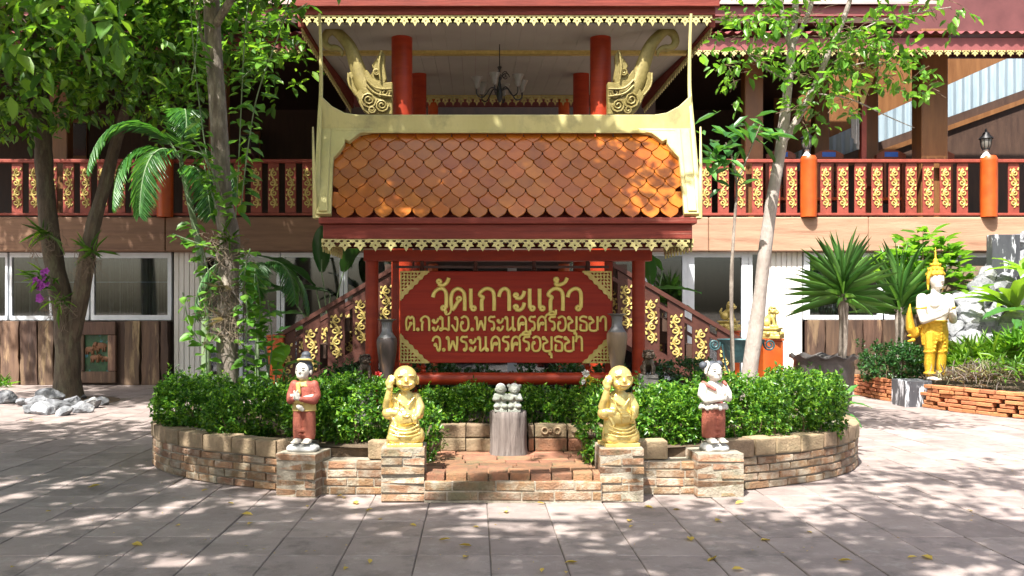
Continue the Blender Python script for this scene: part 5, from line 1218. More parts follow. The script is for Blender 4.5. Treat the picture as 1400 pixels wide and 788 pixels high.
# ================================================================ vases, pots and stands
def vase(px_, ytop, label, m):
    Y_ = 8.93; c_ = Vector((P(px_, 0, Y_).x, Y_, 0)); zt = P(0, ytop, Y_).z; k = .00109
    t = thing('stoneware_vase', label, 'vase', (c_.x, Y_, .385), 'tall vases beside the sign board')
    z = lambda v: zt - v * k
    obj('body', MB().lathe([(.055, .385), (.058, .40), (z(0) * 0 + .06, z(480)), (.078, z(390)), (.094, z(280)), (.101, z(215)), (.099, z(180)), (.090, z(165))], 30, (c_.x, c_.y, 0)), m, t)
    obj('neck', MB().lathe([(.090, z(165)), (.065, z(135)), (.052, z(110)), (.050, z(60)), (.055, z(25)), (.072, z(12)), (.090, z(6)), (.091, z(0)), (.078, z(1)), (.045, z(25)), (.042, z(80)), (.03, z(100))], 30, (c_.x, c_.y, 0)), M['vaseneck'], t)
vase(529, 436.5, 'tall grey stoneware vase left of the sign board', M['vase']); vase(843.5, 429, 'tall tan stoneware vase overlapping the right edge of the sign', M['vase_tan'])
# small clay pot at the right edge of the planter
pc = P(1150, 588, 9.45); pt = thing('clay_pot', 'small clay pot at the right edge of the round planter', 'pot', (pc.x, 9.45, 0))
obj('pot_body', MB().lathe([(.05, 0), (.06, .02), (.085, .16), (.09, .26), (.075, .34), (.066, .37), (.08, .39), (.085, .41), (.07, .41), (.055, .37), (.07, .3), (.03, .28)], 26, (pc.x, 9.45, 0)), M['pot'], pt)
# wide dark bowl with a wavy rim
bc = Vector((P(1126, 0, 12.6).x, 12.6, 0)); zr = P(0, 487, 12.6).z
bt = thing('wavy_bowl', 'wide dark clay water bowl with a wavy rim behind the hedge', 'pot', bc)
mb = MB(); seg = 64; vs = []
for (r_, z, wv) in ((.22, 0, 0), (.26, .03, 0), (.36, .25, 0), (.40, zr - .18, 0), (.39, zr - .07, 0), (.41, zr - .03, .6), (.455, zr, 1), (.45, zr + .012, 1), (.40, zr - .02, .5), (.36, zr - .1, 0), (.30, zr - .16, 0)):
    for k in range(seg): t = 2 * PI * k / seg; vs.append((bc.x + r_ * math.cos(t), bc.y + r_ * math.sin(t), z + wv * .022 * math.sin(11 * t)))
nr_ = 11; mb.add(vs, [(i * seg + k, i * seg + (k + 1) % seg, (i + 1) * seg + (k + 1) % seg, (i + 1) * seg + k) for i in range(nr_ - 1) for k in range(seg)] + [tuple(range((nr_ - 1) * seg, nr_ * seg))]); mb.smooth = True
obj('bowl_body', mb, M['darkpot'], bt); obj('soil', MB().lathe([(.36, zr - .09), (.1, zr - .06), (.001, zr - .06)], 30, bc), M['earth'], bt)
# teal iron plant stand
tc = Vector((P(1013, 0, 12.0).x, 12.0, 0)); zt = P(0, 464, 12).z
ts = thing('plant_stand', 'teal iron plant stand with scroll handles behind the leaning pale tree', 'plant stand', tc)
obj('bowl', MB().lathe([(.16, zt - .30), (.22, zt - .2), (.27, zt - .06), (.29, zt - .03), (.31, zt), (.29, zt), (.255, zt - .05), (.1, zt - .08)], 30, tc), M['teal'], ts)
for k in range(4):
    a = PI / 2 * k + .35; d = Vector((math.cos(a), math.sin(a), 0)); b = tc + Vector((0, 0, zt - .06))
    obj('leg', MB().tube(catmull([b + d * .29, b + d * .23 + Vector((0, 0, -.30)), b + d * .13 + Vector((0, 0, -.5)), tc + d * .17 + Vector((0, 0, .2)), tc + d * .26 + Vector((0, 0, .01))], 6), .012, 6), M['teal'], ts)
for sx in (-1, 1):
    pts = [tc + Vector((sx * (.36 + .075 * (1 - i / 26 * .75) * math.cos(PI + i * .42)), -.05, zt - .07 + .075 * (1 - i / 26 * .75) * math.sin(PI + i * .42))) for i in range(27)]
    obj('scroll_handle', MB().tube([tc + Vector((sx * .28, -.05, zt - .02))] + pts, .013, 7), M['teal'], ts)

# ================================================================ red brick planter at the right
rp = thing('brick_planter', 'low curved garden wall of loose red bricks with gaps, at the right', 'planter', P(1330, 565, 13.2))
path = catmull([(6.72, 16.1), (6.76, 15.2), (6.83, 14.5), (6.88, 14.0), (7.02, 13.5), (7.5, 12.55), (8.3, 11.8), (9.4, 11.3)], 40)
ss = [0]
for a, b in zip(path[:-1], path[1:]): ss.append(ss[-1] + (b - a).length)
def path_at(q): k = min(max(int(np.searchsorted(ss, q)), 1), len(path) - 1); return path[k]
RBK = [bbox_mesh('brick', (1, .12, .05), .006, .004) for _ in range(5)]
for m_ in RBK: m_.materials.append(M['brick_red'])
for c in range(6):
    pos = -(c % 2) * .12
    while pos < ss[-1] - .1:
        l = random.uniform(.2, .25); gap = random.choice((0, 0, .02, .05, .08)) if c not in (5,) else .004
        a, b = path_at(max(pos, 0)), path_at(min(pos + l, ss[-1])); d = b - a; ctr_ = (a + b) / 2
        if d.length > .06 and not (13.95 < ctr_.y < 14.5):
            obj('brick', random.choice(RBK), None, rp, (ctr_.x + random.uniform(-.012, .012), ctr_.y + random.uniform(-.012, .012), .028 + c * .061), (random.uniform(-.02, .02), random.uniform(-.03, .03), math.atan2(d.y, d.x) + random.uniform(-.05, .05)), (d.length - .006, 1, 1))
        pos += l + gap
bk = MB()
for a, b in zip(path[:-1:6], path[6::6]):
    nn = Vector((-(b - a).y, (b - a).x, 0)).normalized(); nn = nn if nn.x > 0 else -nn; a2, b2 = a + nn * .09, b + nn * .09
    bk.add([(a2.x, a2.y, 0), (b2.x, b2.y, 0), (b2.x, b2.y, .33), (a2.x, a2.y, .33)], [(0, 1, 2, 3)])
bedp = [(p.x + .09, p.y) for p in path[::6]] + [(13, 11.3), (13, 17.9), (6.8, 17.9)]
bk.add([(x, y, .325) for x, y in bedp], [tuple(range(len(bedp)))]); obj('garden_soil', bk, M['earth'], rp)
# ================================================================ plants
def twig_leaves(origins, dirs, per, tl, L, W, droop=.3, jit=.35, spread=.9):
    """leaves set alternately along short twigs; returns arrays for leaves_mesh"""
    n = len(origins); o = np.repeat(origins, per, 0); d = np.repeat(nrmz(dirs), per, 0); k = np.tile(np.arange(per), n)
    t = (k + .6) / per; TL = np.repeat(rng.uniform(.7, 1.3, n) * tl, per)
    pos = o + d * (t * TL)[:, None] + rng.normal(size=(n * per, 3)) * .006
    perp = np.cross(d, rand_dirs(n * per)); perp = nrmz(perp)
    ld = nrmz(d * (.35 + .5 * t)[:, None] + perp * spread + rng.normal(size=(n * per, 3)) * jit * .4 + np.array([0, 0, -droop]))
    up = np.tile(np.array([0, 0, 1.]), (n * per, 1)) + rng.normal(size=(n * per, 3)) * jit
    s = rng.uniform(.42, 1.22, n * per)
    return pos, ld, up, L * s, W * s
def in_ell(n, c, r, shell=.45):
    d = rand_dirs(n); q = (shell + (1 - shell) * rng.random(n) ** .6)[:, None]; return np.array(c) + d * q * np.array(r), d
def crown_mesh(name, clumps, per, tl, L, W, kind_='oval', droop=.35, out=.6):
    Pp = [[] for _ in range(5)]
    for (c, r, n) in clumps:
        o, d = in_ell(n, c, r, .15); d = nrmz(d * out + rand_dirs(n) * .7 + np.array([0, 0, .1]))
        for a, b in zip(Pp, twig_leaves(o, d, per, tl, L, W, droop)): a.append(b)
    return leaves_mesh(name, *[np.concatenate(a) for a in Pp], kind_)
def pxpath(pts): return [P(a, b, Y_) for a, b, Y_ in pts]
def trunk_mb(path, rad, seg=14, k=6, rough_=.14, thin=.78):
    pts = catmull(path, k); m_ = len(pts); rr = [float(np.interp(i / (m_ - 1) * (len(rad) - 1), range(len(rad)), rad)) for i in range(m_)]
    rr = [r_ * thin * (1 + rough_ * mnoise.noise(p * 3.1)) for r_, p in zip(rr, pts)]
    return MB().tube(pts, rr, seg)
def tree(name, label, base, trunks, limbs, clumps, per, tl, L, W, lm, bm_, kind_='oval', droop=.35, group=None):
    t = thing(name, label, 'tree', base, group)
    for (path, rad) in trunks: obj('trunk', trunk_mb(path, rad), bm_, t)
    for (path, rad) in limbs: obj('limb', trunk_mb(path, rad, 8, 5), bm_, t)
    if clumps and len(clumps) < 18:
        tw = MB(); rr_ = random.Random(4)
        for (c_, r_, n_) in clumps:
            for k in range(min(n_, 40)):
                a = Vector(c_) + Vector((rr_.gauss(0, .4) * r_[0], rr_.gauss(0, .4) * r_[1], rr_.gauss(0, .4) * r_[2])); d = Vector((rr_.gauss(0, 1), rr_.gauss(0, 1), rr_.gauss(0, .6))).normalized() * .12
                tw.tube([a - d, a + Vector((0, 0, .015)), a + d], [.004, .003, .0015], 4)
        kind(obj('twigs', tw, M['twig'], t), 'stuff')
    if clumps: obj('crown', crown_mesh('crown', clumps, per, tl, L, W, kind_, droop), lm, t)
    return t
def clump_px(px_, py_, Y_, rx, ry, rz_, n): return (tuple(P(px_, py_, Y_)), (rx, ry, rz_), n)

# --- hedge bushes
def bush(name, label, x0, x1, y0, y1, z0, z1, dens=1.3, L=.045, W=.023, lm='leaf_hedge', group='clipped hedge bushes in the round planter', seed=0, stems=5, round_=.35):
    """a clipped, rounded block of leafy shoots"""
    t = thing(name, label, 'bush', ((x0 + x1) / 2, (y0 + y1) / 2, .36), group)
    z1 -= .055
    cx, cy, cz = (x0 + x1) / 2, (y0 + y1) / 2, (z0 + z1) / 2; hx, hy, hz = (x1 - x0) / 2, (y1 - y0) / 2, (z1 - z0) / 2
    area = 2 * (x1 - x0) * (z1 - z0) + 1.2 * (x1 - x0) * (y1 - y0) + 2 * (y1 - y0) * (z1 - z0)
    n = int(area * 620 * dens)
    d = rand_dirs(n); p_ = 3.2
    k = (np.abs(d[:, 0]) ** p_ + np.abs(d[:, 1]) ** p_ + np.abs(d[:, 2]) ** p_) ** (-1 / p_)
    sh_ = d * k[:, None]
    depth = 1 - .42 * rng.random(n) ** 1.8
    pts = sh_ * depth[:, None] * np.array([hx, hy, hz]) + np.array([cx, cy, cz])
    lump = np.array([mnoise.noise(Vector((float(a[0]) * 3.2, float(a[1]) * 3.2 + seed, float(a[2]) * 3.2))) for a in pts])
    pts += sh_ * (lump * .10)[:, None] + rng.normal(size=(n, 3)) * .012
    keep = (lump > -.28 + .25 * (pts[:, 2] < z0 + .3 * (z1 - z0))) | (rng.random(n) < .22); pts = pts[keep]; dd = nrmz(sh_[keep] * .8 + np.array([0, 0, .55]) + rng.normal(size=(keep.sum(), 3)) * .35)
    n = len(pts)
    A = twig_leaves(pts, dd, 8, .045, L, W, droop=-.05, jit=.5, spread=.95)
    # tall shoots standing up from the top
    m_ = max(3, int((x1 - x0) * 14)); tp = np.stack([rng.uniform(x0, x1, m_), rng.uniform(y0, y1, m_), np.full(m_, z1 - .04)], 1)
    B = twig_leaves(tp, np.tile([0, 0, 1.], (m_, 1)) + rng.normal(size=(m_, 3)) * .25, 14, .13, L, W, droop=-.1, jit=.5)
    obj('foliage', leaves_mesh('foliage', *[np.concatenate([a, b]) for a, b in zip(A, B)], 'lean'), M[lm], t)
    mb = MB(); rr = random.Random(seed)
    for k in range(int((x1 - x0) * 16)):
        a = Vector((rr.uniform(x0 + .05, x1 - .05), rr.uniform(y0 + .06, y1), z0 - .12)); b = a + Vector((rr.uniform(-.12, .12), rr.uniform(-.08, .08), (z1 - z0) * rr.uniform(.55, .85)))
        mb.tube([a, lerp(a, b, .5) + Vector((rr.uniform(-.03, .03), rr.uniform(-.03, .03), 0)), b], [.008, .006, .003], 5)
    kind(obj('stems', mb, M['twig'], t), 'stuff')
def hx(a, b, Y_): return P(a, 0, Y_).x, P(b, 0, Y_).x
zt_ = lambda py_, Y_: P(0, py_, Y_).z
# left of the woman
a, b = hx(216, 305, 8.75); bush('hedge_bush', 'hedge bush at the far left end of the round planter', a, b, 8.45, 9.3, .38, zt_(512, 8.75), seed=1)
a, b = hx(290, 408, 8.25); bush('hedge_bush', 'hedge bush between the vine covered trunk and the woman statue', a, b, 7.95, 8.6, .36, zt_(520, 8.25), seed=2)
a, b = hx(395, 470, 7.95); bush('hedge_bush', 'hedge bush directly behind the woman statue', a, b, 7.75, 8.35, .33, zt_(517, 8.0), seed=3)
a, b = hx(440, 535, 7.85); bush('hedge_bush', 'hedge bush left of the left golden monk, above a loose cap block', a, b, 7.7, 8.3, .36, zt_(519, 7.95), seed=4, dens=.9)
a, b = hx(560, 606, 7.8); bush('hedge_bush', 'narrow hedge shoot right of the left golden monk', a, b, 7.75, 8.1, .25, zt_(555, 7.8), seed=14, dens=.55)
a, b = hx(572, 682, 8.75); bush('hedge_bush', 'hedge bush left of the tree stump', a, b, 8.6, 9.0, .42, zt_(531, 8.7), seed=5)
a, b = hx(706, 824, 8.75); bush('hedge_bush', 'hedge bush right of the tree stump under the base rail', a, b, 8.6, 9.0, .42, zt_(533, 8.7), seed=6)
a, b = hx(797, 846, 7.75); bush('hedge_bush', 'narrow hedge shoot left of the right golden monk', a, b, 7.6, 8.1, .22, zt_(528, 7.8), seed=7, dens=.75)
a, b = hx(868, 965, 7.85); bush('hedge_bush', 'hedge bush between the right golden monk and the girl statue', a, b, 7.7, 8.35, .33, zt_(518, 7.95), seed=8)
a, b = hx(950, 1060, 8.1); bush('hedge_bush', 'hedge bush directly behind the girl statue', a, b, 7.8, 8.5, .36, zt_(516, 8.1), seed=9)
a, b = hx(1036, 1134, 8.55); bush('hedge_bush', 'rounded hedge bush at the far right end of the planter', a, b, 8.0, 9.1, .37, zt_(506, 8.55), seed=10)
a, b = hx(430, 500, 9.6); bush('hedge_bush', 'dark bush behind the left bronze lion', a, b, 9.4, 10.2, .36, zt_(498, 9.7), seed=11, lm='leaf_dark', dens=.6)
a, b = hx(886, 1000, 9.7); bush('hedge_bush', 'dark bush behind the right bronze lion', a, b, 9.5, 10.3, .36, zt_(494, 9.8), seed=12, lm='leaf_dark', dens=.6)
a, b = hx(1188, 1262, 15.2); bush('hedge_bush', 'small dark green bush in the brick garden left of the deity statue', a, b, 14.75, 15.8, .3, zt_(470, 15.2), seed=13, lm='leaf_dark', dens=.35, L=.07, W=.034, group='shrubs in the brick garden')
a, b = hx(520, 690, 10.4); bush('hedge_bush', 'dark bush behind the left half of the sign board', a, b, 10.0, 10.8, .36, zt_(500, 10.4), seed=15, lm='leaf_dark', dens=.4, L=.06, W=.03, group='dark bushes behind the sign')
a, b = hx(690, 860, 10.4); bush('hedge_bush', 'dark bush behind the right half of the sign board', a, b, 10.0, 10.8, .36, zt_(500, 10.4), seed=16, lm='leaf_dark', dens=.4, L=.06, W=.03, group='dark bushes behind the sign')
# small flowers among the hedge
def flower(px_, py_, Y_, r_, m_, label, cat='flower'):
    c_ = P(px_, py_, Y_); mb = MB()
    n = 34; d = rand_dirs(n, .2); o = obj('flower', leaves_mesh('flower', np.tile(np.array(c_), (n, 1)), d, rand_dirs(n), r_ * rng.uniform(.8, 1.1, n), r_ * .6, 'oval'), m_); return tag(o, label, cat)
flower(806, 520, 8.5, .052, M['yellow'], 'yellow artificial flower below the right corner of the sign')
flower(801, 511, 8.52, .042, M['whitepetal'], 'white flower just above the yellow flower under the sign'); flower(797, 522, 8.5, .035, M['whitepetal'], 'small white flower left of the yellow flower under the sign')
flower(517, 513, 8.8, .045, M['redpetal'], 'red flower at the foot of the left vase')

# --- swept path helpers for plants
def frond(mb_list, base, d0, length, droop, nl, ll, lw, side_up=(0, 0, 1), rach=None, fold=.25):
    """one feather palm frond: curved rachis (added to rach) and leaflets (appended to lists)"""
    pts = []; p = Vector(base); d = Vector(d0).normalized(); n = 22; st_ = length / n
    for i in range(n + 1):
        pts.append(p.copy()); d = (d + Vector((0, 0, -droop / n * (1 + 1.2 * i / n)))).normalized(); p = p + d * st_
    if rach is not None: rach.tube(pts, [lerp(.013, .003, i / n) * (length / 1.2) for i in range(n + 1)], 5)
    for k in range(nl):
        t = .14 + .86 * k / (nl - 1); f_ = t * n; i = min(int(f_), n - 1); q = pts[i].lerp(pts[i + 1], f_ - i); tg = (pts[i + 1] - pts[i]).normalized()
        sd = tg.cross(Vector((0, 0, 1))); sd = sd.normalized() if sd.length > .05 else Vector((1, 0, 0)); upv = sd.cross(tg)
        l = ll * math.sin(PI * (.12 + .83 * t)) ** .6
        for s_ in (-1, 1):
            ld = (tg * (.55 + .5 * t) + sd * s_ * .85 - upv * fold + Vector((random.uniform(-.08, .08), random.uniform(-.08, .08), random.uniform(-.12, .02)))).normalized()
            mb_list.append((q, ld, upv + sd * s_ * .25, l * random.uniform(.9, 1.08), lw))
def flush(lst, name, kind_='blade'):
    return leaves_mesh(name, np.array([a[0] for a in lst]), np.array([a[1] for a in lst]), np.array([a[2] for a in lst]), np.array([a[3] for a in lst]), np.array([a[4] for a in lst]), kind_)
def palm(label, base, stem_path, stem_r, fronds, ll, lw, name='areca_palm'):
    t = thing(name, label, 'palm', base)
    if stem_path: obj('stem', trunk_mb(stem_path, stem_r, 10), M['greenstem'], t)
    for (b, d, L_, dr) in fronds:
        ls = []; rc = MB(); frond(ls, b, d, L_, dr, int(26 + L_ * 12), ll, lw, rach=rc)
        f_ = obj('frond', flush(ls, 'frond'), M['leaf_palm'], t); obj('rachis', rc, M['greenstem'], f_)
Yp = 12.2; top_ = P(248, 222, Yp)
palm('slender palm with arching feather fronds between the two left trees', P(275, 520, Yp), pxpath([(282, 520, Yp), (280, 420, Yp), (272, 340, Yp), (258, 270, Yp), (248, 222, Yp)]), [.085, .07, .065, .055, .04],
     [(top_, (-.5, -.25, 1.3), 1.75, 2.5), (top_, (.12, -.3, 1.25), 1.4, 2.3), (top_ + Vector((-.1, 0, .05)), (-.8, -.5, .95), 1.35, 2.9), (top_, (.9, -.2, .9), 1.2, 2.3), (top_ + Vector((0, 0, -.1)), (.6, -.6, .3), 1.2, 1.9), (top_, (-.25, -.8, .75), 1.5, 2.8)], .40, .030)
Yp = 11.3; top_ = P(352, 372, Yp)
palm('low palm with drooping feather fronds in front of the left stair', P(352, 500, Yp), pxpath([(352, 530, Yp), (352, 372, Yp)]), [.04, .03],
     [(top_, (.55, -.3, .75), .95, 2.6), (top_, (-.7, -.3, .8), 1.15, 2.4), (top_, (.1, -.6, .7), .85, 2.6), (top_, (-1, .1, .35), 1.1, 1.6), (top_, (.75, .2, .55), 1.0, 2.3)], .30, .022, 'low_palm')
# --- big leaved plants behind the left hedge and beside the stairs
def bigleaf(name, label, spots, lm, base, cat='plant', group=None):
    """spots: (base px, py, Y, direction, length, width)"""
    t = thing(name, label, cat, base, group); st_ = MB()
    for (px_, py_, Y_, d, L_, W_) in spots:
        p = P(px_, py_, Y_); d = Vector(d).normalized(); root = Vector((lerp(p.x, base[0], .8), lerp(p.y, base[1], .8), max(base[2], p.z - .9))); st_.tube(catmull([root, lerp(root, p, .6) + Vector((0, 0, .08)), p, p + d * L_ * .2], 5), .011, 5)
        n = 9; mb = MB(); sd = d.cross(Vector((0, 0, 1))).normalized() if abs(d.z) < .97 else Vector((1, 0, 0)); u = sd.cross(d)
        vs = []
        for i in range(n + 1):
            t_ = i / n; w_ = W_ * .5 * math.sin(PI * min(1, t_ * .93 + .05)) ** .75 * (1 - .25 * t_); c_ = p + d * (L_ * t_) + Vector((0, 0, -L_ * .28 * t_ ** 2))
            wob = .02 * math.sin(i * 1.9) * L_
            vs += [c_ + sd * w_ + u * (w_ * .35 + wob), c_ + sd * w_ * .5 + u * w_ * .10, c_, c_ - sd * w_ * .5 + u * w_ * .10, c_ - sd * w_ + u * (w_ * .35 - wob)]
        mb.add(vs, [(i * 5 + k, i * 5 + k + 1, i * 5 + k + 6, i * 5 + k + 5) for i in range(n) for k in range(4)]); mb.smooth = True
        obj('leaf', mb, M[lm], t)
    obj('stalks', st_, M['greenstem'], t)
bigleaf('broadleaf_plant', 'broad leaved plant between the woman statue and the orange newel post', [(378, 505, 10.4, (.35, -.5, .9), .52, .26), (362, 470, 10.6, (-.5, -.4, .5), .42, .22), (392, 500, 10.4, (.9, -.4, .35), .5, .2), (372, 520, 10.3, (-.6, -.5, .2), .45, .2), (402, 520, 10.2, (.5, -.6, .25), .42, .18), (355, 440, 10.6, (-.3, -.5, .8), .4, .2), (350, 500, 10.4, (-.7, -.5, .6), .4, .22)], 'leaf_vine', P(375, 560, 10.5))
bigleaf('banana_plant', 'dark banana plant behind the left stair rail', [(430, 392, 15.2, (-.5, -.3, .5), 1.3, .42), (470, 372, 15.2, (.3, -.4, .55), 1.2, .4), (450, 400, 15.3, (-.9, -.2, .2), 1.3, .4), (440, 372, 15.3, (.05, -.3, 1), 1.1, .36), (415, 430, 15.2, (-.6, -.5, .1), 1.0, .36), (490, 400, 15.2, (.8, -.4, .3), 1.0, .4), (425, 460, 15.0, (-.3, -.6, .3), .9, .34), (400, 410, 15.3, (-.7, -.3, .6), 1.0, .34)], 'leaf_dark', P(450, 530, 15.3))
bigleaf('banana_plant', 'banana plant behind the right stair rail', [(880, 400, 15.6, (.9, -.3, .25), 1.0, .32), (890, 390, 15.7, (-.2, -.4, .9), .9, .3), (905, 370, 15.7, (-.6, -.4, .6), .8, .26), (900, 420, 15.5, (.5, -.5, .1), .8, .28)], 'leaf_palm', P(895, 520, 15.7))
bigleaf('broadleaf_plant', 'pale green broad leaved plant spilling over the small clay pot', [(1152, 548, 9.5, (.7, -.3, .5), .20, .10), (1158, 552, 9.45, (.9, -.3, .1), .24, .10), (1150, 555, 9.4, (.1, -.7, .6), .18, .09), (1156, 565, 9.4, (.4, -.6, -.3), .2, .09), (1148, 545, 9.5, (-.2, .2, 1), .18, .09), (1160, 540, 9.6, (.6, .2, .8), .2, .1)], 'leaf_palm', P(1150, 560, 9.45))

# --- left tree by the hall, forked, with rocks at its foot
YL = 15.0
Lsp = dict(per=6, tl=.30, L=.17, W=.085)
tree('forked_tree', 'forked brown tree with orchids and rocks at its foot, at the left', P(92, 548, YL),
     [(pxpath([(94, 552, YL), (92, 520, YL), (93, 480, YL), (88, 430, YL), (76, 370, YL), (66, 300, YL), (60, 220, YL), (57, 140, YL), (50, 60, YL), (44, -60, YL)]), [.34, .27, .26, .235, .21, .19, .18, .16, .13, .09])],
     [(pxpath([(97, 470, YL), (108, 420, YL - .05), (118, 360, YL - .1), (127, 310, YL - .1), (143, 255, YL), (160, 190, YL), (185, 110, YL - .2), (215, 20, YL - .4), (240, -60, YL - .5)]), [.17, .19, .18, .16, .14, .12, .10, .08, .05]),
      (pxpath([(57, 170, YL), (20, 120, YL - .4), (-40, 60, YL - .8)]), [.1, .07, .04]), (pxpath([(54, 110, YL), (100, 60, YL - .8), (150, 10, YL - 1.3), (230, -40, YL - 1.6)]), [.1, .07, .05, .03])],
     [clump_px(30, 40, 14.2, 1.1, 1.2, .8, 190), clump_px(110, 60, 14.0, 1.0, 1.0, .7, 170), clump_px(190, 40, 13.8, 1.0, 1.0, .6, 150), clump_px(60, 130, 14.4, .9, .9, .5, 95), clump_px(10, 150, 14.6, .7, .8, .5, 60), clump_px(150, 120, 14.0, .8, .8, .45, 60), clump_px(0, -60, 14.5, 2.0, 1.6, 1.2, 300), clump_px(140, -60, 14.0, 1.8, 1.6, 1.1, 300), clump_px(260, -30, 13.6, 1.1, 1.2, .7, 150), clump_px(300, 60, 14.4, .8, .8, .5, 60), clump_px(240, 80, 13.4, .7, .7, .5, 70), clump_px(225, 140, 13.6, .5, .6, .4, 36), clump_px(330, 40, 13.2, .8, .7, .45, 60), clump_px(370, 90, 13.4, .5, .5, .4, 26), clump_px(-60, -160, 15, 2.2, 2.2, 1.4, 330), clump_px(120, -190, 14.6, 2.4, 2.2, 1.4, 360), clump_px(280, -150, 14, 1.8, 1.6, 1.0, 220), clump_px(370, -110, 14.0, 1.2, 1.2, .8, 120), *[((random.uniform(-11.5, -2.6), random.uniform(14.0, 16.4), random.uniform(7.2, 8.6)), (1.2, 1.1, .6), 150) for _ in range(15)], *[((random.uniform(-10, -3.4), random.uniform(10.5, 14.5), random.uniform(6.9, 8.6)), (1.2, 1.2, .6), 150) for _ in range(16)], clump_px(-160, -120, 14, 1.8, 1.8, 1.2, 260), clump_px(30, -260, 14, 2.2, 2, 1.1, 300), clump_px(200, -280, 13.5, 2.0, 2, 1.0, 260), clump_px(330, -240, 13.5, 1.6, 1.6, .9, 170)],
     lm=M['leaf_tree'], bm_=M['bark_dark'], **Lsp)
# rocks
def rock_mesh(i, sub=4):
    bm = bmesh.new(); bmesh.ops.create_icosphere(bm, subdivisions=sub, radius=1.0); off = Vector((i * 7.3, i * 3.1, 0)); rr = random.Random(100 + i)
    cuts = [(Vector((rr.gauss(0, 1), rr.gauss(0, 1), rr.gauss(0, 1))).normalized(), rr.uniform(.58, .88)) for _ in range(13)]
    for v in bm.verts:                                     # a stone broken along a dozen planes, then roughened
        p = v.co.copy()
        for n_, d in cuts:
            t = p.dot(n_) - d
            if t > 0: p -= n_ * t
        q = p + off
        v.co = p * (1.15 + .10 * mnoise.noise(q * 2.0) + .05 * mnoise.noise(q * 5.3) + .025 * mnoise.noise(q * 12))
    me = bpy.data.meshes.new('rock'); bm.to_mesh(me); bm.free(); me.materials.append(M['rock'])
    return me
RK = [rock_mesh(i) for i in range(7)]
for k, (px_, py_, r_) in enumerate(((5, 549, .16), (52, 556, .17), (66, 549, .19), (80, 560, .17), (98, 556, .15), (112, 562, .13), (125, 556, .14), (138, 552, .11), (60, 564, .16), (88, 566, .11), (44, 563, .12), (30, 552, .1), (104, 546, .12))):
    Y_ = H * F / (py_ + 2 - VY); c_ = P(px_, py_, Y_)
    tag(obj('rock', RK[k % 7], None, None, (c_.x, Y_, r_ * .42), (random.uniform(-.4, .4), random.uniform(-.4, .4), random.uniform(0, 6)), (r_ * random.uniform(1, 1.35), r_, r_ * random.uniform(.6, .8))), 'rough pale grey rock in the ring around the left tree foot', 'rock', 'rocks around the left tree foot')
kind(obj('tree_pit', MB().lathe([(.80, -.05), (.78, .0), (.4, .03), (.01, .04)], 30, (P(95, 550, YL).x, YL, 0)), M['earth']), 'structure')
# orchid on the tree
oc = P(60, 385, YL - .25); oo = thing('orchid', 'orchid with purple flowers growing on the left tree trunk', 'orchid', oc)
od = []
for k in range(26):
    a = random.uniform(-1, 1); od.append((oc + Vector((random.uniform(-.1, .2), -.02, random.uniform(-.12, .2))), Vector((random.uniform(-1, 1), -.6, random.uniform(-.5, .9))), Vector((0, -.3, 1)), random.uniform(.22, .42), .05))
obj('leaves', flush(od, 'leaves'), M['leaf_tree'], oo)
for k in range(16):
    fl = []; c_ = P(random.uniform(47, 66), random.uniform(368, 412), YL - .38)
    for q in range(5): fl.append((c_, Vector((math.cos(q * 1.257), -.5, math.sin(q * 1.257))), Vector((0, -1, .2)), .065, .055))
    obj('flower', flush(fl, 'flower', 'oval'), M['petal'], oo)
def epiphyte(label, c_, n, spread, lr=(.15, .4), lm='leaf_tree', roots=30, w_=.03):
    t = thing('epiphyte', label, 'plant', c_, 'epiphytes on the tree trunks'); ls = []
    for k in range(n): ls.append((c_ + Vector((random.uniform(-1, 1), random.uniform(-1, .3), random.uniform(-.5, .5))) * spread * .4, Vector((random.uniform(-1, 1), random.uniform(-1, .2), random.uniform(-.5, .9))), Vector((0, 0, 1)), random.uniform(*lr), w_))
    obj('leaves', flush(ls, 'leaves'), M[lm], t); rt = MB()
    for k in range(roots):
        a = c_ + Vector((random.uniform(-1, 1) * spread, random.uniform(-1, .2) * spread * .8, random.uniform(-.6, .6) * spread)); pts = [a]
        for i in range(5): a = a + Vector((random.uniform(-.09, .09), random.uniform(-.05, .05), random.uniform(-.12, .04))) * (spread / .18); pts.append(a)
        rt.tube(catmull(pts, 3), random.uniform(.0016, .0042) * (spread / .18) ** .5, 4)
    kind(obj('roots', rt, M['aroot'], t), 'stuff')
epiphyte('epiphyte clump high on the left stem of the forked tree', P(66, 322, YL - .2), 22, .24, (.25, .5)); epiphyte('epiphyte clump on the right stem of the forked tree', P(124, 345, YL - .25), 20, .22, (.2, .45)); epiphyte('leafy epiphyte below the purple orchid', P(82, 415, YL - .3), 18, .22, (.2, .4))
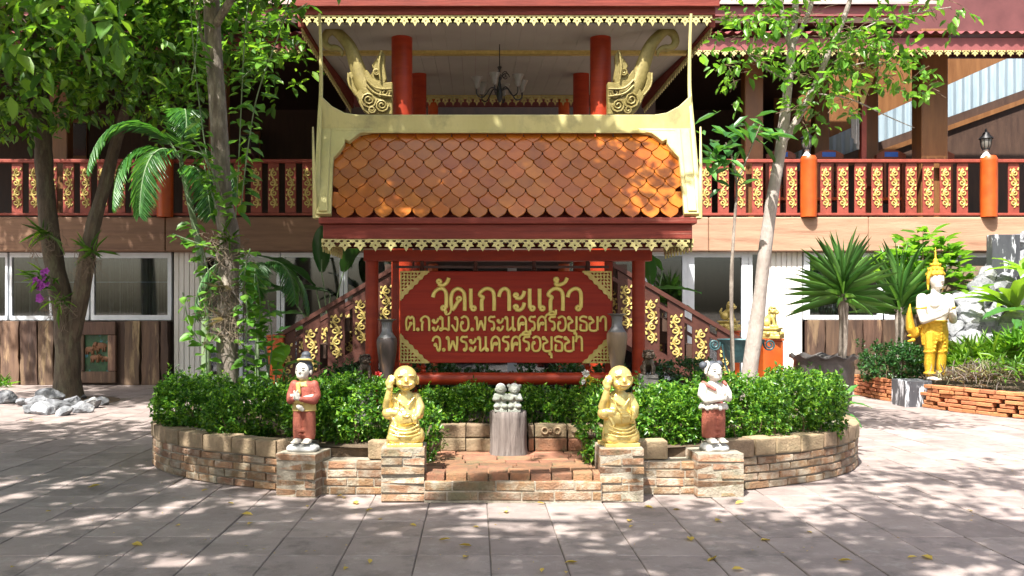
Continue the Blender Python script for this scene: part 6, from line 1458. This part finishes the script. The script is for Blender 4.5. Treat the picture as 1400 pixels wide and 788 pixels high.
# --- middle tree with vines
YM = 9.9
tree('vine_covered_tree', 'grey trunked tree hung with vines and epiphytes, left of the sign', P(312, 550, YM),
     [(pxpath([(313, 560, YM), (311, 500, YM), (311, 440, YM), (312, 380, YM), (314, 330, YM), (306, 280, YM), (302, 220, YM), (298, 150, YM), (292, 70, YM), (289, 0, YM), (284, -120, YM), (270, -260, YM)]), [.165, .14, .135, .14, .15, .13, .12, .118, .115, .11, .10, .08])],
     [(pxpath([(292, 40, YM), (330, -20, YM - .3), (400, -90, YM - .6)]), [.06, .05, .03]), (pxpath([(296, 110, YM), (278, 60, YM - .1), (262, -20, YM - .2)]), [.03, .025, .02]), (pxpath([(284, -120, YM), (200, -200, YM - .6), (80, -280, YM - 1)]), [.07, .06, .03])],
     [clump_px(250, -80, 9.6, .9, .9, .45, 70), clump_px(350, -70, 9.3, .9, .8, .42, 70), clump_px(420, -90, 9.0, .8, .8, .4, 50), clump_px(300, -200, 9.6, 1.5, 1.4, .6, 150), clump_px(150, -230, 9.4, 1.4, 1.4, .6, 130)],
     6, .28, .14, .075, M['leaf_tree'], M['bark'])
def vine(label, strands, L_, W_, lm='leaf_vine', per_m=22, group='vines on the grey trunked tree'):
    t = thing('vine', label, 'vine', strands[0][-1], group); st_ = MB(); ls = []
    for path in strands:
        pts = catmull(path, 8); st_.tube(pts, .007, 5); tot = sum((b - a).length for a, b in zip(pts[:-1], pts[1:])); n = int(tot * per_m)
        for k in range(n):
            f_ = k / n * (len(pts) - 1); i = int(f_); q = pts[i].lerp(pts[min(i + 1, len(pts) - 1)], f_ - i); a = random.uniform(0, 2 * PI)
            d = Vector((math.cos(a), math.sin(a) * .8 - .25, random.uniform(-.75, .1))); s_ = random.uniform(.6, 1.15)
            ls.append((q + d * .03, d, Vector((random.uniform(-.3, .3), -.5, 1)), L_ * s_, W_ * s_))
    obj('leaves', flush(ls, 'leaves', 'oval'), M[lm], t); obj('stem', st_, M['greenstem'], t)
vine('leafy vine hanging right of the grey trunk from the top of the picture', [pxpath([(342, -30, YM - .2), (334, 60, YM - .25), (330, 140, YM - .2), (326, 230, YM - .2), (322, 300, YM - .2)]), pxpath([(400, -20, YM - .5), (380, 50, YM - .45), (352, 130, YM - .35), (338, 210, YM - .3), (330, 280, YM - .2)]), pxpath([(420, 5, YM - .6), (395, 20, YM - .55), (370, 30, YM - .5), (345, 40, YM - .4)]), pxpath([(372, 80, YM - .5), (350, 90, YM - .4), (328, 110, YM - .3)])], .18, .10, per_m=24)
vine('leafy vine hanging left of the grey trunk', [pxpath([(258, -30, YM - .2), (264, 60, YM - .2), (272, 140, YM - .2), (282, 210, YM - .2), (290, 270, YM - .2)]), pxpath([(275, -20, YM), (268, 70, YM - .3), (262, 110, YM - .3)])], .17, .095, per_m=22)
vine('climbing vine on the lower right side of the grey trunk', [pxpath([(340, 530, YM - .1), (336, 480, YM - .15), (338, 430, YM - .15), (334, 380, YM - .15), (342, 340, YM - .15)]), pxpath([(352, 530, YM - .1), (350, 470, YM - .1), (356, 420, YM - .1), (350, 375, YM - .1)]), pxpath([(362, 540, YM), (372, 470, YM), (366, 410, YM)])], .15, .095, per_m=42)
vine('climbing vine on the lower left side of the grey trunk', [pxpath([(286, 540, YM - .1), (282, 480, YM - .1), (290, 420, YM - .1), (280, 350, YM - .1), (262, 300, YM - .1)]), pxpath([(292, 340, YM - .2), (262, 330, YM - .25), (236, 320, YM - .3)]), pxpath([(292, 250, YM - .3), (275, 205, YM - .3), (262, 190, YM - .3)]), pxpath([(275, 470, YM - .1), (258, 440, YM - .1), (250, 400, YM - .1)])], .15, .09, per_m=30)
vine('small leafy shoot beside the grey trunk at rail height', [pxpath([(300, 260, YM - .3), (280, 215, YM - .35), (255, 205, YM - .4), (240, 200, YM - .4)]), pxpath([(298, 290, YM - .3), (285, 250, YM - .3), (278, 220, YM - .3)])], .13, .075, per_m=30)
for (py_, lab, n_, lm_) in ((330, 'tangle of aerial roots on the grey trunk at beam height', 16, 'leaf_tree'), (395, 'grey root tangle on the grey trunk at window height', 10, 'leaf_grey'), (440, 'pale root tangle low on the grey trunk', 8, 'leaf_grey')):
    epiphyte(lab, P(312, py_, YM - .08), n_, .17, (.12, .34), lm_, 55, .02)
# --- leaning pale tree at the right
YT = 10.0
tree('leaning_tree', 'slim pale tree leaning right and forking, in the planter', P(1024, 550, YT),
     [(pxpath([(1021, 560, YT), (1026, 500, YT), (1036, 430, YT), (1045, 350, YT), (1056, 270, YT), (1068, 200, YT), (1075, 140, YT), (1082, 70, YT), (1088, 0, YT), (1092, -120, YT)]), [.12, .11, .10, .092, .085, .08, .066, .055, .045, .03])],
     [(pxpath([(1069, 196, YT), (1086, 170, YT - .05), (1108, 130, YT - .1), (1130, 80, YT - .2), (1152, 30, YT - .3), (1175, -40, YT - .4)]), [.05, .05, .045, .04, .035, .025]), (pxpath([(1082, 70, YT), (1070, 20, YT - .1), (1064, -60, YT - .2)]), [.04, .03, .02]), (pxpath([(1085, 60, YT), (1108, 10, YT), (1120, -60, YT)]), [.035, .03, .02]), (pxpath([(1110, 128, YT - .1), (1160, 135, YT - .2), (1215, 160, YT - .3), (1250, 175, YT - .35)]), [.012, .01, .008, .005]), (pxpath([(1120, 105, YT - .1), (1190, 85, YT - .3), (1260, 95, YT - .4)]), [.012, .01, .006]), (pxpath([(1130, 75, YT - .2), (1200, 30, YT - .3), (1300, 10, YT - .4)]), [.012, .01, .006]), (pxpath([(1078, 110, YT), (1040, 90, YT - .1), (1010, 60, YT - .2)]), [.012, .01, .006])],
     [clump_px(1030, 80, 9.8, .34, .4, .2, 22), clump_px(1020, 30, 9.8, .35, .4, .2, 20), clump_px(1150, 60, 9.6, .36, .4, .24, 32), clump_px(1190, 90, 9.6, .34, .4, .2, 24), clump_px(1225, 110, 9.6, .24, .3, .16, 13), clump_px(1110, 100, 9.7, .3, .3, .24, 18), clump_px(1140, 140, 9.7, .28, .3, .2, 16), clump_px(1100, 30, 9.7, .4, .4, .2, 18), clump_px(1210, 40, 9.5, .34, .3, .16, 15), clump_px(1290, 12, 9.4, .2, .3, .1, 7), clump_px(1270, 125, 9.5, .08, .1, .06, 4), clump_px(1095, 160, 9.7, .2, .2, .2, 8), clump_px(1000, 110, 9.8, .14, .2, .22, 6), clump_px(1130, -60, 9.6, 1.0, .9, .4, 60), clump_px(1230, -80, 9.4, .9, .9, .4, 50), clump_px(1030, -90, 9.8, .8, .8, .4, 40)],
     6, .22, .125, .06, M['leaf_vine'], M['bark_pale'])
# --- sapling with large leaves
YS_ = 9.75; ls = []
sap = thing('sapling', 'thin sapling with large drooping leaves beside the right roof edge', 'tree', P(1002, 545, YS_))
obj('trunk', trunk_mb(pxpath([(1003, 550, YS_), (1001, 470, YS_), (1000, 390, YS_), (1003, 320, YS_), (1007, 260, YS_), (1002, 220, YS_), (992, 195, YS_)]), [.028, .028, .026, .022, .018, .014, .008], 8), M['bark'], sap)
obj('limb', trunk_mb(pxpath([(1006, 255, YS_), (1022, 215, YS_), (1040, 170, YS_)]), [.012, .010, .005], 6), M['bark'], sap)
for k in range(64):
    c_ = P(random.gauss(985, 18), random.gauss(200, 24), YS_ + random.uniform(-.25, .2)) if k < 40 else P(random.gauss(1035, 14), random.gauss(178, 14), YS_ + random.uniform(-.2, .2))
    a = random.uniform(0, 2 * PI); ls.append((c_, Vector((math.cos(a), math.sin(a) * .7 - .3, random.uniform(-1.0, .35))), Vector((0, -.4, 1)), random.uniform(.18, .30), random.uniform(.075, .11)))
obj('leaves', flush(ls, 'leaves', 'oval'), M['leaf_palm'], sap)
# --- sword leaved plants
def sword(label, base, crown_c, trunk_r, n, L_, W_, up=.35, name='dracaena', low=-.45):
    t = thing(name, label, 'plant', base); b = Vector(base); c_ = Vector(crown_c)
    if trunk_r: obj('stem', trunk_mb([b, lerp(b, c_, .5) + Vector((.02, 0, 0)), c_], [trunk_r, trunk_r * .9, trunk_r * 1.25], 12), M['bark'], t)
    ls = []
    for k in range(n):
        a = k * 2.39996; e = lerp(low, 1.45, (k + .5) / n); d = Vector((math.cos(a) * math.cos(e), math.sin(a) * math.cos(e), math.sin(e) + up * .3))
        ls.append((c_ + Vector((0, 0, (k / n - .5) * L_ * .28)), d, Vector((0, 0, 1)), L_ * random.uniform(.8, 1.1), W_))
    obj('leaves', flush(ls, 'leaves'), M['leaf_sword'], t)
sword('spiky dracaena with sword leaves growing in the wavy bowl', Vector((P(1151, 0, 12.6).x, 12.6, zr - .08)), P(1152, 402, 12.6), .075, 84, .80, .035, low=-.25)
sword('second spiky dracaena behind the deity statue', Vector((P(1226, 0, 15.6).x, 15.6, .32)), P(1230, 420, 15.6), .09, 52, 1.1, .05, .5, low=0)
# pale lily leaves lying on the bowl
# --- glossy shrub behind the deity
gs = thing('glossy_shrub', 'tall shrub with whorls of glossy leaves behind the deity statue', 'shrub', P(1262, 520, 16.2)); mb = MB(); ls = []
bs = P(1262, 500, 16.2)
for (px_, py_) in ((1225, 362), (1240, 350), (1262, 318), (1290, 330), (1300, 345), (1215, 350), (1318, 372), (1270, 345), (1250, 372), (1285, 360), (1200, 355), (1330, 395), (1240, 332)):
    c_ = P(px_, py_, 16.2 + random.uniform(-.4, .4)); mb.tube(catmull([bs, lerp(bs, c_, .5) + Vector((random.uniform(-.1, .1), 0, .1)), c_], 5), [lerp(.02, .008, k / 10) for k in range(11)], 5)
    for q in range(3):
        for k in range(9): a = 2 * PI * k / 9 + q; ls.append((c_ + Vector((random.uniform(-.16, .16), random.uniform(-.2, .2), -q * .13)), Vector((math.cos(a), math.sin(a), random.uniform(.05, .6))), Vector((0, 0, 1)), random.uniform(.24, .36), .115))
obj('leaves', flush(ls, 'leaves', 'oval'), M['leaf_vine'], gs); obj('stems', mb, M['twig'], gs)
# --- rockery at the right
for k in range(78):
    t_ = random.random(); px_ = lerp(1300, 1420, t_ ** .8) + random.uniform(-6, 6); top_y = lerp(440, 325, min(1, (px_ - 1295) / 90)); py_ = lerp(475, top_y, random.random())
    Y_ = lerp(14.9, 16.6, (475 - py_) / 150) + random.uniform(-.1, .2); c_ = P(px_, py_, Y_); r_ = random.uniform(.10, .24)
    tag(obj('rock', RK[k % 7], None, None, c_, (random.uniform(-1, 1), random.uniform(-1, 1), random.uniform(0, 6)), (r_ * 1.2, r_, r_ * .8)), 'rough grey and white rock piled in the rockery behind the deity statue', 'rock', 'rocks piled in the rockery')
mb = MB(); mb.prism_x([(15.3, .3), (17.7, .3), (17.7, 2.3), (16.9, 2.3), (16.2, 1.4), (15.5, .7)], 8.2, 12.5); kind(obj('rockery_mound', mb, M['earth']), 'structure')
c_ = P(1371, 390, 15.9); tag(obj('marble_slab', bevel_mesh(MB().box2(P(1357, 400, 15.9), P(1386, 322, 16.1)).mesh('marble_slab'), .01), M['granite']), 'upright dark marble slab with white veins on top of the rockery', 'slab')
def nestfern(label, c_, n, L_, W_, lm='leaf_light', e0=.1, e1=1.3):
    t = thing('nest_fern', label, 'fern', c_, 'broad ferns in the rockery'); c_ = Vector(c_)
    for k in range(n):
        a = k * 2.4 + random.uniform(-.2, .2); e = lerp(e0, e1, ((k * 7) % n) / n); d = Vector((math.cos(a) * math.cos(e), math.sin(a) * math.cos(e), math.sin(e))); sd = d.cross(Vector((0, 0, 1))).normalized(); u = sd.cross(d); mb = MB(); vs = []; l = L_ * random.uniform(.8, 1.1)
        for i in range(9):
            q = i / 8; w_ = W_ * .5 * math.sin(PI * (.08 + .88 * q)) ** .7; p = c_ + d * (l * q) + Vector((0, 0, -l * .35 * q * q)); wv = .018 * math.sin(i * 2.1 + k); vs += [p + sd * w_ + u * (w_ * .4 + wv), p, p - sd * w_ + u * (w_ * .4 - wv)]
        mb.add(vs, [(i * 3 + j, i * 3 + j + 1, i * 3 + j + 4, i * 3 + j + 3) for i in range(8) for j in range(2)]); mb.smooth = True; obj('leaf', mb, M[lm], t)
nestfern('broad bright green fern in the middle of the rockery', P(1388, 425, 14.6), 18, .95, .2); nestfern('small bright fern at the top of the rockery beside the marble slab', P(1398, 372, 15.4), 12, .6, .14)
bigleaf('broadleaf_plant', 'big paddle leaf hanging below the rockery fern', [(1400, 425, 14.2, (-.9, -.2, .1), .75, .36), (1400, 440, 14.1, (-.5, -.6, .1), .6, .26)], 'leaf_palm', P(1405, 470, 14.4))
def tuft(name, label, c_, n, L_, W_, lm, spread=.25, cat='plant', droop=.2, group='low plants in the brick garden', kind_='blade'):
    c_ = np.array(c_); o = c_ + rng.normal(size=(n, 3)) * np.array([spread, spread, spread * .25]); d = rand_dirs(n, .9)
    ob = obj(name, leaves_mesh(name, o, d, np.tile([0, 0, 1.], (n, 1)) + rng.normal(size=(n, 3)) * .3, L_ * rng.uniform(.6, 1.2, n), W_, kind_), M[lm]); return tag(ob, label, cat, group)
tuft('fern', 'yellow green fern tuft right of the deity statue', P(1330, 492, 14.3), 170, .42, .028, 'leaf_light', .15); tuft('fern', 'yellow green fern tuft at the right edge above the brick garden', P(1368, 486, 14.0), 140, .40, .028, 'leaf_light', .13)
tuft('fern', 'yellow green fern tuft low beside the feet of the deity statue', P(1308, 500, 14.2), 70, .27, .03, 'leaf_light', .08)
tuft('twiggy_shrub', 'twiggy purplish grey shrub behind the red bricks', P(1352, 512, 13.4), 700, .17, .014, 'leaf_grey', .21, 'shrub'); tuft('leafy_shrub', 'green leafy plant at the right end of the brick garden', P(1390, 505, 13.2), 240, .2, .035, 'leaf_tree', .22, 'shrub'); tuft('twiggy_shrub', 'small grey green sprig beside the marble block', P(1305, 515, 13.9), 120, .16, .02, 'leaf_grey', .13, 'shrub')
tuft('grass_tuft', 'low green tuft under the rockery fern', P(1402, 470, 13.6), 160, .34, .03, 'leaf_vine', .13)
tuft('grass_tuft', 'thin tuft of grass at the foot of the left dado wall', P(5, 527, 17.6), 50, .24, .02, 'leaf_vine', .05)
# --- fallen leaves on the paving
FLM = []
for k in range(4):
    me = leaves_mesh('fallen_leaf', np.zeros((1, 3)), np.array([[1., 0, .05]]), np.array([[0, random.uniform(-.3, .3), 1.]]), .085, .042, 'oval'); me.materials.append(M['leaf_dry']); FLM.append(me)
spots = [(275, 673), (460, 680), (470, 682), (488, 690), (500, 700), (320, 690), (330, 704), (420, 694), (640, 762), (645, 748), (520, 712), (345, 716), (655, 722), (475, 777), (505, 772), (560, 718), (790, 770), (980, 763), (1240, 764), (1275, 767), (1145, 768), (740, 784), (775, 783), (860, 714), (865, 720), (880, 693), (930, 698), (945, 741), (1000, 780), (850, 684), (1020, 645), (1040, 740), (745, 690), (70, 700), (120, 668), (20, 776), (230, 612), (45, 575), (985, 712), (1005, 690), (690, 700), (600, 740), (1110, 730), (1330, 700), (240, 720), (180, 745)]
for (px_, py_) in spots:
    Y_ = H * F / (py_ - VY); c_ = P(px_, py_, Y_); s_ = random.uniform(.5, 1.25)
    tag(obj('fallen_leaf', random.choice(FLM), None, None, (c_.x, Y_, .007), (random.uniform(-.2, .2), random.uniform(-.25, .1), random.uniform(0, 6.28)), (s_, s_, s_)), 'small yellow brown fallen leaf lying on the paving', 'leaf', 'fallen leaves on the paving')
# --- litter too fine to count
n_ = 420; lp = np.stack([rng.uniform(-5, 6, n_), rng.uniform(5.0, 9.5, n_), np.full(n_, .004)], 1)
ok = ((lp[:, 0] - EC.x) / (EA + .1)) ** 2 + ((lp[:, 1] - EC.y) / (EB + .25)) ** 2 > 1; lp = lp[ok]; n_ = len(lp); ld_ = rng.normal(size=(n_, 3)); ld_[:, 2] = .05
tag(kind(obj('leaf_litter', leaves_mesh('leaf_litter', lp, ld_, np.tile([0, 0, 1.], (n_, 1)) + rng.normal(size=(n_, 3)) * .25, rng.uniform(.008, .026, n_), rng.uniform(.004, .012, n_), 'lean'), M['leaf_dry']), 'stuff'), 'fine dry leaf crumbs scattered over the paving', 'litter')
# --- tall shade tree beside the viewer, plus unseen copies added to block the sky
def shade_tree(label, base, top, clumps, limb_to, per, tl, L_, W_):
    b = Vector(base); t_ = Vector(top)
    limbs = [([lerp(b, t_, .62), lerp(lerp(b, t_, .8), Vector(c_), .5) + Vector((0, 0, .4)), Vector(c_)], [.16, .10, .04]) for c_ in limb_to]
    return tree('shade_tree', label, b, [([b, lerp(b, t_, .5), t_], [.36, .27, .14])], limbs, clumps, per, tl, L_, W_, M['leaf_tree'], M['bark_dark'], 'oval')
rs = random.Random(21); cl_ = []; lt = []
def shadow_clumps(x0, x1, y0, y1, n, zr_=(6.0, 8.4), tw=(40, 75), rad=(.45, 1.0)):
    """leaf clumps of the crown whose shade falls on the ground between x0..x1, y0..y1"""
    out = []
    for k in range(n):
        z = rs.uniform(*zr_); g = Vector((rs.uniform(x0, x1), rs.uniform(y0, y1), 0)) + sun_dir * (z / sun_dir.z)
        out.append(((g.x, g.y, z), (rs.uniform(*rad), rs.uniform(*rad), rs.uniform(.25, .45)), rs.randint(*tw)))
        if k % 7 == 0: lt.append((g.x, g.y, z))
    return out
cl_ += shadow_clumps(-6.5, 5.5, 3.0, 6.6, 48, tw=(60, 110), rad=(.5, .95)) + shadow_clumps(-6.5, -3.0, 6.6, 10.5, 12, tw=(60, 110), rad=(.5, .95)) + shadow_clumps(-6.0, 2.2, 7.0, 9.4, 22, tw=(30, 60)) + shadow_clumps(-6.5, 2.6, 9.4, 11.6, 30) + shadow_clumps(-1.3, 2.4, 9.9, 10.9, 9, tw=(60, 100)) + shadow_clumps(3.0, 5.5, 6.6, 8.2, 3, tw=(20, 40), rad=(.35, .7))
for (px_, py_, Y_, r_, n_) in ((40, 10, 6.6, .5, 16), (100, 30, 6.4, .35, 12), (60, 70, 6.5, .3, 9), (130, 5, 6.6, .4, 12)):
    cl_.append((tuple(P(px_, py_, Y_)), (r_, r_, r_ * .6), n_))
def clear_of(c_, tgt, r_):                         # True if the clump does not stand between the sun and the target
    v = Vector(c_[0]) - Vector(tgt); t_ = v.dot(sun_dir); return (v - sun_dir * t_).length > r_ + .5 * (c_[1][0] + c_[1][1]) * .8
for tg_, r_ in ((PED['b'] + Vector((0, 0, .35)), .22), (PED['c'] + Vector((0, 0, .35)), .30), (PED['d'] + Vector((0, 0, .45)), .30), (PED['a'] + Vector((-.05, 0, .5)), .05), (Vector((2.0, 8.8, 2.9)), .25)):
    cl_ = [c_ for c_ in cl_ if clear_of(c_, tg_, r_)]
sht = shade_tree('tall shade tree whose lowest leaves hang into the top left corner', (-7.2, 2.2, 0), (-5.6, 2.6, 7.6), cl_, lt, 6, .34, .17, .085)

for k, (x, y, rz_, side) in enumerate(((-5.0, -10.5, 1.2, 'far behind the viewer to the left'), (5.5, -10.0, 2.6, 'far behind the viewer to the right'), (-17.0, 2.5, 4.0, 'outside the picture at the far left'), (16.5, 3.0, 5.2, 'outside the picture at the far right'))):  # out of view, added only to cut the ambient sky light
    c_ = copy_tree(sht, (x, y, 0), rz_); c_['label'] = 'unseen shade tree added to block sky light, standing ' + side; c_['group'] = 'unseen trees added to block the sky'
